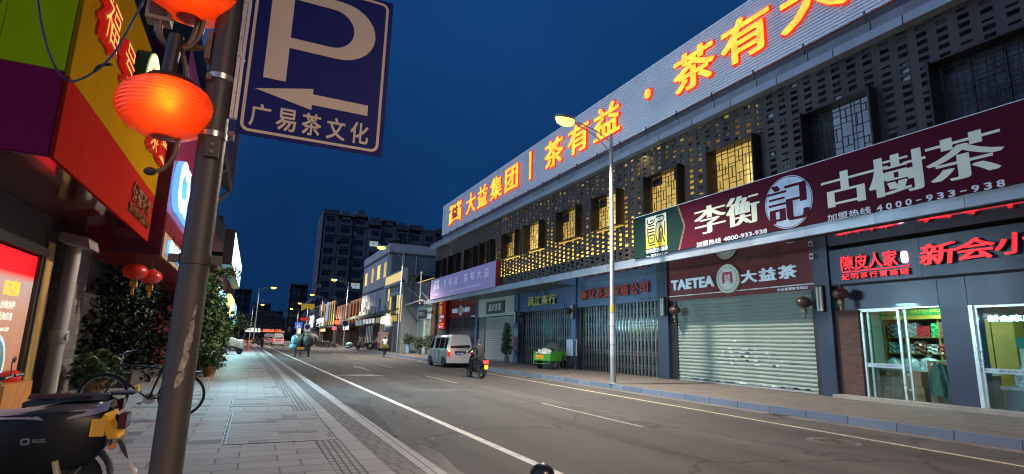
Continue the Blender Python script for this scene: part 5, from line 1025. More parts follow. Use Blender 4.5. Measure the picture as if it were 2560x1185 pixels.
# low green shuttered shop
t = thing("low_shop", "low pale green shop with two shutters at the end of the long building", "building", (16, 55, ZR))
MB().box(15.9, 24, 50.6, 57.9, ZR - .1, 5.1).build("wall", M('shop_green', (.30, .40, .38), .6, var=.12, streak=True), t)
MB().box(15.78, 15.9, 51.9, 57.8, 3.62, 4.85).build("fascia", M('fascia_green', (.34, .45, .43), .5, var=.1), t)
MB().box(15.7, 15.78, 54.0, 56.9, 3.75, 4.6).build("plaque", M('plaque_brown', (.05, .03, .025), .5), t)
mb = MB(FR(15.7)); textrow(mb, "明福茶行", -56.6, -54.4, 3.92, 4.42, .15, w0=.002, d=.02, bold=.02); mb.build("lettering", M('plaque_letter', (.55, .48, .40), .5), t)
for a, b in ((51.95, 54.6), (54.95, 57.2)): shutter(a, b, ZR + .05, 3.6, shm, 15.85, .12, t)
MB().box(15.78, 15.9, 54.6, 54.95, ZR, 3.6).build("door_post", M('post_pale', (.45, .5, .5), .5), t); MB().box(15.6, 15.9, 50.6, 51.9, ZR, 4.9).build("brown_pier", M('brown_post', (.06, .03, .025)), t)
t = thing("rooftop_arch", "dark round arch and sheds on the low roof behind the lilac billboard", "roof structure", (18, 58, 5.1))
mb = MB(); n = 18
for r0, r1, m_ in ((1.75, 1.95, 0),):
    mb.prism([(17.0 + r1 * math.cos(math.pi * k / n), 7.2 + r1 * math.sin(math.pi * k / n)) for k in range(n + 1)] + [(17.0 + r0 * math.cos(math.pi * (n - k) / n), 7.2 + r0 * math.sin(math.pi * (n - k) / n)) for k in range(n + 1)], -58.4, -57.95, 0, lambda u, v, w_: (u, -w_, v))
mb.box(15.05, 15.25, 57.95, 58.4, 5.1, 7.2).box(18.75, 18.95, 57.95, 58.4, 5.1, 7.2); mb.build("arch", M('arch_grey', (.12, .125, .13), .8), t)
MB().box(15.3, 18.7, 58.45, 60, 5.1, 8.6).build("back_wall", M('shed_dark', (.035, .035, .04), .9), t)
MB().box(14.9, 15.0, 54.0, 54.1, 5.1, 8.3).box(14.85, 15.05, 53.95, 54.15, 8.3, 8.4).build("post", M('post_painted_glow', (.55, .52, .42), .6, emit=(1, .85, .5), es=.25), t)  # lit look put into the post as emission
MB().add([(15.1, 52.2, 7.4), (15.1, 55.8, 7.4), (16.2, 55.8, 7.8), (16.2, 52.2, 7.8), (15.1, 52.2, 7.46), (15.1, 55.8, 7.46), (16.2, 55.8, 7.86), (16.2, 52.2, 7.86)], [(0, 1, 2, 3), (4, 7, 6, 5), (0, 4, 5, 1), (3, 2, 6, 7), (0, 3, 7, 4), (1, 5, 6, 2)]).build("lean_to_roof", glow_paint, t)
MB().box(15.3, 15.4, 52.0, 55.6, 5.15, 7.3).build("lean_to_wall", M('lean_to_grille', (.10, .11, .13), .6, var=.4, scale=9), t)
mb = MB(); mb.tube([(15.0, 50.8, 5.3), (14.6, 53.0, 6.4)], .03, 6); mb.tube([(15.0, 52.4, 5.2), (14.4, 57.2, 7.0)], .03, 6); mb.tube(smoothpath([(14.5, 50.9, 5.25), (14.6, 53.0, 5.35), (14.3, 55.5, 5.15), (14.4, 57.8, 5.2)]), .09, 7); mb.build("pipes", M('roof_pipe', (.3, .3, .29), .6), t)
# brick house with lit balcony
t = thing("balcony_house", "grey brick house with a warmly lit balcony at the street corner", "house", (14.2, 62, ZR))
BX = 14.2
MB().box(BX, 22, 58.0, 58.3, ZR - .1, 7.8).build("side_wall", gbrickx, t); MB().box(BX, BX + .3, 58.3, 66.9, ZR - .1, 7.8).box(BX + .3, 22, 58.3, 66.9, 7.5, 7.8).build("front_wall", gbrick, t)
MB().box(BX - .25, BX - .1, 58.0, 66.4, 7.9, 8.85).build("balcony_panel", glow_paint, t); MB().box(BX - .32, BX + .1, 57.9, 66.5, 8.86, 9.0).box(BX - .3, BX + .3, 57.8, 58.1, 7.5, 9.2).box(BX - .35, BX, 57.8, 66.6, 7.55, 7.85).build("balcony_rail", stonew, t)
for y0, y1, z0, z1 in ((60.4, 63.6, 3.4, 6.3), (58.5, 59.3, 3.4, 6.2)):
    w_ = MB().box(BX - .03, BX + .05, y0, y1, z0, z1).build("window", glassdk, t); MB().box(BX - .12, BX - .04, y0 - .25, y0, z0, z1 + .1).box(BX - .12, BX - .04, y1, y1 + .25, z0, z1 + .1).build("lit_frame", glow_paint, w_); MB().box(BX - .15, BX - .04, y0 - .3, y1 + .3, z1 + .1, z1 + .5).build("lintel", stonew, w_)
MB().box(BX - .08, BX, 64.8, 65.3, 3.4, 7.4).build("lit_pilaster", glow_paint, t)
t2 = thing("air_conditioner", "air conditioner box on the balcony house front", "air conditioner", (BX - .5, 64.2, 4.8)); MB().box(BX - .5, BX, 63.9, 64.7, 4.6, 5.9).build("casing", M('ac_white', (.45, .45, .44), .5), t2); MB().lathe([(.28, 0), (.28, .02)], 16, 0, (BX - .52, 64.3, 5.2), 'X').build("fan_grille", M('ac_dark', (.06, .06, .06), .6), t2)
MB().box(BX - .04, BX, 59.4, 61.2, ZR, 3.0).build("door", M('door_blue_grey', (.05, .07, .10), .4), t); MB().box(BX - .05, BX, 62.0, 65.5, ZR, 3.0).build("plank_door", M('door_dark_plank', (.05, .06, .075), .5, var=.4, scale=5), t)
MB().box(BX - .1, BX, 58.6, 61.8, ZR, 3.15).build("blue_door_surround", M('pale_blue_tile', (.22, .28, .34), .5), t) if False else None
o = MB().box(BX + .2, BX + .85, 57.93, 57.98, 1.2, 2.1).build("meter_box", M('meter_box', (.42, .43, .42), .5)); tag(o, "pale meter box on the grey brick side wall", "meter box")
# three storey grey house
t = thing("grey_house", "three storey grey house with four lit upper windows and downpipes", "house", (14.4, 76, ZR))
AX = 14.4
def wallholes(x, y0, y1, z0, z1, holes):
    mb = MB(); ys = sorted({y0, y1} | {h[0] for h in holes} | {h[1] for h in holes}); zs = sorted({z0, z1} | {h[2] for h in holes} | {h[3] for h in holes})
    for a, b in zip(ys, ys[1:]):
        for c, d in zip(zs, zs[1:]):
            if not any(h[0] <= a and b <= h[1] and h[2] <= c and d <= h[3] for h in holes): mb.box(x, x + .3, a, b, c, d)
    return mb
WA = [(81.5, 83.1, 9.35, 11.1, 1), (76.8, 78.1, 9.4, 11.3, 0), (72.4, 74.2, 9.45, 11.3, 1), (68.6, 69.9, 9.4, 11.2, 0), (80, 81.3, 5.0, 6.8, 0), (70.5, 71.6, 5.0, 6.6, 0)]
wallholes(AX, 67.0, 84.6, ZR, 13.3, [h[:4] for h in WA]).build("front_wall", plaster, t); MB().box(AX + .3, 26, 67.0, 67.3, ZR, 13.3).build("side_wall", gbrickx, t); MB().box(AX + .3, 26, 67.3, 84.6, 12.9, 13.3).box(AX + 1.2, AX + 1.3, 67.3, 84.6, 4, 12.9).build("roof", M('roof_dark', (.05, .05, .05), .9), t)
MB().box(AX - .03, AX, 67, 84.6, 11.95, 12.25).box(AX - .03, AX, 67, 84.6, 7.75, 8.1).box(AX, 26, 66.97, 67, 11.9, 12.25).build("string_course", darkband_, t); MB().box(AX - .08, AX, 66.9, 84.6, 12.25, 13.35).box(AX, 26, 66.92, 67, 12.25, 13.35).build("parapet", plaster, t)
for y0, y1, z0, z1, lit_ in WA:
    w_ = MB().box(AX + .12, AX + .16, y0, y1, z0, z1).build("window", M('lit_window_warm', (.5, .4, .2), .4, var=.2, scale=3, emit=(1, .68, .22), es=.9) if lit_ else glassdk, t)
    mb = MB(); mb.box(AX - .05, AX + .1, y0 - .12, y1 + .12, z0 - .12, z0); mb.box(AX - .02, AX + .1, y0, y0 + .1, z0, z1); mb.box(AX - .02, AX + .1, y1 - .1, y1, z0, z1); mb.box(AX + .05, AX + .1, (y0 + y1) / 2 - .04, (y0 + y1) / 2 + .04, z0, z1); mb.build("sill", glow_paint if z0 > 9 else stonew, w_)
mb = MB(); mb.tube([(AX - .08, 67.4, 12.0), (AX - .08, 67.4, 8.2), (AX - .2, 66.7, 7.9)], .09, 6); mb.tube([(16.2, 66.9, 12.0), (16.2, 66.9, 8.5)], .08, 6); mb.tube([(17.8, 66.9, 12.0), (17.8, 66.9, 8.5)], .08, 6); mb.build("downpipe", M('pipe_grey', (.4, .41, .41), .5), t)
mb = MB(); rnd = random.Random(4)
for k in range(7): y = 70 + 2.0 * k; mb.box(AX - .5, AX, y, y + .9, 4.7 + (k % 3) * .25, 5.3 + (k % 3) * .25); mb.tube([(AX - .1, y + 1.2, 4.6), (AX - .1, y + 1.2, 7.5)], .04, 5)
mb.build("wall_boxes", M('ac_white', (.4, .4, .4)), t)
MB().box(AX - .2, AX - .05, 78, 84.5, 4.7, 5.3).build("lit_ledge", glow_paint, t)
# awning and shop fronts beneath
t = thing("awning", "long sagging green awning over the shops below the grey house", "awning", (13.2, 72, 4.4))
mb = MB(); mb.grid([[(12.9 + .5 * i, y, 4.55 + .12 * i + .07 * math.sin(y * .9) - (.05 if i == 0 else 0)) for y in [58 + .8 * k for k in range(39)]] for i in range(4)]); mb.grid([[(12.9, y, 4.5 + .07 * math.sin(y * .9)) for y in [58 + .8 * k for k in range(39)]], [(12.9, y, 4.22 + .05 * math.sin(y * 1.7)) for y in [58 + .8 * k for k in range(39)]]])
mb.build("canvas", M('awning_green', (.10, .13, .10), .7, var=.3, scale=2), t)
mb = MB()
for y in (59, 66, 73, 80, 88): mb.tube([(12.95, y, 4.4), (14.4, y, 4.9)], .03, 5)
mb.build("strut", blackp, t)
sgn = [((80.6, 86.5), M('sign_cream', (.45, .42, .36), .6, emit=(1, .8, .5), es=.05), "茶庄", (.4, .5, .6)), ((71.4, 80.3), M('sign_black', (.02, .02, .02), .5), "芳村茶城", (.8, .85, .9)), ((67.0, 71.2), M('sign_brown', (.10, .05, .03), .5), "老茶行", (.5, .4, .2)), ((59.0, 62.6), M('sign_black', (.02, .02, .02)), "普洱茶", (.7, .5, .12))]
for (a, b), m_, tx, c in sgn:
    t = thing("shop_sign", {"茶庄": "cream shop sign at the far end below the green awning", "芳村茶城": "wide black shop sign with pale characters below the green awning", "老茶行": "brown shop sign beside the white lit box below the awning", "普洱茶": "black shop sign with gold characters on the balcony house"}[tx], "sign", (14, a, 3.7))
    MB().box(14.02, 14.2 if a > 66 else 14.15, a, b, 3.35, 4.3).build("board", m_, t); mb = MB(FR(14.02)); textrow(mb, tx, -b + .3, -a - .3, 3.5, 4.15, .2, w0=.002, d=.04, bold=.03); mb.build("lettering", M('far_letter_%g' % c[0], c, .5, emit=c, es=.5), t)
t = thing("lit_sign", "bright white light box sign below the green awning", "sign", (13.8, 64, 3.8)); MB().box(13.7, 13.95, 63.1, 66.2, 3.3, 4.1).build("light_box", M('white_box', (.9, .9, .85), .4, var=0, emit=(1, .98, .9), es=7), t)
for i, (a, b, m_) in enumerate(((67.3, 69.6, 'glow'), (70, 73.8, 'dark'), (74.2, 78.5, 'glow2'), (79, 83.5, 'dark'))):
    mm = {'glow': M('shop_glow_warm', (.3, .25, .2), .5, var=.5, scale=5, emit=(1, .75, .4), es=.35), 'glow2': M('shop_glow_cool', (.3, .3, .3), .5, var=.5, scale=4, emit=(.8, .9, 1), es=.22), 'dark': M('shop_dark', (.05, .04, .035), .6, var=.4, scale=4)}[m_]
    t = thing("small_shop", ["narrow warm lit shop front below the brown sign", "dark shuttered shop front below the awning", "pale lit shop front behind the women and scooters", "dark shop front at the far end of the awning"][i], "shop front", (14.3, a, ZR)); MB().box(14.30, 14.395, a, b, ZR, 3.2).build("opening", mm, t); mb = MB()
    k = a
    while k < b + .1: mb.box(14.2, 14.3, k - .09, k + .09, ZR, 3.25); k += 1.1
    mb.build("door_post", M('post_brown', (.07, .05, .04), .6), t)
# row houses beyond
def rowhouse(y0, y1, x, h, label, m, name="row_house", floors=2, outline=None, shop=None, depth=10):
    t = thing(name, label, "house", (x, y0, ZR)); holes = []
    n = max(2, int((y1 - y0) / 3.2)); wd = (y1 - y0) / n
    for f in range(1, floors):
        for k in range(n): holes.append((y0 + k * wd + wd * .28, y0 + k * wd + wd * .72, ZR + 3.9 + (f - 1) * 3.0, ZR + 5.4 + (f - 1) * 3.0))
    holes = [h_ for h_ in holes if h_[3] < h - .4]
    wallholes(x, y0, y1, 3.4, h, holes).box(x + .3, x + depth, y0, y0 + .3, ZR, h).box(x + .3, x + depth, y0 + .3, y1, h - .3, h).build("wall", m, t)
    for h_ in holes:
        w_ = MB().box(x + .15, x + .2, h_[0], h_[1], h_[2], h_[3]).build("window", glassdk, t)
        MB().box(x - .06, x + .05, h_[0] - .1, h_[1] + .1, h_[2] - .12, h_[2]).build("sill", stonew, w_)
    MB().box(x - .15, x + .3, y0, y1, h, h + .35).build("cornice", stonew, t)
    MB().box(x + .4, x + .5, y0, y1, ZR, 3.4).build("shop_opening", shop or M('shop_dark', (.05, .04, .035)), t)
    mb = MB()
    for k in range(n + 1): yy = y0 + k * wd; mb.box(x, x + .4, max(y0, yy - .2), min(y1, yy + .2), ZR, 3.4)
    mb.build("pier", m, t); MB().add([(x - 2.0, y0, 3.5), (x - 2.0, y1, 3.5), (x, y1, 4.0), (x, y0, 4.0), (x - 2.0, y0, 3.6), (x - 2.0, y1, 3.6), (x, y1, 4.1), (x, y0, 4.1)], [(0, 1, 2, 3), (4, 7, 6, 5), (0, 4, 5, 1), (0, 3, 7, 4), (1, 5, 6, 2)]).build("shop_canopy", M('canopy_dark', (.05, .045, .045), .7), t)
    if outline:
        mb = MB()
        for k in range(n + 1): yy = min(y1 - .2, y0 + k * wd); mb.box(x - .28, x - .16, yy, yy + .22, 4.2, h + .2)
        mb.box(x - .28, x - .16, y0, y1, h + .36, h + .55); mb.build("light_outline", outline, t)
    return t
org = M('outline_orange', (.7, .35, .1), .5, emit=(1, .30, .04), es=.38); yel = M('outline_yellow', (.7, .6, .2), .5, emit=(1, .62, .12), es=.6)
rowhouse(88, 101, 15.5, 7.4, "low brown wooden house outlined in orange light past the grey house", M('brown_timber', (.12, .07, .04), .7, var=.25, streak=True), outline=org)
rowhouse(102, 118, 15.5, 7.2, "grey metal fronted house with orange lit edges behind the third lamp", M('metal_front', (.22, .19, .17), .5, var=.15, streak=True), outline=org)
rowhouse(119, 137, 15.0, 8.6, "house with tall yellow lit columns beyond the traffic light", M('dark_render', (.10, .085, .08), .8), outline=yel)
rowhouse(138, 165, 15.5, 9.6, "dark house carrying a brown sign above white lit shops", M('dark_render2', (.075, .06, .055), .8), shop=M('shop_white', (.7, .75, .8), .5, var=.6, scale=1.2, emit=(.85, .95, 1), es=1.8))
rowhouse(166, 185, 15.5, 9.0, "house with cool white lit upper shop sign down the street", M('dark_render3', (.09, .09, .095), .8), shop=M('shop_white', (.7, .7, .7)))
rowhouse(186, 215, 15.8, 13.0, "tall dark house at the far end of the right row", M('dark_render4', (.05, .05, .055), .85), floors=4)
for y0, y1, z0, z1, m_, lb in ((139, 152, 7.0, 10.6, M('sign_rust', (.10, .045, .03), .6), "rust brown sign board high on the dark house"), (140, 156, 4.2, 6.2, M('sign_coolwhite', (.8, .9, 1), .4, var=.3, scale=1.5, emit=(.8, .95, 1), es=2.2), "cool white lit shop sign over the white shops"), (167, 178, 4.3, 7.6, M('sign_coolwhite', (1, 1, 1)), "bluish white lit sign down the street"), (128.5, 131, 5.2, 9.4, M('sign_bluewhite', (.25, .4, .8), .4, var=.3, emit=(.4, .6, 1), es=.6), "upright blue and white sign on the yellow lit house")):
    o = MB().box(15.05 if y0 < 135 else 15.1, 15.2, y0, y1, z0, z1).build("sign_board", m_); o.location.x = -.5 if y0 < 135 else 0; tag(o, lb, "sign")
mb = MB(FR(15.09)); textrow(mb, "茶叶批发", -151, -140, 7.8, 9.9, .15, w0=0, d=.05, bold=.02); o = mb.build("lettering", M('sign_pinkish', (.6, .4, .3), .5, emit=(1, .5, .3), es=.25)); tag(o, "reddish brush characters on the rust brown sign board", "lettering")
o = MB().add([(9.2, 133, 8.9), (12.0, 133, 9.0), (12.2, 133, 8.2), (11.6, 133, 7.5), (10.6, 133, 8.0), (9.3, 133, 7.3), (9.2, 133.05, 8.9), (12.0, 133.05, 9.0), (12.2, 133.05, 8.2), (11.6, 133.05, 7.5), (10.6, 133.05, 8.0), (9.3, 133.05, 7.3)], [(0, 5, 4, 3, 2, 1), (6, 7, 8, 9, 10, 11)]).build("banner", M('banner_painted_glow', (.6, .45, .05), .6, emit=(1, .62, .06), es=.22)); tag(o, "yellow banner with painted lamp glow hanging beside a far street lamp", "banner")  # lamp glow put into the banner as emission
# dark tower block and neighbours
conc = M('tower_concrete', (.15, .14, .138), .9, var=.2, scale=.12, streak=True)
def tower(x0, x1, y0, depth, h, floors, label, m, bays, lit_set=(), z00=0, acs=True, step=None):
    t = thing("apartment_block", label, "apartment block", (x0, y0, 0)); fh = (h - z00) / floors
    bw = (x1 - x0) / bays; holes = []
    mb = MB(); rnd = random.Random(int(x0 * 7))
    def hat(k): return h - (step or 0) * k / bays
    for k in range(bays):
        a, b = x0 + k * bw, x0 + (k + 1) * bw; proud = (k % 2) * .9; top = hat(k) + (0 if k % 2 else (1.0 if acs else .3))
        for f in range(floors):
            z = z00 + f * fh
            if z + 3 > top: break
            w0, w1 = a + bw * .2, b - bw * .2; zz0, zz1 = z + fh * .32, z + fh * .82; yf = y0 - proud
            mb.box(a, w0, yf, yf + .4, z, z + fh); mb.box(w1, b, yf, yf + .4, z, z + fh); mb.box(w0, w1, yf, yf + .4, z, zz0); mb.box(w0, w1, yf, yf + .4, zz1, z + fh)
            holes.append((w0, w1, yf, zz0, zz1, (k, f)))
            if rnd.random() < .5: mb.box(a + bw * .15, b - bw * .15, yf - .9, yf, z + .05, z + .95)
        mb.box(a, b, y0 - proud, y0 + depth, top - fh * .35, top); mb.box(a, b, y0 - proud - .25, y0 + 1, top, top + .5)
        if proud: mb.box(a - .02, a + .2, y0 - proud, y0 + .2, z00, top); mb.box(b - .2, b + .02, y0 - proud, y0 + .2, z00, top)
        if acs and rnd.random() < .6: mb.box(a + bw * .3, b - bw * .2, y0 + 3, y0 + 8, top + .5, top + 1.6 + rnd.random() * 1.0)
    mb.box(x0 - .05, x0 + .4, y0, y0 + depth, z00, h); mb.build("wall", m, t)
    MB().box(x0 + .5, x1 - .1, y0 + 1.0, y0 + 1.2, z00, h - 4).build("inner_wall", M('inner_black', (.01, .01, .012), .9), t)
    for f in range(floors):   # windows on the street side
        for k in range(2): 
            w_ = MB().box(x0 - .08, x0 - .055, y0 + 3 + 6 * k, y0 + 5 + 6 * k, z00 + f * fh + fh * .35, z00 + f * fh + fh * .8).build("window", glassdk, t)
    for w0, w1, yf, a, b, kf in holes:
        l_ = kf in lit_set
        w_ = MB().box(w0, w1, yf + .3, yf + .34, a, b).build("window", M('lit_flat_cool', (.7, .8, .75), .5, var=.6, scale=1.2, emit=(.75, 1, .9), es=.35) if l_ else glassdk, t)
        MB().box((w0 + w1) / 2 - .06, (w0 + w1) / 2 + .06, yf + .26, yf + .3, a, b).box(w0, w1, yf + .26, yf + .3, a + (b - a) * .6, a + (b - a) * .6 + .1).build("mullion", M('mullion_grey', (.12, .12, .12), .6), w_)
    if acs:
        for i in range(9):
            k = rnd.randrange(0, max(1, bays // 2)); f = rnd.randrange(3, floors - 1); o_ = thing("air_conditioner", "air conditioner box on the dark tower facade", "air conditioner", (x0 + (k + .05) * bw, y0 - (k % 2) * .9, z00 + f * fh + 1), group="air conditioners on the dark tower")
            X_ = x0 + (k + .03) * bw; Z_ = z00 + f * fh + .8; Y_ = y0 - (k % 2) * .9 - .55; MB().box(X_, X_ + 1.2, Y_, Y_ + .53, Z_, Z_ + .95).build("casing", M('ac_white', (.4, .4, .4)), o_); MB().lathe([(.33, 0), (.33, .03)], 12, 0, (X_ + .5, Y_ - .03, Z_ + .48), 'Y').build("fan_grille", M('ac_dark', (0, 0, 0)), o_)
    return t
tower(17.4, 62, 190, 18, 43, 11, "big dark tower block with a few lit windows behind the grey house", conc, 9, {(3, 8), (2, 4)}, 2, step=3.0)
tower(62.5, 100, 185, 15, 38, 10, "dark stepped block right of the big tower above the lilac billboard", M('tower_concrete_dark', (.11, .10, .10), .9, var=.2, scale=.12), 8, set(), 2, False, 2)
tower(11.0, 17.2, 222, 12, 20.5, 5, "small dark block left of the big tower", M('tower_grey_blue', (.07, .07, .08), .9), 3, (), 2, False)
for i, (x0, x1, y, h, lb) in enumerate(((-22, -9, 235, 15.5, "low dark building at the far left of the skyline"), (-8.7, -2.5, 255, 20, "unfinished building with open floors on the skyline"), (-1.8, 5.5, 250, 14, "grey blue block in the middle of the skyline"), (5.8, 10.8, 260, 11.5, "low dark block right of the middle of the skyline"))):
    tower(x0, x1, y, 12, h, max(3, int(h / 3.3)), lb, M('sky_block_%d' % i, (.06, .075, .10), .9, var=.2, scale=.3), 3 + (i == 0) * 2, (), 0, False)
t = thing("rounded_roof_hall", "wide dark hall with a rounded roof at the end of the street", "hall", (0, 238, 0)); mb = MB(); mb.prism([(-6, 0), (14, 0), (14, 6), (9.5, 9.5), (7, 11.3), (3, 11.6), (0, 9.0), (-6, 7)], -246, -239, 0, lambda u, v, w_: (u, -w_, v)); mb.build("shell", M('hall_dark', (.045, .04, .045), .9), t)
MB().box(-5.9, 13.9, 238.7, 238.95, 5.0, 5.5).build("eave", M('hall_eave', (.12, .11, .11), .8), t); MB().box(2, 12, 238.6, 238.8, 3.0, 3.4).build("lit_sign", M('small_gold', (.6, .5, .2), .5, emit=(1, .8, .3), es=.8), t)
mb = MB()
for k in range(14): mb.box(-5.6 + 1.4 * k, -5.2 + 1.4 * k, 238.55, 238.9, 0, 5)
mb.build("pier", M('hall_pier', (.07, .06, .06), .8), t)
t = thing("rooftop_tank", "pair of dark tanks standing on the big tower roof", "tank", (36, 194, 44)); MB().lathe([(1.3, 41), (1.3, 46.2), (.3, 47)], 14, 0, (30.5, 195, 0)).lathe([(.8, 41), (.8, 44.6), (.2, 45)], 14, 0, (36.5, 195, 0)).build("tank_shell", M('tank_dark', (.06, .06, .065), .8), t)
mb = MB(); rnd = random.Random(8)
leaves(mb, [(16.6, 72, 14.0, 1.6, 3, 1.3), (17.2, 78, 14.0, 1.6, 3, 1.2), (16.4, 84, 13.6, 1.2, 2, 1.0)], 900, .5, (0, 1)); t = thing("roof_plants", "bushy plants growing on the grey house roof behind the lamp", "plants", (16.5, 76, 13.3)); mb.build("foliage", [leafd, leafm], t); MB().box(16, 17.4, 70, 85, 13.3, 13.7).build("planter", pott, t)
mb = MB()
for a, b in (((-3, 60, 7.5), (11.6, 190, 8.2)), ((-3, 110, 8.2), (15, 140, 7.6)), ((-4, 150, 8.5), (15, 160, 7.5)), ((-4, 120, 6.4), (15, 118, 6.6))):
    p = [Vector(a).lerp(Vector(b), i / 12) - Vector((0, 0, 1.0 * math.sin(math.pi * i / 12))) for i in range(13)]; mb.tube(p, .018, 4)
o = mb.build("overhead_cable", M('cable_black', (.02, .02, .02), .7)); tag(o, "thin overhead cables sagging across the far street", "cable")
# ================================================================== LEFT SIDE: THE COLOURED TEA SHOP
LX = -2.4
ls = thing("coloured_shop", "corner tea shop with green, purple, yellow and red fascia panels", "shop", (-4, 11, ZL))
green = M('panel_lime', (.46, .64, .006), .7, 0, var=.05, scale=.6, spec=.0); purp = M('panel_purple', (.26, .016, .075), .7, 0, var=.06, scale=.6, spec=.0); yelp = M('panel_yellow', (.38, .185, .006), .7, 0, var=.06, scale=.6, spec=.0); redpn = M('panel_red', (.34, .018, .012), .7, 0, var=.06, scale=.6, spec=.0)
def lpan(name, m, segs, z0, z1, axis):
    mb = MB()
    for a, b in segs:
        if axis == 'Y': mb.box(LX - .05, LX, a + .004, b - .004, z0 + .004, z1 - .004)
        else: mb.box(a + .004, b - .004, 8.0, 8.05, z0 + .004, z1 - .004)
    return mb.build(name, m, ls)
lpan("yellow_fascia", yelp, ((8.0, 9.1), (9.1, 10.9), (10.9, 12.6), (12.6, 14.1), (14.1, 14.6)), 4.64, 7.02, 'Y'); lpan("red_fascia", redpn, ((8.0, 8.95), (8.95, 11.2), (11.2, 14.55)), 3.58, 4.64, 'Y')
lpan("green_fascia", green, ((-3.12, -2.455), (-5, -3.12), (-8, -5)), 4.70, 7.02, 'X'); lpan("purple_fascia", purp, ((-4.4, -2.455), (-8, -4.4)), 3.60, 4.70, 'X')
MB().box(-8, LX - .06, 8.06, 14.5, 4.0, 6.9).box(-8, -2.46, 8.06, 14.5, 3.62, 4.0).build("fascia_core", blackp, ls)
mb = MB()
for a, b in ((8.02, 9.6), (9.6, 11.3), (11.3, 13), (13, 14.5)): mb.box(-8, -2.43, a + .004, b - .004, 3.585, 3.61)
mb.build("soffit", M('gloss_red_soffit', (.13, .010, .016), .10, .2, var=.1, scale=2, spec=.8, coat=.5), ls)
LW = -3.6
darkwall = M('dark_tile_wall', (.035, .028, .025), .5, var=.25, scale=3)
MB().box(-8, LW, 8.6, 12.55, 2.85, 3.58).box(-8, LW - .35, 12.55, 16.0, ZL, 3.58).box(-8, LW, 8.6, 10.2, ZL, 2.85).box(LW - .35, LW, 12.25, 12.5, ZL, 2.85).build("shop_wall", darkwall, ls)
MB().box(LW, LW + .06, 10.2, 12.55, 2.84, 3.0).box(LW, LW + .06, 12.2, 12.3, ZL, 2.84).build("door_frame", M('frame_black', (.015, .013, .012), .4), ls)
MB().box(LW, LW + .05, 12.44, 12.50, ZL, 3.2).build("metal_trim", M('trim_bronze', (.30, .22, .15), .35, .7), ls)
MB().box(LW - .3, LW + .02, 12.62, 12.95, ZL, 3.15).build("wood_post", M('weathered_yellow_wood', (.34, .20, .04), .7, var=.6, scale=5, streak=True), ls)
MB().box(LW - .35, LW + .05, 14.45, 15.25, ZL + .02, 3.5).build("tiled_pillar", brickmat('pillar_tiles', (.10, .085, .085), (.16, .14, .135), (.06, .05, .05), 1.0, .5, .16, .008, .6, 'YZ', None, 0, .3, 0), ls)
mb = MB(); mb.tube([(LW + .1, 13.75, ZL), (LW + .1, 13.75, 1.3), (LW + .1, 13.75, 3.2)], .13, 12); mb.lathe([(.15, 1.28), (.165, 1.30), (.165, 1.52), (.15, 1.54)], 14, 0, (LW + .1, 13.75, 0)); mb.lathe([(.085, 0), (.085, .06)], 14, 0, (LW + .2, 13.72, 1.42), 'X'); mb.build("drain_pipe", M('drain_pvc', (.30, .27, .25), .55, var=.45, scale=4, streak=True), ls, 40)
t = thing("flood_lamp", "grey box flood lamp under the red soffit by the wooden post", "flood lamp", (LW + .25, 13, 3.25)); MB().add([(LW + .1, 12.7, 3.2), (LW + .1, 13.4, 3.2), (LW + .6, 13.4, 3.1), (LW + .6, 12.7, 3.1), (LW + .1, 12.7, 3.38), (LW + .1, 13.4, 3.38), (LW + .55, 13.4, 3.3), (LW + .55, 12.7, 3.3)], [(0, 3, 2, 1), (4, 5, 6, 7), (0, 1, 5, 4), (1, 2, 6, 5), (2, 3, 7, 6), (3, 0, 4, 7)]).build("housing", M('flood_grey', (.25, .21, .20), .5), t); MB().tube([(LW + .3, 13.0, 3.3), (LW + .3, 13.0, 3.58)], .02, 6).build("bracket", blackp, t)
t = thing("poster", "lit shop poster with red top and white and gold characters by the black door frame", "poster", (LW, 11.2, 1.5))
def postermat():
    m = M('poster_print', (.5, .3, .2), .3, var=0); n = m.node_tree; b = n.nodes["Principled BSDF"]; tc_ = n.nodes.new("ShaderNodeTexCoord"); s_ = n.nodes.new("ShaderNodeSeparateXYZ"); n.links.new(tc_.outputs['Object'], s_.inputs[0])
    r = n.nodes.new("ShaderNodeMapRange"); r.inputs[1].default_value = .6; r.inputs[2].default_value = 2.78; n.links.new(s_.outputs[2], r.inputs[0]); cr = n.nodes.new("ShaderNodeValToRGB"); n.links.new(r.outputs[0], cr.inputs[0])
    e = cr.color_ramp.elements; e[0].color = (.35, .13, .06, 1); e[1].color = (.75, .005, .012, 1); a = e.new(.55); a.color = (.40, .22, .15, 1); a = e.new(.79); a.color = (.42, .30, .28, 1); a = e.new(.85); a.color = (.75, .005, .012, 1)
    mp = n.nodes.new("ShaderNodeMapping"); mp.inputs['Scale'].default_value = (1, 9, .5); n.links.new(tc_.outputs['Object'], mp.inputs[0]); nz = n.nodes.new("ShaderNodeTexNoise"); nz.inputs['Scale'].default_value = 2; nz.inputs['Detail'].default_value = 5; n.links.new(mp.outputs[0], nz.inputs['Vector'])
    mr = n.nodes.new("ShaderNodeMapRange"); mr.inputs[3].default_value = .75; mr.inputs[4].default_value = 1.25; n.links.new(nz.outputs[0], mr.inputs[0])
    mu = n.nodes.new("ShaderNodeMix"); mu.data_type = 'RGBA'; mu.blend_type = 'MULTIPLY'; mu.inputs[0].default_value = 1; n.links.new(cr.outputs[0], mu.inputs[6]); n.links.new(mr.outputs[0], mu.inputs[7])
    n.links.new(mu.outputs[2], b.inputs['Base Color']); n.links.new(mu.outputs[2], b.inputs['Emission Color']); b.inputs['Emission Strength'].default_value = .85; return m
MB().box(LW - .02, LW + .01, 10.2, 12.18, .62, 2.8).build("print", postermat(), t)
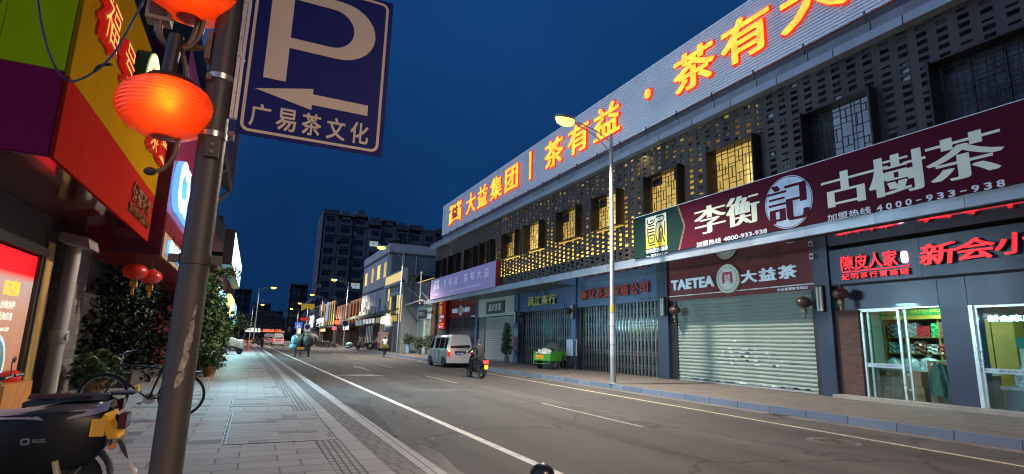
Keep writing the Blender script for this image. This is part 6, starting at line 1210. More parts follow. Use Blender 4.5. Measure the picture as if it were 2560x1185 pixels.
pw = M('poster_white', (.8, .75, .65), .4, emit=(1, .93, .8), es=.8, sample=False); pg = M('poster_gold', (.7, .5, .08), .4, emit=(1, .75, .08), es=.7, sample=False)
mb = MB(FL(LW + .012)); textrow(mb, "陈记熙鳞", 11.02, 11.62, 2.07, 2.30, .02, d=.004, bold=.02, front=1, side=1); textrow(mb, "合鳞为甲", 11.0, 11.55, 1.86, 1.98, .12, d=.003, bold=.006); textrow(mb, "天地共鉴", 11.0, 11.55, 1.68, 1.80, .12, d=.003, bold=.006); text(mb, "售价: 1680元/饼", 10.95, 11.5, 1.50, 1.57, 0, .003, .0); mb.build("lettering", [pw, pg], t)
mb = MB(); mb.lathe([(.48, 0), (.48, .006)], 32, 0, (LW + .012, 11.1, .98), 'X'); mb.lathe([(.40, .007), (.41, .009)], 32, 1, (LW + .012, 11.1, .98), 'X'); mb.build("tea_cake_print", [M('cake_print', (.4, .55, .62), .4, var=.3, scale=9, emit=(.55, .8, .9), es=.7), M('cake_line', (.2, .35, .4), .4)], t)
t = thing("tea_counter", "small orange wooden counter with a red parcel by the poster", "counter", (LW + .2, 11.2, ZL)); MB().box(LW + .03, LW + .38, 10.6, 11.75, ZL, .72).build("body", M('wood_painted_glow', (.36, .15, .04), .5, var=.3, scale=5, emit=(1, .35, .06), es=.10), t)  # orange lamplight put into the wood as emission
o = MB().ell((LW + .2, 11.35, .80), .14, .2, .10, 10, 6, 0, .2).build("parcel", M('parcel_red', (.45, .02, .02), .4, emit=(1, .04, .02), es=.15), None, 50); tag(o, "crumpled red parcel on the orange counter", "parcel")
# neon characters on the yellow fascia, gold on the red
nr = M('fascia_neon_side', (.28, .010, .008), .4, var=0, emit=(1, .03, .015), es=.28); nf = M('fascia_neon_front', (.9, .3, .1), .4, var=0, emit=(1, .34, .045), es=1.5)
t = thing("shop_sign", "glowing red brush characters with a round green emblem on the yellow fascia", "sign", (LX, 11, 5.6))
def nchar(c, y0, y1, z0, z1):
    mb = MB(FL(LX)); text(mb, c, y0 - .015, y1 + .015, z0 - .015, z1 + .015, .02, .08, .028, 0, front=1, side=1); text(mb, c, y0, y1, z0, z1, .102, .012, -.006, 0, front=0, side=1); mb.build("character", [nf, nr], t)
nchar("福", 8.52, 9.28, 5.60, 6.22); nchar("号", 9.76, 10.42, 5.58, 6.12); nchar("茶", 12.55, 13.35, 5.3, 5.78); nchar("業", 13.62, 14.42, 5.36, 5.88)
mb = MB(); mb.lathe([(.62, 0), (.62, .18)], 28, 1, (LX + .02, 11.4, 6.05), 'X'); mb.lathe([(.52, .181), (.60, .2)], 28, 0, (LX + .02, 11.4, 6.05), 'X'); text(mb, "茶", 11.1, 11.7, 5.75, 6.35, .225, .01, .02, front=2, side=2, fr=FL(LX)); mb.build("emblem", [M('emblem_white', (.8, .9, .5), .4, emit=(.85, 1, .35), es=1.6), M('emblem_green', (.02, .10, .02), .4), M('emblem_red', (.6, .05, .02), .4, emit=(1, .05, .02), es=.5)], t)
gold = M('gold_letter', (.42, .20, .05), .35, .6)
t = thing("shop_lettering", "small gold characters in two rows on the red fascia", "lettering", (LX, 13, 4.0)); mb = MB(FL(LX)); textrow(mb, "佰禧茶馆", 12.2, 14.1, 4.05, 4.42, .15, w0=.005, d=.03, bold=.01); textrow(mb, "芳村茶叶交易中心", 12.1, 14.2, 3.80, 3.98, .12, w0=.005, d=.03, bold=.02); mb.build("lettering", gold, t)
# the red neighbour with white LED letters
L2 = -2.15
rs = thing("red_shop", "red fronted shop with white lit letters beyond the coloured shop", "shop", (-4, 20, ZL))
MB().box(-8, L2, 14.62, 27, 3.3, 8.6).build("fascia", M('fascia_crimson', (.30, .016, .03), .3, .1, var=.1, scale=.6), rs); MB().box(L2 - 1, L2 + .01, 14.60, 14.618, 3.3, 8.6).build("end_panel", M('end_maroon', (.10, .008, .03), .4), rs)
MB().box(-8, -3.7, 15.3, 27, ZL, 3.3).build("shop_wall", darkwall, rs)
MB().box(L2, L2 + .05, 14.62, 22.5, 3.28, 3.86).build("lower_board", M('board_tan', (.40, .26, .14), .5), rs)
mb = MB()
for k in range(70): mb.box(L2 + .001, L2 + .02, 14.7 + .08 * k, 14.74 + .08 * k, 3.9, 4.35)
mb.build("ribbed_strip", M('rib_red', (.34, .03, .02), .3, .2), rs)
led = M('led_white', (.9, 1, 1), .4, var=0, emit=(.80, .97, 1), es=3.2); ledb = M('led_blue_side', (.1, .3, .7), .4, var=0, emit=(.15, .45, 1), es=1.2)
t = thing("shop_sign", "blazing white lit letters on the red shop front behind the pole", "sign", (L2, 17, 5)); mb = MB(FL(L2)); text(mb, "Chillini", 14.92, 20.3, 4.62, 5.75, .02, .14, .06, front=0, side=1); mb.build("lettering", [led, ledb], t)
light("sign_glow", 'AREA', (L2 + .45, 17.0, 5.0), 380, (.40, .80, 1), t, size=5.0, size_y=1.0, target=(1.6, 14.6, 0)).data.spread = R_(95)
light("sign_glow", 'AREA', (L2 + .5, 17.6, 5.1), 520, (.55, .86, 1), t, size=5.2, size_y=1.0, target=(16, 19.0, 3.2)).data.spread = R_(105)
t = thing("shop_sign", "small white lit characters on the tan board under the red shop front", "sign", (L2, 17, 3.6)); mb = MB(FL(L2 + .05)); textrow(mb, "经典美食", 15.1, 18.4, 3.42, 3.74, .2, w0=.01, d=.06, bold=.05, front=0, side=1); textrow(mb, "餐厅", 18.9, 20.3, 3.42, 3.72, .2, w0=.01, d=.06, bold=.05, front=0, side=1); mb.build("lettering", [led, ledb], t)
# dark upper block behind, with netting and air conditioners
t = thing("dark_block", "dark upper building with ribbed netting behind the coloured shop", "building", (-6, 18, 7)); mb = MB(); mb.box(-12, -3.6, 8.4, 34, 7.03, 15); mb.build("wall", M('block_black', (.018, .018, .022), .8, var=.3), t); mb = MB()
for k in range(60): mb.tube([(-3.5, 9 + .4 * k, 7.05), (-3.5, 9 + .4 * k, 13)], .02, 4)
for k in range(12): mb.box(-3.52, -3.48, 9, 33, 7.4 + .5 * k, 7.43 + .5 * k)
mb.build("net_ribs", M('net_grey', (.05, .05, .055), .6), t)
for i, (y, z) in enumerate(((11.2, 7.6), (15.5, 8.0), (19.5, 9.2))):
    o_ = thing("air_conditioner", ["air conditioner above the yellow fascia", "air conditioner higher up beside the lamp pole", "topmost air conditioner on the dark netted wall"][i], "air conditioner", (-3.2, y, z)); MB().box(-3.45, -2.95, y, y + 1.3, z, z + 1).build("casing", M('ac_dim', (.10, .10, .105), .6), o_); MB().lathe([(.36, 0), (.36, .03)], 14, 0, (-2.94, y + .5, z + .5), 'X').build("fan_grille", M('ac_dark', (0, 0, 0)), o_)
# far left street wall
t = thing("billboard", "framed pink and grey billboard on struts high on the left street wall", "billboard", (-2, 28, 9.5)); MB().box(-2.4, -2.0, 24, 33, 9.4, 13.2).build("board", M('board_mauve', (.16, .07, .12), .5, var=.6, scale=.6), t)
mb = MB(); mb.box(-2.0, -1.9, 23.9, 33.1, 9.3, 9.5); mb.box(-2.0, -1.9, 23.9, 24.1, 9.5, 13.2); mb.box(-2.0, -1.9, 32.9, 33.1, 9.5, 13.2)
for y in (24.1, 28.5, 32.9): mb.tube([(-2.0, y, 9.4), (-3.4, y, 7.4)], .09, 6); mb.tube([(-2.0, y, 9.4), (-2.9, y - 2.5, 7.6)], .07, 6)
mb.build("frame", M('frame_tan', (.34, .27, .2), .5), t)
def leftblock(y0, y1, x, h, label, m, name="street_building"):
    t = thing(name, label, "building", (x, y0, ZL)); holes = []
    n = max(2, int((y1 - y0) / 3)); wd = (y1 - y0) / n
    for f in range(1, int((h - 1) / 3)):
        for k in range(n): holes.append((y0 + k * wd + .6, y0 + k * wd + wd - .6, f * 3 + 1.2, f * 3 + 2.6))
    mb = MB(); ys = sorted({y0, y1} | {q for hh in holes for q in hh[:2]}); zs = sorted({3.2, h} | {q for hh in holes for q in hh[2:]})
    for a, b in zip(ys, ys[1:]):
        for c, d in zip(zs, zs[1:]):
            if not any(hh[0] <= a and b <= hh[1] and hh[2] <= c and d <= hh[3] for hh in holes): mb.box(x - .3, x, a, b, c, d)
    mb.box(x - 8, x - .3, y0, y0 + .3, ZL, h); mb.box(x - 8, x - .3, y0 + .3, y1, h - .3, h); mb.build("wall", m, t)
    for hh in holes: MB().box(x - .2, x - .15, *hh).build("window", glassdk, t)
    MB().box(x - .9, x - .8, y0, y1, ZL, 3.2).build("shop_opening", M('shop_dark', (0, 0, 0)), t)
    mb = MB(); mb.box(x, x + .25, y0, y1, h, h + .3); mb.box(x, x + .5, y0, y1, 3.1, 3.3); mb.build("ledge", M('ledge_dark', (.09, .07, .07), .7), t); return t
leftblock(27.1, 40, -2.6, 7.5, "red walled building past the billboard on the left", M('wall_red', (.26, .025, .03), .6, var=.2)); leftblock(40.1, 62, -2.9, 9.0, "brown building with balconies behind the tall lit screen", M('wall_brown', (.12, .07, .05), .7, var=.25)); leftblock(62.1, 90, -3.2, 9.0, "dark red building farther along the left pavement", M('wall_dkred', (.14, .03, .03), .7)); leftblock(90.1, 130, -4.2, 7.5, "dark low building far along the left pavement", M('wall_dark', (.05, .045, .045), .8)); leftblock(130.1, 200, -5, 8.0, "farthest dark building of the left street wall", M('wall_dark2', (.04, .04, .045), .8))
def ledm():
    m = M('led_screen', (.5, .5, .5), .4, var=0, emit=(1, 1, 1), es=2.4); n = m.node_tree; b = n.nodes["Principled BSDF"]; tc_ = n.nodes.new("ShaderNodeTexCoord"); nz = n.nodes.new("ShaderNodeTexNoise"); nz.inputs['Scale'].default_value = .35; n.links.new(tc_.outputs['Object'], nz.inputs['Vector']); cr = n.nodes.new("ShaderNodeValToRGB"); n.links.new(nz.outputs[0], cr.inputs[0])
    e = cr.color_ramp.elements; e[0].position = .35; e[0].color = (.2, .9, 1, 1); e[1].position = .65; e[1].color = (1, .25, .35, 1); a = e.new(.5); a.color = (1, 1, 1, 1); n.links.new(cr.outputs[0], b.inputs['Emission Color']); return m
t = thing("led_screen", "long white and pink LED screen jutting from the left street wall", "LED screen", (-1.3, 34, 5.4)); MB().box(-1.2, -1.19, 27.1, 41, 4.7, 6.1).build("screen_face", ledm(), t); MB().box(-1.6, -1.202, 27, 41.1, 4.6, 6.2).build("cabinet", M('cabinet_black', (.02, .02, .025), .5), t); MB().box(-2.6, -1.6, 29, 29.2, 5.2, 5.4).box(-2.6, -1.6, 38, 38.2, 5.2, 5.4).build("bracket", blackp, t)
for y0, y1, x, z0, z1, m_, lb in ((30, 37, -1.7, 2.95, 3.85, M('sign_cyan', (.4, .7, .9), .4, var=.3, scale=1.5, emit=(.35, .8, 1), es=2.2), "cyan lit shop sign beneath the long LED screen"), (39, 47, -1.55, 2.9, 4.1, M('sign_yellowlit', (.8, .7, .2), .4, var=.2, emit=(1, .88, .25), es=1.6), "yellow and white lit sign beyond the cyan shop sign"), (49, 60, -1.8, 2.9, 4.4, M('sign_bluelit', (.2, .4, .9), .4, var=.2, emit=(.15, .35, 1), es=1.2), "blue lit sign farther along the left wall")):
    o = MB().box(x - .2, x, y0, y1, z0, z1).build("lit_sign", m_); tag(o, lb, "sign")
light("sign_glow", 'AREA', (-1.4, 45, 3.6), 1100, (.45, .9, 1), o, size=8, size_y=1.0, target=(1.5, 45, 0))
o = MB().ell((-1.7, 30.5, 2.3), .4, .4, .3, 10, 6).build("round_lamp", M('lamp_green', (.4, 1, .9), .4, var=0, emit=(.3, 1, .8), es=3)); tag(o, "round green white lamp glowing behind the sidewalk tree", "lamp"); light("lamp_glow", "POINT", (-1.1, 29.6, 2.4), 130, (.5, 1, .75), o, radius=.3)
# ------------------------------------------------------------------ plants on the left pavement
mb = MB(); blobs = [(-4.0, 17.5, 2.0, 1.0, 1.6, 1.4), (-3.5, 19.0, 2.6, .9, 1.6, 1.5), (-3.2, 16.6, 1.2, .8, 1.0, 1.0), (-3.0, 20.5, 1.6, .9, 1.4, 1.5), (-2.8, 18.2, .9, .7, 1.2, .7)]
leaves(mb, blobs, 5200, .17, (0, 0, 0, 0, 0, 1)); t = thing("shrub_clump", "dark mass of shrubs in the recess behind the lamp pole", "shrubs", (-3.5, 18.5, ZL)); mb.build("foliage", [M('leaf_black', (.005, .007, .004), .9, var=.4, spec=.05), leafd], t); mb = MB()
for b in blobs: mb.tube([(b[0], b[1], ZL), (b[0], b[1], b[2])], [.05, .02], 6)
mb.build("stem", barkm, t); MB().box(-4.6, -2.6, 16.4, 20.9, ZL, .55).build("planter", M('planter_dark', (.06, .05, .045), .8), t)
potted("potted_shrub", "broad leaved green plant beside the tiled pillar", -2.95, 14.6, ZL, [(0, 0, .62, .42, .4, .36), (-.12, 0, .42, .4, .4, .25), (.2, -.1, .5, .32, .3, .3)], 420, .17, pott, .22, .28, (1, 1, 2, 0))
mb = MB(); blobs = [(-1.62, 22.3, 2.3, .72, 1.2, .95), (-1.55, 22.6, 1.4, .7, 1.1, .8), (-1.35, 21.8, .85, .5, .8, .5), (-1.75, 23.2, 3.3, .5, .8, .5), (-1.2, 24.0, 1.9, .55, .9, .8), (-1.1, 23.4, 3.9, .45, .5, .18), (-1.75, 22.2, 3.0, .5, .9, .7)]
leaves(mb, blobs, 7500, .17, (1, 1, 2, 2)); t = thing("street_tree", "bushy green tree lit from behind on the left pavement", "tree", (-1.6, 22.5, ZL)); mb.build("crown", [leafd, leafm, leafl], t); mb = MB(); mb.tube(smoothpath([(-1.6, 22.5, ZL), (-1.62, 22.4, 1.0), (-1.55, 22.5, 2.4), (-1.5, 22.8, 3.6)]), [.07] * 19 if False else .05, 7)
for a, b in (((-1.6, 22.4, 1.2), (-1.2, 23.9, 2.4)), ((-1.6, 22.4, 1.6), (-1.9, 22.0, 2.8)), ((-1.55, 22.5, 2.4), (-1.1, 23.4, 3.9)), ((-1.6, 22.4, .8), (-1.3, 21.8, 1.2))): mb.tube([a, b], [.03, .01], 5)
mb.build("trunk", barkm, t); MB().lathe([(.24, ZL), (.32, ZL + .4), (.34, ZL + .42)], 16, 0, (-1.6, 22.5, 0)).build("pot", pott, t, 40)
potted("potted_shrub", "leafy potted plant at the foot of the lit sidewalk tree", -1.15, 20.4, ZL, [(0, 0, .75, .42, .5, .4), (.1, 0, .45, .35, .4, .25)], 800, .12, pott, .2, .3, (0, 1, 1, 2)); potted("potted_shrub", "low potted shrub between the tree and the draped scooter", -1.5, 27.5, ZL, [(0, 0, .9, .5, 1.0, .6)], 1100, .15, potm, .25, .4, (0, 0, 1)); potted("potted_shrub", "dark potted shrub farther on past the lit tree", -1.7, 33.0, ZL, [(0, 0, 1.0, .5, 1.2, .7)], 900, .18, potm, .25, .4, (0, 0, 1))
o = lantern(-2.62, 15.0, 2.92, .24, "big red lantern with a gold tassel block hanging under the red fascia", (.42, .015, .012), (.52, .27, .03), "red lanterns under the left fascia", (1, .03, .01)); lantern(-2.36, 15.4, 2.86, .225, "second red lantern partly behind the big one", (.421, .02, .015), (.5, .25, .03), "red lanterns under the left fascia", (1, .05, .015))
# ================================================================== THE LAMP POLE, PARKING SIGN AND PLASTIC LANTERNS
PX, PY = -.31, 3.2
grey = M('pole_grey_brown', (.055, .045, .040), .5, .2, var=.18, scale=5, bump=.15, bscale=30)
lp = thing("lamp_pole", "thick grey pole close to the camera carrying the parking sign and red lamps", "pole", (PX, PY, ZL))
MB().tube([(PX, PY, ZL), (PX, PY, 2.0), (PX, PY, 4.6)], [.0735, .069, .0585], 28).build("pole", grey, lp, 40)
sst = M('steel_band', (.48, .43, .38), .3, .9, var=.1)
def bandat(z, r, name="clamp_band", m=sst, h=.03): return MB().lathe([(r + .001, z - h / 2), (r + .005, z - h / 2), (r + .005, z + h / 2), (r + .001, z + h / 2)], 24, 0, (PX, PY, 0)).build(name, m, lp, 40)
bandat(2.925, .065); bandat(2.595, .067); bandat(3.45, .063); bandat(1.925, .070, "wide_band", M('band_dark', (.06, .05, .045), .5, .4), .055)
MB().box(PX + .066, PX + .12, PY - .02, PY + .02, 1.905, 1.945).box(PX - .12, PX - .066, PY - .02, PY + .02, 1.905, 1.945).build("band_lug", M('band_dark', (0, 0, 0)), lp)
mb = MB(); mb.box(PX - .022, PX + .045, PY - .083, PY - .066, 2.46, 2.57, 0)
for z in (2.485, 2.525): mb.lathe([(.009, 0), (.007, .008)], 8, 1, (PX + .012, PY - .092, z), 'Y')
mb.build("hatch_plate", [grey, M('bolt_rust', (.2, .15, .1), .5, .6)], lp)
mb = MB(); rows = []        # irregular pale patches on the camera side of the pole
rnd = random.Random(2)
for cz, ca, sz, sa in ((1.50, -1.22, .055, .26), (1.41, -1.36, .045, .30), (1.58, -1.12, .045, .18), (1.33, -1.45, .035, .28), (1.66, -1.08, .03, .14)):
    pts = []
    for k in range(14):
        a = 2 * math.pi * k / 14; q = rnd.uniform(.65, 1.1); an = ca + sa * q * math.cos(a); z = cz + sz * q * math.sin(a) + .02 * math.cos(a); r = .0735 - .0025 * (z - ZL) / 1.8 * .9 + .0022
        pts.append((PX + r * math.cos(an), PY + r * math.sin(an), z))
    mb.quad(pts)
mb.build("pole_patch", M('patch_pale', (.22, .19, .165), .7, var=.5, scale=40), lp)
ps = thing("parking_sign", "blue parking sign with big P, arrow and white characters on the near pole", "sign", (PX + .1, PY - .03, 2.6))
SY = 3.18
blue = M('sign_blue', (.006, .011, .105), .55, 0, var=.05, spec=.12); sw = M('sign_reflective_white', (.56, .45, .33), .6, var=.05, spec=.1)
MB(FF(SY)).box(-.205, .592, 2.632, 3.664, -.012, 0).build("sign_plate", blue, ps)
mb = MB(FF(SY)); K = dict()
def rrect(u0, u1, v0, v1, r):
    out = []
    for cx, cy, a0 in ((u1 - r, v1 - r, 0), (u0 + r, v1 - r, 90), (u0 + r, v0 + r, 180), (u1 - r, v0 + r, 270)):
        for k in range(6): a = R_(a0 + 18 * k); out.append((cx + r * math.cos(a), cy + r * math.sin(a)))
    return out
A = rrect(-.188, .566, 2.652, 3.645, .045); B = rrect(-.172, .550, 2.668, 3.629, .032); n = len(A)
mb.add([(x, y, .0015) for x, y in A + B], [(k, (k + 1) % n, n + (k + 1) % n, n + k) for k in range(n)]); mb.build("border_line", sw, ps)
mb = MB(FF(SY)); mb.add([(-.103, 2.984, .0015), (.016, 2.984, .0015), (.016, 3.575, .0015), (-.103, 3.575, .0015)], [(0, 1, 2, 3)])
def arcp(u0, um, r, v0, v1): return [(u0, v0)] + [(um + r * math.sin(math.pi * k / 14), (v0 + v1) / 2 - (v1 - v0) / 2 * math.cos(math.pi * k / 14)) for k in range(15)] + [(u0, v1)]
O_ = arcp(.016, .285, .212, 3.196, 3.575); I_ = arcp(.016, .24, .128, 3.262, 3.512); n = len(O_)
mb.add([(x, y, .0015) for x, y in O_ + I_], [(k, k + 1, n + k + 1, n + k) for k in range(n - 1)]); mb.build("letter_p", sw, ps)
mb = MB(FF(SY)); mb.add([(-.137, 2.908, .0015), (.168, 2.843, .0015), (.168, 2.875, .0015), (.486, 2.873, .0015), (.486, 2.939, .0015), (.168, 2.941, .0015), (.168, 2.975, .0015)], [(0, 2, 5, 6), (0, 1, 2), (2, 3, 4, 5)]); mb.build("arrow", sw, ps)
mb = MB(FF(SY)); textrow(mb, "广易茶文化", -.145, .50, 2.690, 2.820, .32, w0=.001, d=.0012, bold=.022); mb.build("lettering", sw, ps)
mb = MB(FF(SY)); mb.box(-.243, -.226, 2.71, 3.66, -.02, .012, 0); mb.box(-.222, -.206, 2.71, 3.66, -.02, .006, 0)
for k in range(9): mb.lathe([(.0035, 0), (.003, .003)], 8, 1, (-.2345, SY - .0155, 2.74 + .11 * k), 'Y', 1) if False else mb.box(-.2375, -.2315, 2.74 + .11 * k, 2.746 + .11 * k, .012, .0145, 1)
mb.build("mounting_rail", [M('rail_alu', (.55, .46, .40), .4, .6, var=.1), M('rivet_dark', (.12, .08, .06), .5)], ps)
# lanterns
def lampshell():
    m = bpy.data.materials.new('red_plastic_shade'); m.use_nodes = True; n = m.node_tree; _mats['red_plastic_shade'] = m; out = n.nodes['Material Output']; b = n.nodes["Principled BSDF"]
    b.inputs['Base Color'].default_value = (.58, .018, .010, 1); b.inputs['Roughness'].default_value = .28; b.inputs['Coat Weight'].default_value = .4
    tr = n.nodes.new("ShaderNodeBsdfTranslucent"); tr.inputs[0].default_value = (1, .10, .010, 1); tp = n.nodes.new("ShaderNodeBsdfTransparent"); tp.inputs[0].default_value = (1, .55, .10, 1)
    m1 = n.nodes.new("ShaderNodeMixShader"); m1.inputs[0].default_value = .24; n.links.new(b.outputs[0], m1.inputs[1]); n.links.new(tr.outputs[0], m1.inputs[2]); m2 = n.nodes.new("ShaderNodeMixShader"); m2.inputs[0].default_value = .03; n.links.new(m1.outputs[0], m2.inputs[1]); n.links.new(tp.outputs[0], m2.inputs[2]); n.links.new(m2.outputs[0], out.inputs[0]); return m
shell = lampshell(); rust = M('bracket_brown', (.16, .10, .07), .45, .4, var=.25, scale=12); dkcap = M('cap_black_brown', (.025, .018, .016), .5)
def plamp(cx, cy, cz, label):
    t = thing("pole_lantern", label, "lantern", (cx, cy, cz), group="red plastic lanterns on the near pole")
    prof = []; N = 66
    for i in range(N + 1):
        a = math.pi * (.085 + .86 * i / N); prof.append((.226 * math.sin(a) ** .86 * (1 + (.022 * (1 if i % 3 == 0 else 0) if i < 54 else 0)), .158 * math.cos(a) * -1 * (1.0)))
    MB().grid([[(cx + r * math.cos(2 * math.pi * k / 56), cy + r * math.sin(2 * math.pi * k / 56), cz - z) for k in range(56)] for r, z in prof], close=True).build("shade", shell, t, 70)
    MB().ell((cx, cy, cz - .158), .062, .062, .006, 20, 4).build("bottom_cap", M('shade_bottom', (.45, .02, .012), .3), t, 60)
    mb = MB(); mb.lathe([(.02, .185), (.055, .182), (.11, .165), (.125, .145), (.11, .138)], 24, 0, (cx, cy, cz)); mb.tube([(cx - .02, cy, cz + .17), (cx - .01, cy, cz + .42)], .036, 14); mb.build("top_cap", dkcap, t, 40)
    bm_ = MB().ell((cx + .02, cy - .05, cz - .004), .03, .03, .036, 14, 8).build("bulb", M('bulb_yellow', (1, .8, .2), .4, var=0, emit=(1, .55, .03), es=10), t, 60)
    light("bulb_light", 'POINT', (cx + .02, cy - .170, cz - .008), 5.5, (1, .55, .10), t, radius=.02)
    mb = MB(); mb.tube(smoothpath([(cx + .07, cy, cz - .13), (cx + .065, cy, cz - .24), (cx + .03, cy, cz - .32), (cx - .02, cy, cz - .345)], 5), .012, 8); mb.ell((cx - .03, cy, cz - .347), .030, .024, .022, 12, 7, 1); mb.build("hook", [rust, dkcap], t, 50)
    return t
plamp(-.535, 3.2, 2.705, "whole glowing red ribbed plastic lantern on the near pole"); plamp(-.50, 3.2, 3.40, "upper red ribbed plastic lantern cut by the top of the view")
mb = MB(); mb.tube(smoothpath([(-.632, 3.22, 3.22), (-.625, 3.22, 3.12), (-.58, 3.22, 3.07), (-.52, 3.22, 3.065), (-.475, 3.22, 3.12), (-.448, 3.22, 3.28)], 6), .017, 9); mb.tube([(-.54, 3.22, 3.075), (-.375, 3.21, 3.10)], .016, 9); mb.tube(smoothpath([(-.52, 3.24, 3.07), (-.49, 3.24, 2.98), (-.47, 3.24, 2.86)], 5), .012, 8); mb.box(-.40, -.372, 3.16, 3.26, 3.02, 3.18)
MB().box(-.372, -.345, 3.12, 3.2, 2.885, 2.915).build('clamp_lug', rust, lp); MB().box(-.235, -.205, 3.10, 3.18, 2.58, 2.61).build('clamp_lug', rust, lp); mb.build("lamp_bracket", rust, lp, 50)
mb = MB(); mb.box(-.70, -.585, 3.2, 3.29, 3.20, 3.33, 0); mb.box(-.682, -.605, 3.19, 3.2, 3.225, 3.29, 1); mb.tube([(-.64, 3.24, 3.2), (-.635, 3.23, 3.14)], .02, 8, 0); o = mb.build("control_box", [M('box_tan', (.28, .22, .17), .5), M('box_brown', (.10, .05, .04), .5)]); tag(o, "small tan control box hanging beside the upper lantern", "box")
mb = MB(); mb.tube(smoothpath([(-2.16, 6, 4.75), (-2.136, 6, 4.552), (-2.04, 6, 4.212), (-1.909, 6, 3.924), (-1.775, 6, 3.825), (-1.626, 6, 3.955), (-1.537, 6, 4.102), (-1.467, 6, 4.290), (-1.339, 6, 4.806)]), .011, 6, 0); mb.tube(smoothpath([(-1.626, 6, 3.955), (-1.60, 6, 4.02), (-1.55, 6.02, 4.06), (-1.50, 6.0, 4.06)]), .014, 6, 1); mb.tube([(-2.33, 6, 4.9), (-2.42, 6, 4.2), (-2.52, 6, 3.7)], .004, 4, 1)
o = mb.build("hanging_cable", [M('cable_blue_grey', (.07, .08, .11), .5), M('cable_black', (0, 0, 0))]); tag(o, "sagging blue grey cable with a taped joint before the yellow fascia", "cable")
# ------------------------------------------------------------------ bollard
mb = MB(); mb.lathe([(.085, ZL), (.085, .60), (.06, .62), (.06, .645), (.078, .65), (.086, .68), (.078, .715), (.05, .74), (.015, .755)], 24, 0, (1.86, 3.42, 0)); o = mb.build("bollard", M('bollard_black', (.012, .012, .013), .28, .3, var=.1), None, 50); tag(o, "black round topped bollard on the near kerb at the bottom of the view", "bollard")
# ================================================================== SCOOTERS, BICYCLES AND PEOPLE
fm = scooter("nearest black moped with cloth covered seat and amber rear reflectors", (0, 0, 0), 0, (.006, .006, .007), plate=False, tl=False)
amber_ = M('amber_lens', (.62, .28, .02), .18, var=.05, coat=.6, emit=(1, .45, .02), es=.10)
mb = MB(); rows = []
for y_, w_, z0, z1 in ((-.80, .10, .50, .78), (-.72, .17, .38, .80), (-.45, .19, .32, .80), (.0, .19, .30, .77), (.12, .15, .28, .70)):
    rows.append([(w_ * .7, y_, z0), (w_, y_, z0 + .12), (w_, y_, z1 - .06), (w_ * .8, y_, z1), (-w_ * .8, y_, z1), (-w_, y_, z1 - .06), (-w_, y_, z0 + .12), (-w_ * .7, y_, z0)])
mb.grid(rows, close=True); mb.quad(rows[0]); mb.quad(rows[-1][::-1]); sp_ = mb.build("side_cowl", M('moped_black', (.006, .006, .007), .4, 0, var=.1, spec=.3), fm, 40)
tx = M('badge_silver', (.22, .22, .23), .4, .5)
mb = MB(); fr_ = lambda u, v, w_: (-.1915 - w_, -u, v); text(mb, "eazz.", .33, .42, .570, .596, 0, .002, .02, fr=fr_); mb.prism(rrect(.255, .315, .555, .605, .015), 0, .002, 0, fr_); mb.prism(rrect(.268, .302, .567, .593, .009), .0021, .0026, 1, fr_); mb.build("badge", [tx, M('moped_black', (0, 0, 0))], sp_)
mb = MB()
mb.add([(-.17, -.78, .78), (.0, -.84, .80), (.0, -.92, .60), (-.15, -.90, .57), (-.20, -.83, .58), (-.20, -.76, .74)], [(0, 1, 2, 3), (0, 3, 4, 5)]); mb.add([(.17, -.78, .78), (.0, -.84, .80), (.0, -.92, .60), (.15, -.90, .57), (.20, -.83, .58), (.20, -.76, .74)], [(3, 2, 1, 0), (5, 4, 3, 0)]); mb.box(-.2, .2, -.80, -.70, .60, .74); mb.build("rear_reflector", amber_, fm)
mb = MB(); mb.ell((-.13, -.86, .50), .02, .03, .022, 10, 6); mb.ell((.13, -.86, .50), .02, .03, .022, 10, 6); mb.build("indicator", M('indicator_orange', (.6, .14, .02), .3, emit=(1, .25, .03), es=.1), fm, 60)
mb = MB(); rows = []
for i in range(9):
    f = i / 8; w_ = .10 * (1 - .25 * f) if f < .8 else .10 * .8 * (1 - (f - .8) * 2.8); rows.append([(-w_, -.86 - .16 * f - w_ * .5, .56 - .34 * f + .03 * math.sin(f * 6)), (0, -.885 - .17 * f, .565 - .34 * f), (w_, -.92 - .16 * f + w_ * .9, .58 - .34 * f - .03 * math.sin(f * 5))])
mb.grid(rows); mb.box(-.09, .09, -.93, -.82, .555, .585); mb.build("number_plate", M('plate_bent', (.24, .20, .165), .5, var=.5, scale=16), fm, 50)
mb = MB(); mb.prism([(.20, .12), (.62, .10), (.66, .16), (.64, .22), (.22, .23)], -.02, .02, 0, lambda u, v, w_: (-.17 + w_, -u, v)); mb.tube([(-.17, -.55, .22), (-.19, -.50, .42)], .024, 8); mb.tube([(-.17, -.1, .26), (-.2, .1, .16), (-.22, .25, .10)], .02, 8); mb.build("motor_cover", M('motor_tan', (.34, .29, .19), .45, .2, var=.3, scale=9), fm, 40)
fm.scale = (.92, .92, .92); fm.location = (-1.70, 5.5, ZL); fm.rotation_euler = (0, 0, R_(90))
mb = MB(); rows = []
for i in range(17):
    f = i / 16; y_ = -.80 + .95 * f; zz = .845 - .05 * f + (.03 * math.exp(-((f) / .06) ** 2)); row = []
    for j in range(13):
        a = -1 + 2 * j / 12; row.append((.185 * a + .004 * math.sin(9 * f + j), y_, zz - (.065 + .02 * math.sin(5 * f)) * abs(a) ** 3 + .006 * math.sin(13 * f + 2 * j)))
    rows.append(row)
mb.grid(rows); o = mb.build("seat_cover", M('seat_cloth_pinkish', (.36, .28, .27), .75, var=.25, scale=4, bump=.4, bscale=14), None, 60); tag(o, "worn pinkish grey cloth cover lying on the nearest moped seat", "seat cover"); o.scale = (.92, .92, .92); o.location = (-1.70, 5.5, ZL); o.rotation_euler = (0, 0, R_(90))
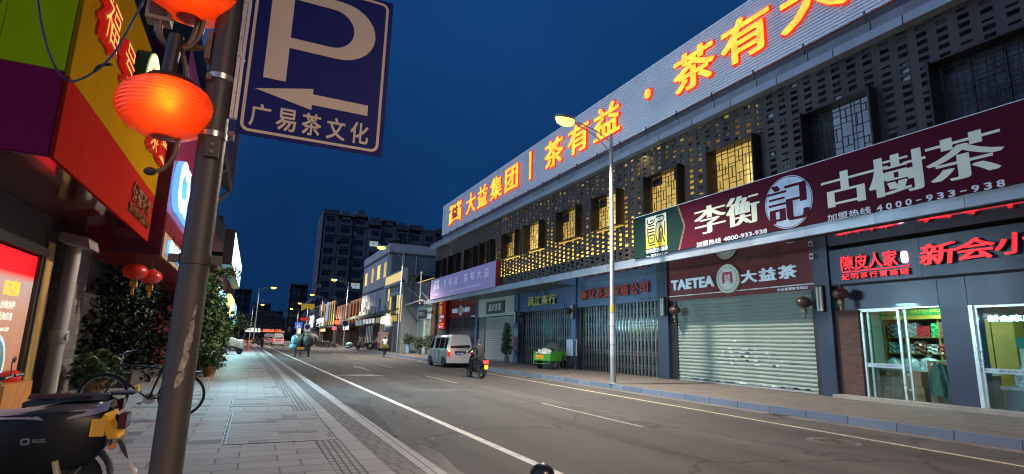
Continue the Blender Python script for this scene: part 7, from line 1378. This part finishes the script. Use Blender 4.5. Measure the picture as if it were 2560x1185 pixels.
s2 = scooter("black scooter with rear rack parked just behind the nearest moped", (0, 0, 0), 0, (.014, .012, .012), plate=False, tl=False)
mb = MB(); mb.box(-.10, .10, -1.02, -.78, .82, .845)
for k in range(5): mb.box(-.11 + .045 * k, -.085 + .045 * k, -1.10, -.74, .845, .86, 1)
mb.build("rear_rack", [blackp, M('rack_blue_grey', (.16, .19, .23), .35, .6)], s2); mb = MB(); mb.box(-.10, .10, -1.06, -1.03, .85, .93); mb.build("yellow_plate", M('plate_yellow', (.55, .42, .04), .4, var=.2, scale=30), s2)
s2.scale = (.86, .86, .82); s2.location = (-2.0, 7.4, ZL); s2.rotation_euler = (0, 0, R_(92))
mb = MB(); rows = []
for i in range(12):
    f = i / 11; rows.append([(.165 * (-1 + 2 * j / 8), -.72 + .62 * f, .835 - .05 * abs(-1 + 2 * j / 8) ** 3 + .008 * (i % 2)) for j in range(9)])
mb.grid(rows); o = mb.build("ribbed_seat_pad", M('seat_maroon', (.05, .02, .02), .45, var=.2), None, 60); tag(o, "dark maroon ribbed seat pad on the scooter behind the nearest moped", "seat pad"); o.scale = (.86, .86, .82); o.location = s2.location + Vector((-.1, 0, .0)); o.rotation_euler = (0, 0, R_(92))
def bicycle(label, loc, rz, col, group=None, basket=False, refl=None):
    t = thing("bicycle", label, "bicycle", group=group); fm_ = M('bike_paint_%g' % col[0], col, .35, .4); r = .345
    for nm, y in (("front_wheel", .54), ("rear_wheel", -.54)):
        mb = MB(); n = 40; rr = .017
        mb.grid([[(rr * math.cos(b), y + (r - rr + rr * math.sin(b)) * math.cos(a), r + (r - rr + rr * math.sin(b)) * math.sin(a)) for b in [2 * math.pi * j / 8 for j in range(8)]] for a in [2 * math.pi * k / n for k in range(n + 1)]], close=True); wo = mb.build(nm, tyre, t, 60)
        mb = MB(); mb.grid([[(.009 * math.cos(b), y + (r - .04 + .009 * math.sin(b)) * math.cos(a), r + (r - .04 + .009 * math.sin(b)) * math.sin(a)) for b in [2 * math.pi * j / 6 for j in range(6)]] for a in [2 * math.pi * k / n for k in range(n + 1)]], close=True)
        for k in range(24): a = 2 * math.pi * k / 24; mb.tube([(.03 * (1 if k % 2 else -1), y + .02 * math.cos(a + .8), r + .02 * math.sin(a + .8)), (0, y + (r - .04) * math.cos(a), r + (r - .04) * math.sin(a))], .0014, 3)
        mb.lathe([(.02, -.045), (.02, .045)], 10, 0, (0, y, r), 'X'); mb.build("rim", chr_, wo, 60)
        mb = MB(); a0, a1 = (.15, .75) if nm == "front_wheel" else (.0, .85); mb.grid([[(x_, y + (r + .022) * math.cos(math.pi * (a0 + (a1 - a0) * k / 20)) * (1 if nm == "front_wheel" else -1), r + (r + .022) * math.sin(math.pi * (a0 + (a1 - a0) * k / 20))) for x_ in (-.025, 0, .025)] for k in range(21)]); mb.build("mudguard", fm_, t, 60)
    mb = MB(); bb = (0, -.08, .29); st = (0, -.22, .78); hd = (0, .36, .84); hl = (0, .40, .68)
    for a, b in ((bb, st), (bb, hl), (st, hd), (hd, hl)): mb.tube([a, b], .016, 8)
    for s in (-1, 1): mb.tube([(.012 * s, -.08, .29), (.05 * s, -.54, r)], .009, 6); mb.tube([(.012 * s, -.21, .74), (.05 * s, -.54, r)], .008, 6); mb.tube([hl, (.05 * s, .54, r)], .010, 6)
    mb.build("frame", fm_, t, 50)
    mb = MB(); mb.tube([st, (0, -.25, .92)], .012, 8); mb.ell((0, -.26, .95), .07, .13, .035, 12, 6); mb.build("saddle", blackp, t, 50)
    mb = MB(); mb.tube([hd, (0, .34, 1.0)], .012, 8); mb.tube(smoothpath([(-.29, .22, 1.04), (-.22, .34, 1.02), (0, .36, 1.0), (.22, .34, 1.02), (.29, .22, 1.04)]), .011, 7); mb.build("handlebar", chr_, t, 50)
    mb = MB(); mb.lathe([(.09, .05), (.09, .055)], 20, 0, bb, 'X'); mb.tube([(.06, -.08, .29), (.07, .06, .20)], .01, 6); mb.tube([(-.06, -.08, .29), (-.07, -.22, .38)], .01, 6); mb.box(.07, .15, .03, .09, .19, .21); mb.box(-.15, -.07, -.25, -.19, .37, .39); mb.build("crankset", chr_, t, 50)
    mb = MB(); mb.box(-.06, .06, -.78, -.32, .72, .735); mb.tube([(.05, -.74, .72), (.05, -.54, r)], .006, 5); mb.tube([(-.05, -.74, .72), (-.05, -.54, r)], .006, 5); mb.build("rack", blackp, t)
    if refl: MB().add([(-.03, -.905, .62), (.03, -.905, .62), (.03, -.925, .44), (-.03, -.925, .44), (-.03, -.89, .62), (.03, -.89, .62), (.03, -.91, .44), (-.03, -.91, .44)], [(0, 1, 2, 3), (4, 7, 6, 5), (0, 3, 7, 4), (1, 5, 6, 2)]).build("mud_flap", refl, t)
    if basket: MB().box(-.16, .16, .50, .76, .78, 1.0).build("basket", blackp, t)
    t.location = loc; t.rotation_euler = (0, R_(-5), rz); return t
bicycle("black bicycle with pale mud flap parked behind the near pole", (-1.50, 10.75, ZL), R_(88), (.015, .015, .015), refl=M('flap_pale', (.55, .36, .24), .5, emit=(1, .55, .3), es=.15))
# green bike rider with yellow crate
bx, by = 10.55, 48.6
bicycle("dark delivery bicycle ridden beside the second street lamp", (bx, by, 0), R_(-8), (.03, .03, .03))
person("person in white shirt riding the delivery bicycle with a yellow crate", (bx, by, 0), R_(-8), dict(pelvis=(0, -.26, 1.0), waist=(0, -.22, 1.13), chest=(0, -.06, 1.36), neck=(0, .0, 1.50), head=(0, .06, 1.60), crown=(0, .05, 1.73), shl=(-.18, -.02, 1.44), ell=(-.25, .14, 1.2), wrl=(-.27, .26, 1.08), hal=(-.27, .32, 1.06), shr=(.18, -.02, 1.44), elr=(.25, .14, 1.2), wrr=(.27, .26, 1.08), har=(.27, .32, 1.06), hil=(-.09, -.24, .96), knl=(-.12, .12, .80), anl=(-.11, -.14, .44), tol=(-.11, .0, .39), hir=(.09, -.24, .96), knr=(.12, .06, .62), anr=(.11, .0, .24), tor=(.11, .14, .20)), (.55, .58, .62), (.03, .03, .035))
o = MB().box(-.27, .27, -.95, -.36, .745, 1.02).build("crate", M('crate_yellow', (.55, .36, .03), .5, var=.2, scale=8)); tag(o, "yellow delivery crate on the rear rack of the ridden bicycle", "crate"); o.location = (bx, by, 0); o.rotation_euler = (0, 0, R_(-8))
# laden tricycle in the left lane
LX_, LY_ = 3.55, 46.0
cargo_trike("dark cargo tricycle heaped with sacks on the white line", (LX_, LY_, 0), R_(0), (.03, .035, .05))
def sack(x, y, z, rx, ry, rz, m, label, cat="sack"):
    o = MB().ell((0, 0, 0), rx, ry, rz, 16, 10, 0, .10).build(cat.replace(' ', '_'), m, None, 60); o.location = (x, y, z); return tag(o, label, cat)
sg = M('sack_grey', (.20, .19, .17), .8, var=.3, scale=5, bump=.4, bscale=12); sg2 = M('sack_brown', (.10, .085, .07), .8, var=.3, scale=5, bump=.4, bscale=12); sbl = M('bag_light_blue', (.22, .50, .62), .3, var=.3, scale=9, bump=.6, bscale=10, coat=.4)
sack(LX_ + .42, LY_ - .3, 1.28, .42, .55, .58, sg2, "tall brown sack on the right of the laden tricycle"); sack(LX_ + .75, LY_ + .1, 1.45, .36, .5, .34, sg, "pale round sack bulging over the right side of the laden tricycle"); sack(LX_ + .05, LY_ + .1, 1.25, .42, .5, .62, M('sack_black', (.02, .02, .025), .6), "black sack in the middle of the laden tricycle"); sack(LX_ + .22, LY_ - .72, 1.32, .20, .14, .17, sg, "pale sack top above the tailgate of the laden tricycle")
sack(LX_ - .62, LY_ - .6, 1.28, .27, .3, .36, sbl, "upper light blue bag hung on the left of the laden tricycle", "plastic bag"); sack(LX_ - .68, LY_ - .65, .78, .30, .28, .22, sbl, "lower light blue bag hung on the left of the laden tricycle", "plastic bag")
person("person in dark clothes riding the laden tricycle behind the sacks", (LX_, LY_ + .9, 0), 0, dict(pelvis=(0, -.05, .95), waist=(0, -.05, 1.08), chest=(0, .0, 1.3), neck=(0, .05, 1.45), head=(0, .08, 1.55), crown=(0, .08, 1.68), ell=(-.3, .1, 1.15), wrl=(-.33, .22, 1.1), hal=(-.34, .28, 1.1), elr=(.3, .1, 1.15), wrr=(.33, .22, 1.1), har=(.34, .28, 1.1), hil=(-.12, 0, .90), knl=(-.2, .3, .72), anl=(-.17, .28, .42), tol=(-.17, .42, .4), hir=(.12, 0, .90), knr=(.2, .3, .72), anr=(.17, .28, .42), tor=(.17, .42, .4)), (.03, .03, .04), (.03, .03, .03))
# women and parked scooters by the awning shops
person("person in dark dress standing by the kerb near the awning shops", (12.55, 76.0, ZR), R_(120), dict(knl=(-.12, .05, .5)), (.03, .028, .03), (.03, .028, .03), skirt=True, group=None); person("person in white top and shorts walking behind the person in the dark dress", (13.2, 76.6, ZR), R_(60), dict(tol=(-.12, .28, .05), anl=(-.11, .14, .10), knl=(-.11, .18, .52), anr=(.11, -.2, .14), tor=(.11, -.08, .05)), (.6, .58, .55), (.5, .48, .45), skirt=True)
person("person in grey clothes bending over on the left pavement edge far away", (.95, 62.0, ZL), R_(-60), dict(waist=(0, .06, 1.06), chest=(0, .30, 1.18), neck=(0, .42, 1.22), head=(0, .53, 1.20), crown=(0, .64, 1.21), shl=(-.19, .30, 1.20), ell=(-.2, .40, .92), wrl=(-.18, .50, .70), hal=(-.18, .53, .61), shr=(.19, .30, 1.20), elr=(.2, .40, .92), wrr=(.18, .50, .70), har=(.18, .53, .61)), (.12, .115, .09), (.03, .03, .035))
person("person seated on the parked scooter beside the food cart", (13.3, 66.3, ZR), R_(100), dict(pelvis=(0, -.2, .86), waist=(0, -.2, 1.0), chest=(0, -.15, 1.24), neck=(0, -.12, 1.40), head=(0, -.1, 1.5), crown=(0, -.1, 1.63), shl=(-.19, -.14, 1.32), shr=(.19, -.14, 1.32), ell=(-.24, .05, 1.1), wrl=(-.2, .2, .95), hal=(-.2, .27, .93), elr=(.24, .05, 1.1), wrr=(.2, .2, .95), har=(.2, .27, .93), hil=(-.1, -.18, .84), knl=(-.2, .2, .75), anl=(-.16, .22, .34), tol=(-.16, .36, .30), hir=(.1, -.18, .84), knr=(.2, .2, .75), anr=(.16, .22, .34), tor=(.16, .36, .30)), (.35, .36, .35), (.03, .03, .03))
scooter("dark scooter with a seated person beside the food cart", (13.3, 66.3, ZR), R_(100), (.03, .03, .03), basket=True)
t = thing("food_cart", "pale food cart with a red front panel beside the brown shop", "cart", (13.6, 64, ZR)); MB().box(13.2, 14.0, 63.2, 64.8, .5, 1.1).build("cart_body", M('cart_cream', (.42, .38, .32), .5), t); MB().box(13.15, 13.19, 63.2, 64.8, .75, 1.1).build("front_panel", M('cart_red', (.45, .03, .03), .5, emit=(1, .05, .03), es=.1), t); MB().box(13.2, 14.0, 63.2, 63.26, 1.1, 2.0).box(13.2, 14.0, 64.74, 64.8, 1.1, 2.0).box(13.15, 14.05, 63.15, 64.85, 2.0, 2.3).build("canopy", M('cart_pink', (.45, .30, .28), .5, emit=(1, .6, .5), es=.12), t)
for y in (63.5, 64.5): wheel(t, (13.6, y, ZR + .25), .25, .06)
scs = []
for i, (px, py, a) in enumerate(((12.6, 70.5, 80), (12.9, 72.0, 95), (11.0, 88.5, 60), (10.4, 91.0, 70), (11.4, 93.0, 85), (10.6, 96.0, 75), (11.6, 98.5, 90), (10.8, 101.5, 80), (11.3, 105, 70), (11.0, 109, 85), (10.9, 113, 75), (1.1, 96, 20), (.4, 90, -30), (-.6, 93, 10), (-1.4, 84, 15), (0.2, 104, 25))):
    lb = "parked scooter %s" % ["nearest the second shop door under the awning", "second in line under the awning", "leading the row beyond the third street lamp", "second in the row beyond the third lamp", "third in the row beyond the third lamp", "fourth in the row beyond the third lamp", "fifth in the row beyond the third lamp", "sixth in the row beyond the third lamp", "seventh in the row beyond the third lamp", "eighth in the row beyond the third lamp", "last in the row beyond the third lamp", "on the left kerb far past the bending person", "far on the left pavement before the dark buildings", "near the far left wall past the hydrant", "close to the red building far on the left", "farthest on the left pavement"][i]
    if i == 0: p0 = scooter(lb, (px, py, ZR), R_(a), (.04, .04, .045), group="scooters parked along the far kerbs"); o = p0
    else: o = dup(p0); o.location = (px, py, ZR if px > 5 else ZL if px < 1.2 and i > 11 else 0); o.rotation_euler = (0, 0, R_(a)); o["label"] = lb
    if px > 5 and 10 < px < 11.85: o.location.z = 0
# distant traffic
for i, (px, py, lb) in enumerate(((3.6, 92, "minivan with red tail lights far down the left lane"), (2.6, 108, "second minivan farther down the left lane"), (7.8, 112, "minivan in the middle of the road far away"), (5.0, 128, "farthest minivan stopped at the crossing"))):
    c = dup(vn); c.location = (px, py, 0); c["label"] = lb
    light("tail_glow", 'POINT', (px, py - .6, 1.0), 9, (1, .10, .05), c, radius=.1)
    MB().box(px - .76, px - .60, py - .08, py - .05, .72, 1.02).box(px + .60, px + .76, py - .08, py - .05, .72, 1.02).build("lit_tail_lens", tail, c)
t = thing("parked_car", "dark saloon car parked past the row of scooters", "car", (9.6, 120, 0))
mb = MB(); rows = []
for y_, w_, zb, zs_, zr in ((-2.2, .75, .35, .75, .80), (-1.9, .86, .22, .88, .95), (-1.3, .88, .2, .92, 1.36), (-.5, .88, .2, .92, 1.44), (.5, .88, .2, .90, 1.40), (1.2, .88, .2, .88, .98), (1.9, .84, .25, .74, .78), (2.2, .7, .35, .58, .6)): rows.append([(9.6 - w_, 120 + y_, zb), (9.6 - w_, 120 + y_, zs_), (9.6 - w_ * .76, 120 + y_, zr), (9.6 + w_ * .76, 120 + y_, zr), (9.6 + w_, 120 + y_, zs_), (9.6 + w_, 120 + y_, zb)])
mb.grid(rows); mb.quad(rows[0][::-1]); mb.quad(rows[-1]); mb.build("body", M('car_dark', (.03, .03, .035), .2, .3, coat=.6), t, 35); MB().add([(9.0, 118.0, .98), (10.2, 118.0, .98), (10.15, 118.62, 1.33), (9.05, 118.62, 1.33)], [(0, 1, 2, 3)]).build("rear_window", darkgl, t)
MB().box(8.85, 9.1, 117.85, 117.95, .6, .75).box(10.1, 10.35, 117.85, 117.95, .6, .75).build("tail_light", tail, t)
for x_ in (8.8, 10.4):
    for y_ in (118.7, 121.4): wheel(t, (x_, y_, .31), .31, .2)
light("tail_glow", 'POINT', (9.6, 117.3, .8), 40, (1, .1, .05), t, radius=.1)
# draped scooter and hydrant on the left pavement
ds = dup(p0); ds.location = (-1.35, 43.5, ZL); ds.rotation_euler = (0, 0, R_(-70)); ds["label"] = "scooter under a pinkish cloth on the left pavement beyond the tree"; ds["group"] = "scooters parked on the left pavement"
mb = MB(); rows = []
for i in range(12):
    f = i / 11; rows.append([(.36 * (-1 + 2 * j / 8) * (1 + .1 * math.sin(3 * f + j)), -.75 + 1.5 * f, 1.12 + .12 * math.sin(f * 5) - .62 * abs(-1 + 2 * j / 8) ** 2.2 + .03 * math.sin(2 * j + 6 * f)) for j in range(9)])
mb.grid(rows); o = mb.build("dust_cover", M('cover_pinkish', (.34, .24, .20), .8, var=.35, scale=4, bump=.4, bscale=10), None, 60); tag(o, "pinkish grey cloth thrown over the scooter beyond the tree", "cover"); o.location = (-1.35, 43.5, ZL); o.rotation_euler = (0, 0, R_(-70))
t = thing("fire_hydrant", "small red fire hydrant standing on the left pavement", "hydrant", (-.28, 52.2, ZL)); hm = M('hydrant_red', (.40, .05, .03), .5, var=.2)
MB().lathe([(.16, 0), (.16, .05), (.11, .08), (.11, .62), (.15, .64), (.15, .68), (.11, .74), (.04, .82), (.03, .87)], 18, 0, (-.28, 52.2, ZL)).build("barrel", hm, t, 40)
for s in (-1, 1): MB().lathe([(.065, 0), (.065, .14), (.08, .15), (.08, .19)], 12, 0, (-.28 + (.08 if s > 0 else -.27), 52.2, ZL + .45), 'X').build("outlet", hm, t, 40)
# small signs and the signal
def roadsign(x, y, label, kind_, z=2.4):
    t = thing("road_sign", label, "road sign", (x, y, ZR)); MB().tube([(x, y, 0), (x, y, z + .5)], .04, 8).build("post", polem, t, 40)
    bl = M('sign_blue_lit', (.04, .13, .55), .4, emit=(.05, .2, .8), es=.25); wt = M('sign_white_plain', (.6, .62, .65), .4, emit=(.7, .75, .8), es=.12); dk = M('sign_dark', (.03, .03, .08), .5)
    mb = MB(FF(y - .05))
    if kind_ == 'tri': mb.prism([(x - .6, z - .5), (x + .6, z - .5), (x + .6, z + .6), (x - .6, z + .6)], 0, .02, 0); mb.prism([(x - .38, z - .32), (x + .38, z - .32), (x, z + .42)], .021, .03, 1); mb.box(x - .05, x + .05, z - .2, z + .15, .031, .035, 0)
    elif kind_ == 'round': mb.prism([(x - .55, z - .75), (x + .55, z - .75), (x + .55, z + .6), (x - .55, z + .6)], 0, .02, 1); mb.prism([(x + .42 * math.cos(a), z + .05 + .42 * math.sin(a)) for a in [2 * math.pi * k / 20 for k in range(20)]], .021, .03, 2)
    else: mb.prism([(x + .5 * math.cos(a), z + .5 * math.sin(a)) for a in [2 * math.pi * k / 20 for k in range(20)]], 0, .02, 1); mb.prism([(x + .4 * math.cos(a), z + .4 * math.sin(a)) for a in [2 * math.pi * k / 20 for k in range(20)]], .021, .03, 2)
    mb.build("sign_plate", [bl, wt, dk], t)
roadsign(6.9, 101, "blue crossing sign with white triangle far down the road", 'tri', 3.4); roadsign(8.6, 104, "square white sign with a dark disc far down the road", 'round', 3.2); roadsign(12.0, 82.8, "round pale sign on the third street lamp pole", 'disc', 3.6)
t = thing("traffic_light", "traffic light showing red beyond the third street lamp", "traffic light", (14.0, 108, ZR)); MB().tube([(14.0, 108, 0), (14.0, 108, 4.2)], .07, 8).build("post", polem, t); MB().box(13.6, 14.4, 107.8, 108.1, 3.4, 5.0).build("housing", blackp, t); MB().lathe([(.42, 0), (.42, .05)], 18, 0, (14.0, 107.75, 4.4), 'Y').build("red_lens", M('signal_red', (1, .05, .02), .3, var=0, emit=(1, .045, .015), es=6), t)
mb = MB(); mb.ell((12.5, 80.6, .55), .5, .5, .42, 12, 8, 0, .15); o = mb.build("rubbish_bag", M('bag_teal', (.18, .36, .36), .4, var=.3, bump=.5, bscale=9), None, 60); tag(o, "teal rubbish bag at the foot of the third street lamp", "rubbish bag"); sack(11.9, 78.5, .28, .3, .3, .12, sg, "pale flattened sack on the kerb near the teal rubbish bag")
# dense small lights, trees and awnings of the far street
def farsign(x0, x1, y0, y1, z0, z1, col, es, label):
    o = MB().box(x0, x1, y0, y1, z0, z1).build("lit_sign", M('far_lit_%g_%g_%g_%g' % (col + (es,)), tuple(c * .6 for c in col), .4, var=.4, scale=2.5, emit=col, es=es)); tag(o, label, "sign")
for a in ((-2.2, -1.95, 64, 67, 2.6, 4.6, (.2, .9, 1), 1.6, "tall cyan lit sign on the dark red building on the left"), (-2.4, -2.1, 72, 76, 2.8, 3.7, (1, .75, .3), 1.2, "warm lit sign on the dark red building on the left"), (-2.6, -2.2, 80, 86, 2.6, 3.4, (1, 1, .95), 1.4, "white lit sign at the far end of the dark red building"),
          (-3.4, -3.1, 93, 99, 2.6, 3.5, (.3, .6, 1), 1.1, "blue lit sign on the dark low building on the left"), (-3.4, -3.0, 104, 112, 2.5, 3.4, (1, .5, .2), 1.0, "orange lit sign on the dark low building on the left"), (-3.6, -3.2, 118, 126, 2.3, 3.6, (.9, 1, 1), 1.6, "long cool white sign on the dark low building on the left"),
          (-4.2, -3.8, 140, 152, 2.2, 3.8, (1, .8, .5), 1.2, "warm sign on the farthest left building"), (-2.5, 2.0, 205, 205.4, 2.6, 4.0, (1, .95, .85), 1.0, "white lit shop line closing the far street"), (3.0, 9.0, 212, 212.4, 2.8, 3.8, (1, .18, .08), 1.2, "red lit sign closing the far street"),
          (13.2, 13.5, 120, 127, 2.7, 3.3, (1, .6, .25), 1.0, "orange lit shop sign under the yellow lit house"), (13.3, 13.6, 104, 108, 2.9, 3.5, (1, .15, .2), .9, "reddish lit shop sign under the grey metal house"), (13.3, 13.6, 90, 94, 2.8, 3.5, (.95, .9, .75), 1.0, "cream lit shop sign under the brown wooden house"), (13.3, 13.6, 188, 198, 2.5, 4.2, (1, .85, .6), 1.2, "warm lit shop sign under the tall far house"),
          (9.4, 11.6, 135, 135.3, 5.2, 5.9, (1, .06, .04), .35, "wide red lit awning front far along the road")): farsign(*a)
for i, (x, y, h, r) in enumerate(((-2.2, 66, 4.2, 1.0), (-2.6, 78, 5.0, 1.5), (-2.8, 92, 5.6, 1.8), (-2.4, 108, 5.5, 1.9), (-3.0, 128, 6.5, 2.4), (-2.2, 158, 7.5, 3.0), (1.0, 196, 8, 3.5), (6.5, 205, 7, 3.0), (13.6, 133, 5.2, 1.2))):
    lb = ["small dark tree beside the tall cyan sign", "dark street tree near the warm sign on the left", "rounded dark tree before the blue sign on the left", "dark tree by the orange sign on the left", "broad dark tree far down the left pavement", "large dark tree past the last left sign", "large dark tree at the end of the street", "dark tree right of the street end", "narrow dark tree before the yellow lit columns"][i]
    t = thing("street_tree", lb, "tree", (x, y, 0)); mb = MB(); mb.tube(smoothpath([(x, y, 0), (x + .1, y, h * .3), (x - .05, y, h * .7)]), .13, 7)
    for k in range(4): mb.tube([(x, y, h * (.35 + .08 * k)), (x + r * .6 * math.cos(k * 1.7), y + r * .6 * math.sin(k * 1.7), h * (.6 + .08 * k))], [.06, .02], 5)
    mb.build("trunk", barkm, t); mb = MB(); leaves(mb, [(x, y, h * .68, r, r, h * .26), (x + r * .4, y - .3, h * .52, r * .6, r * .6, h * .15), (x - r * .35, y, h * .85, r * .6, r * .6, h * .14)], 420, .38, (0, 0, 1)); mb.build("crown", [leafd, leafm], t)
for o in list(bpy.data.objects):
    if o.name.startswith("lettering_curve"): bpy.data.objects.remove(o)
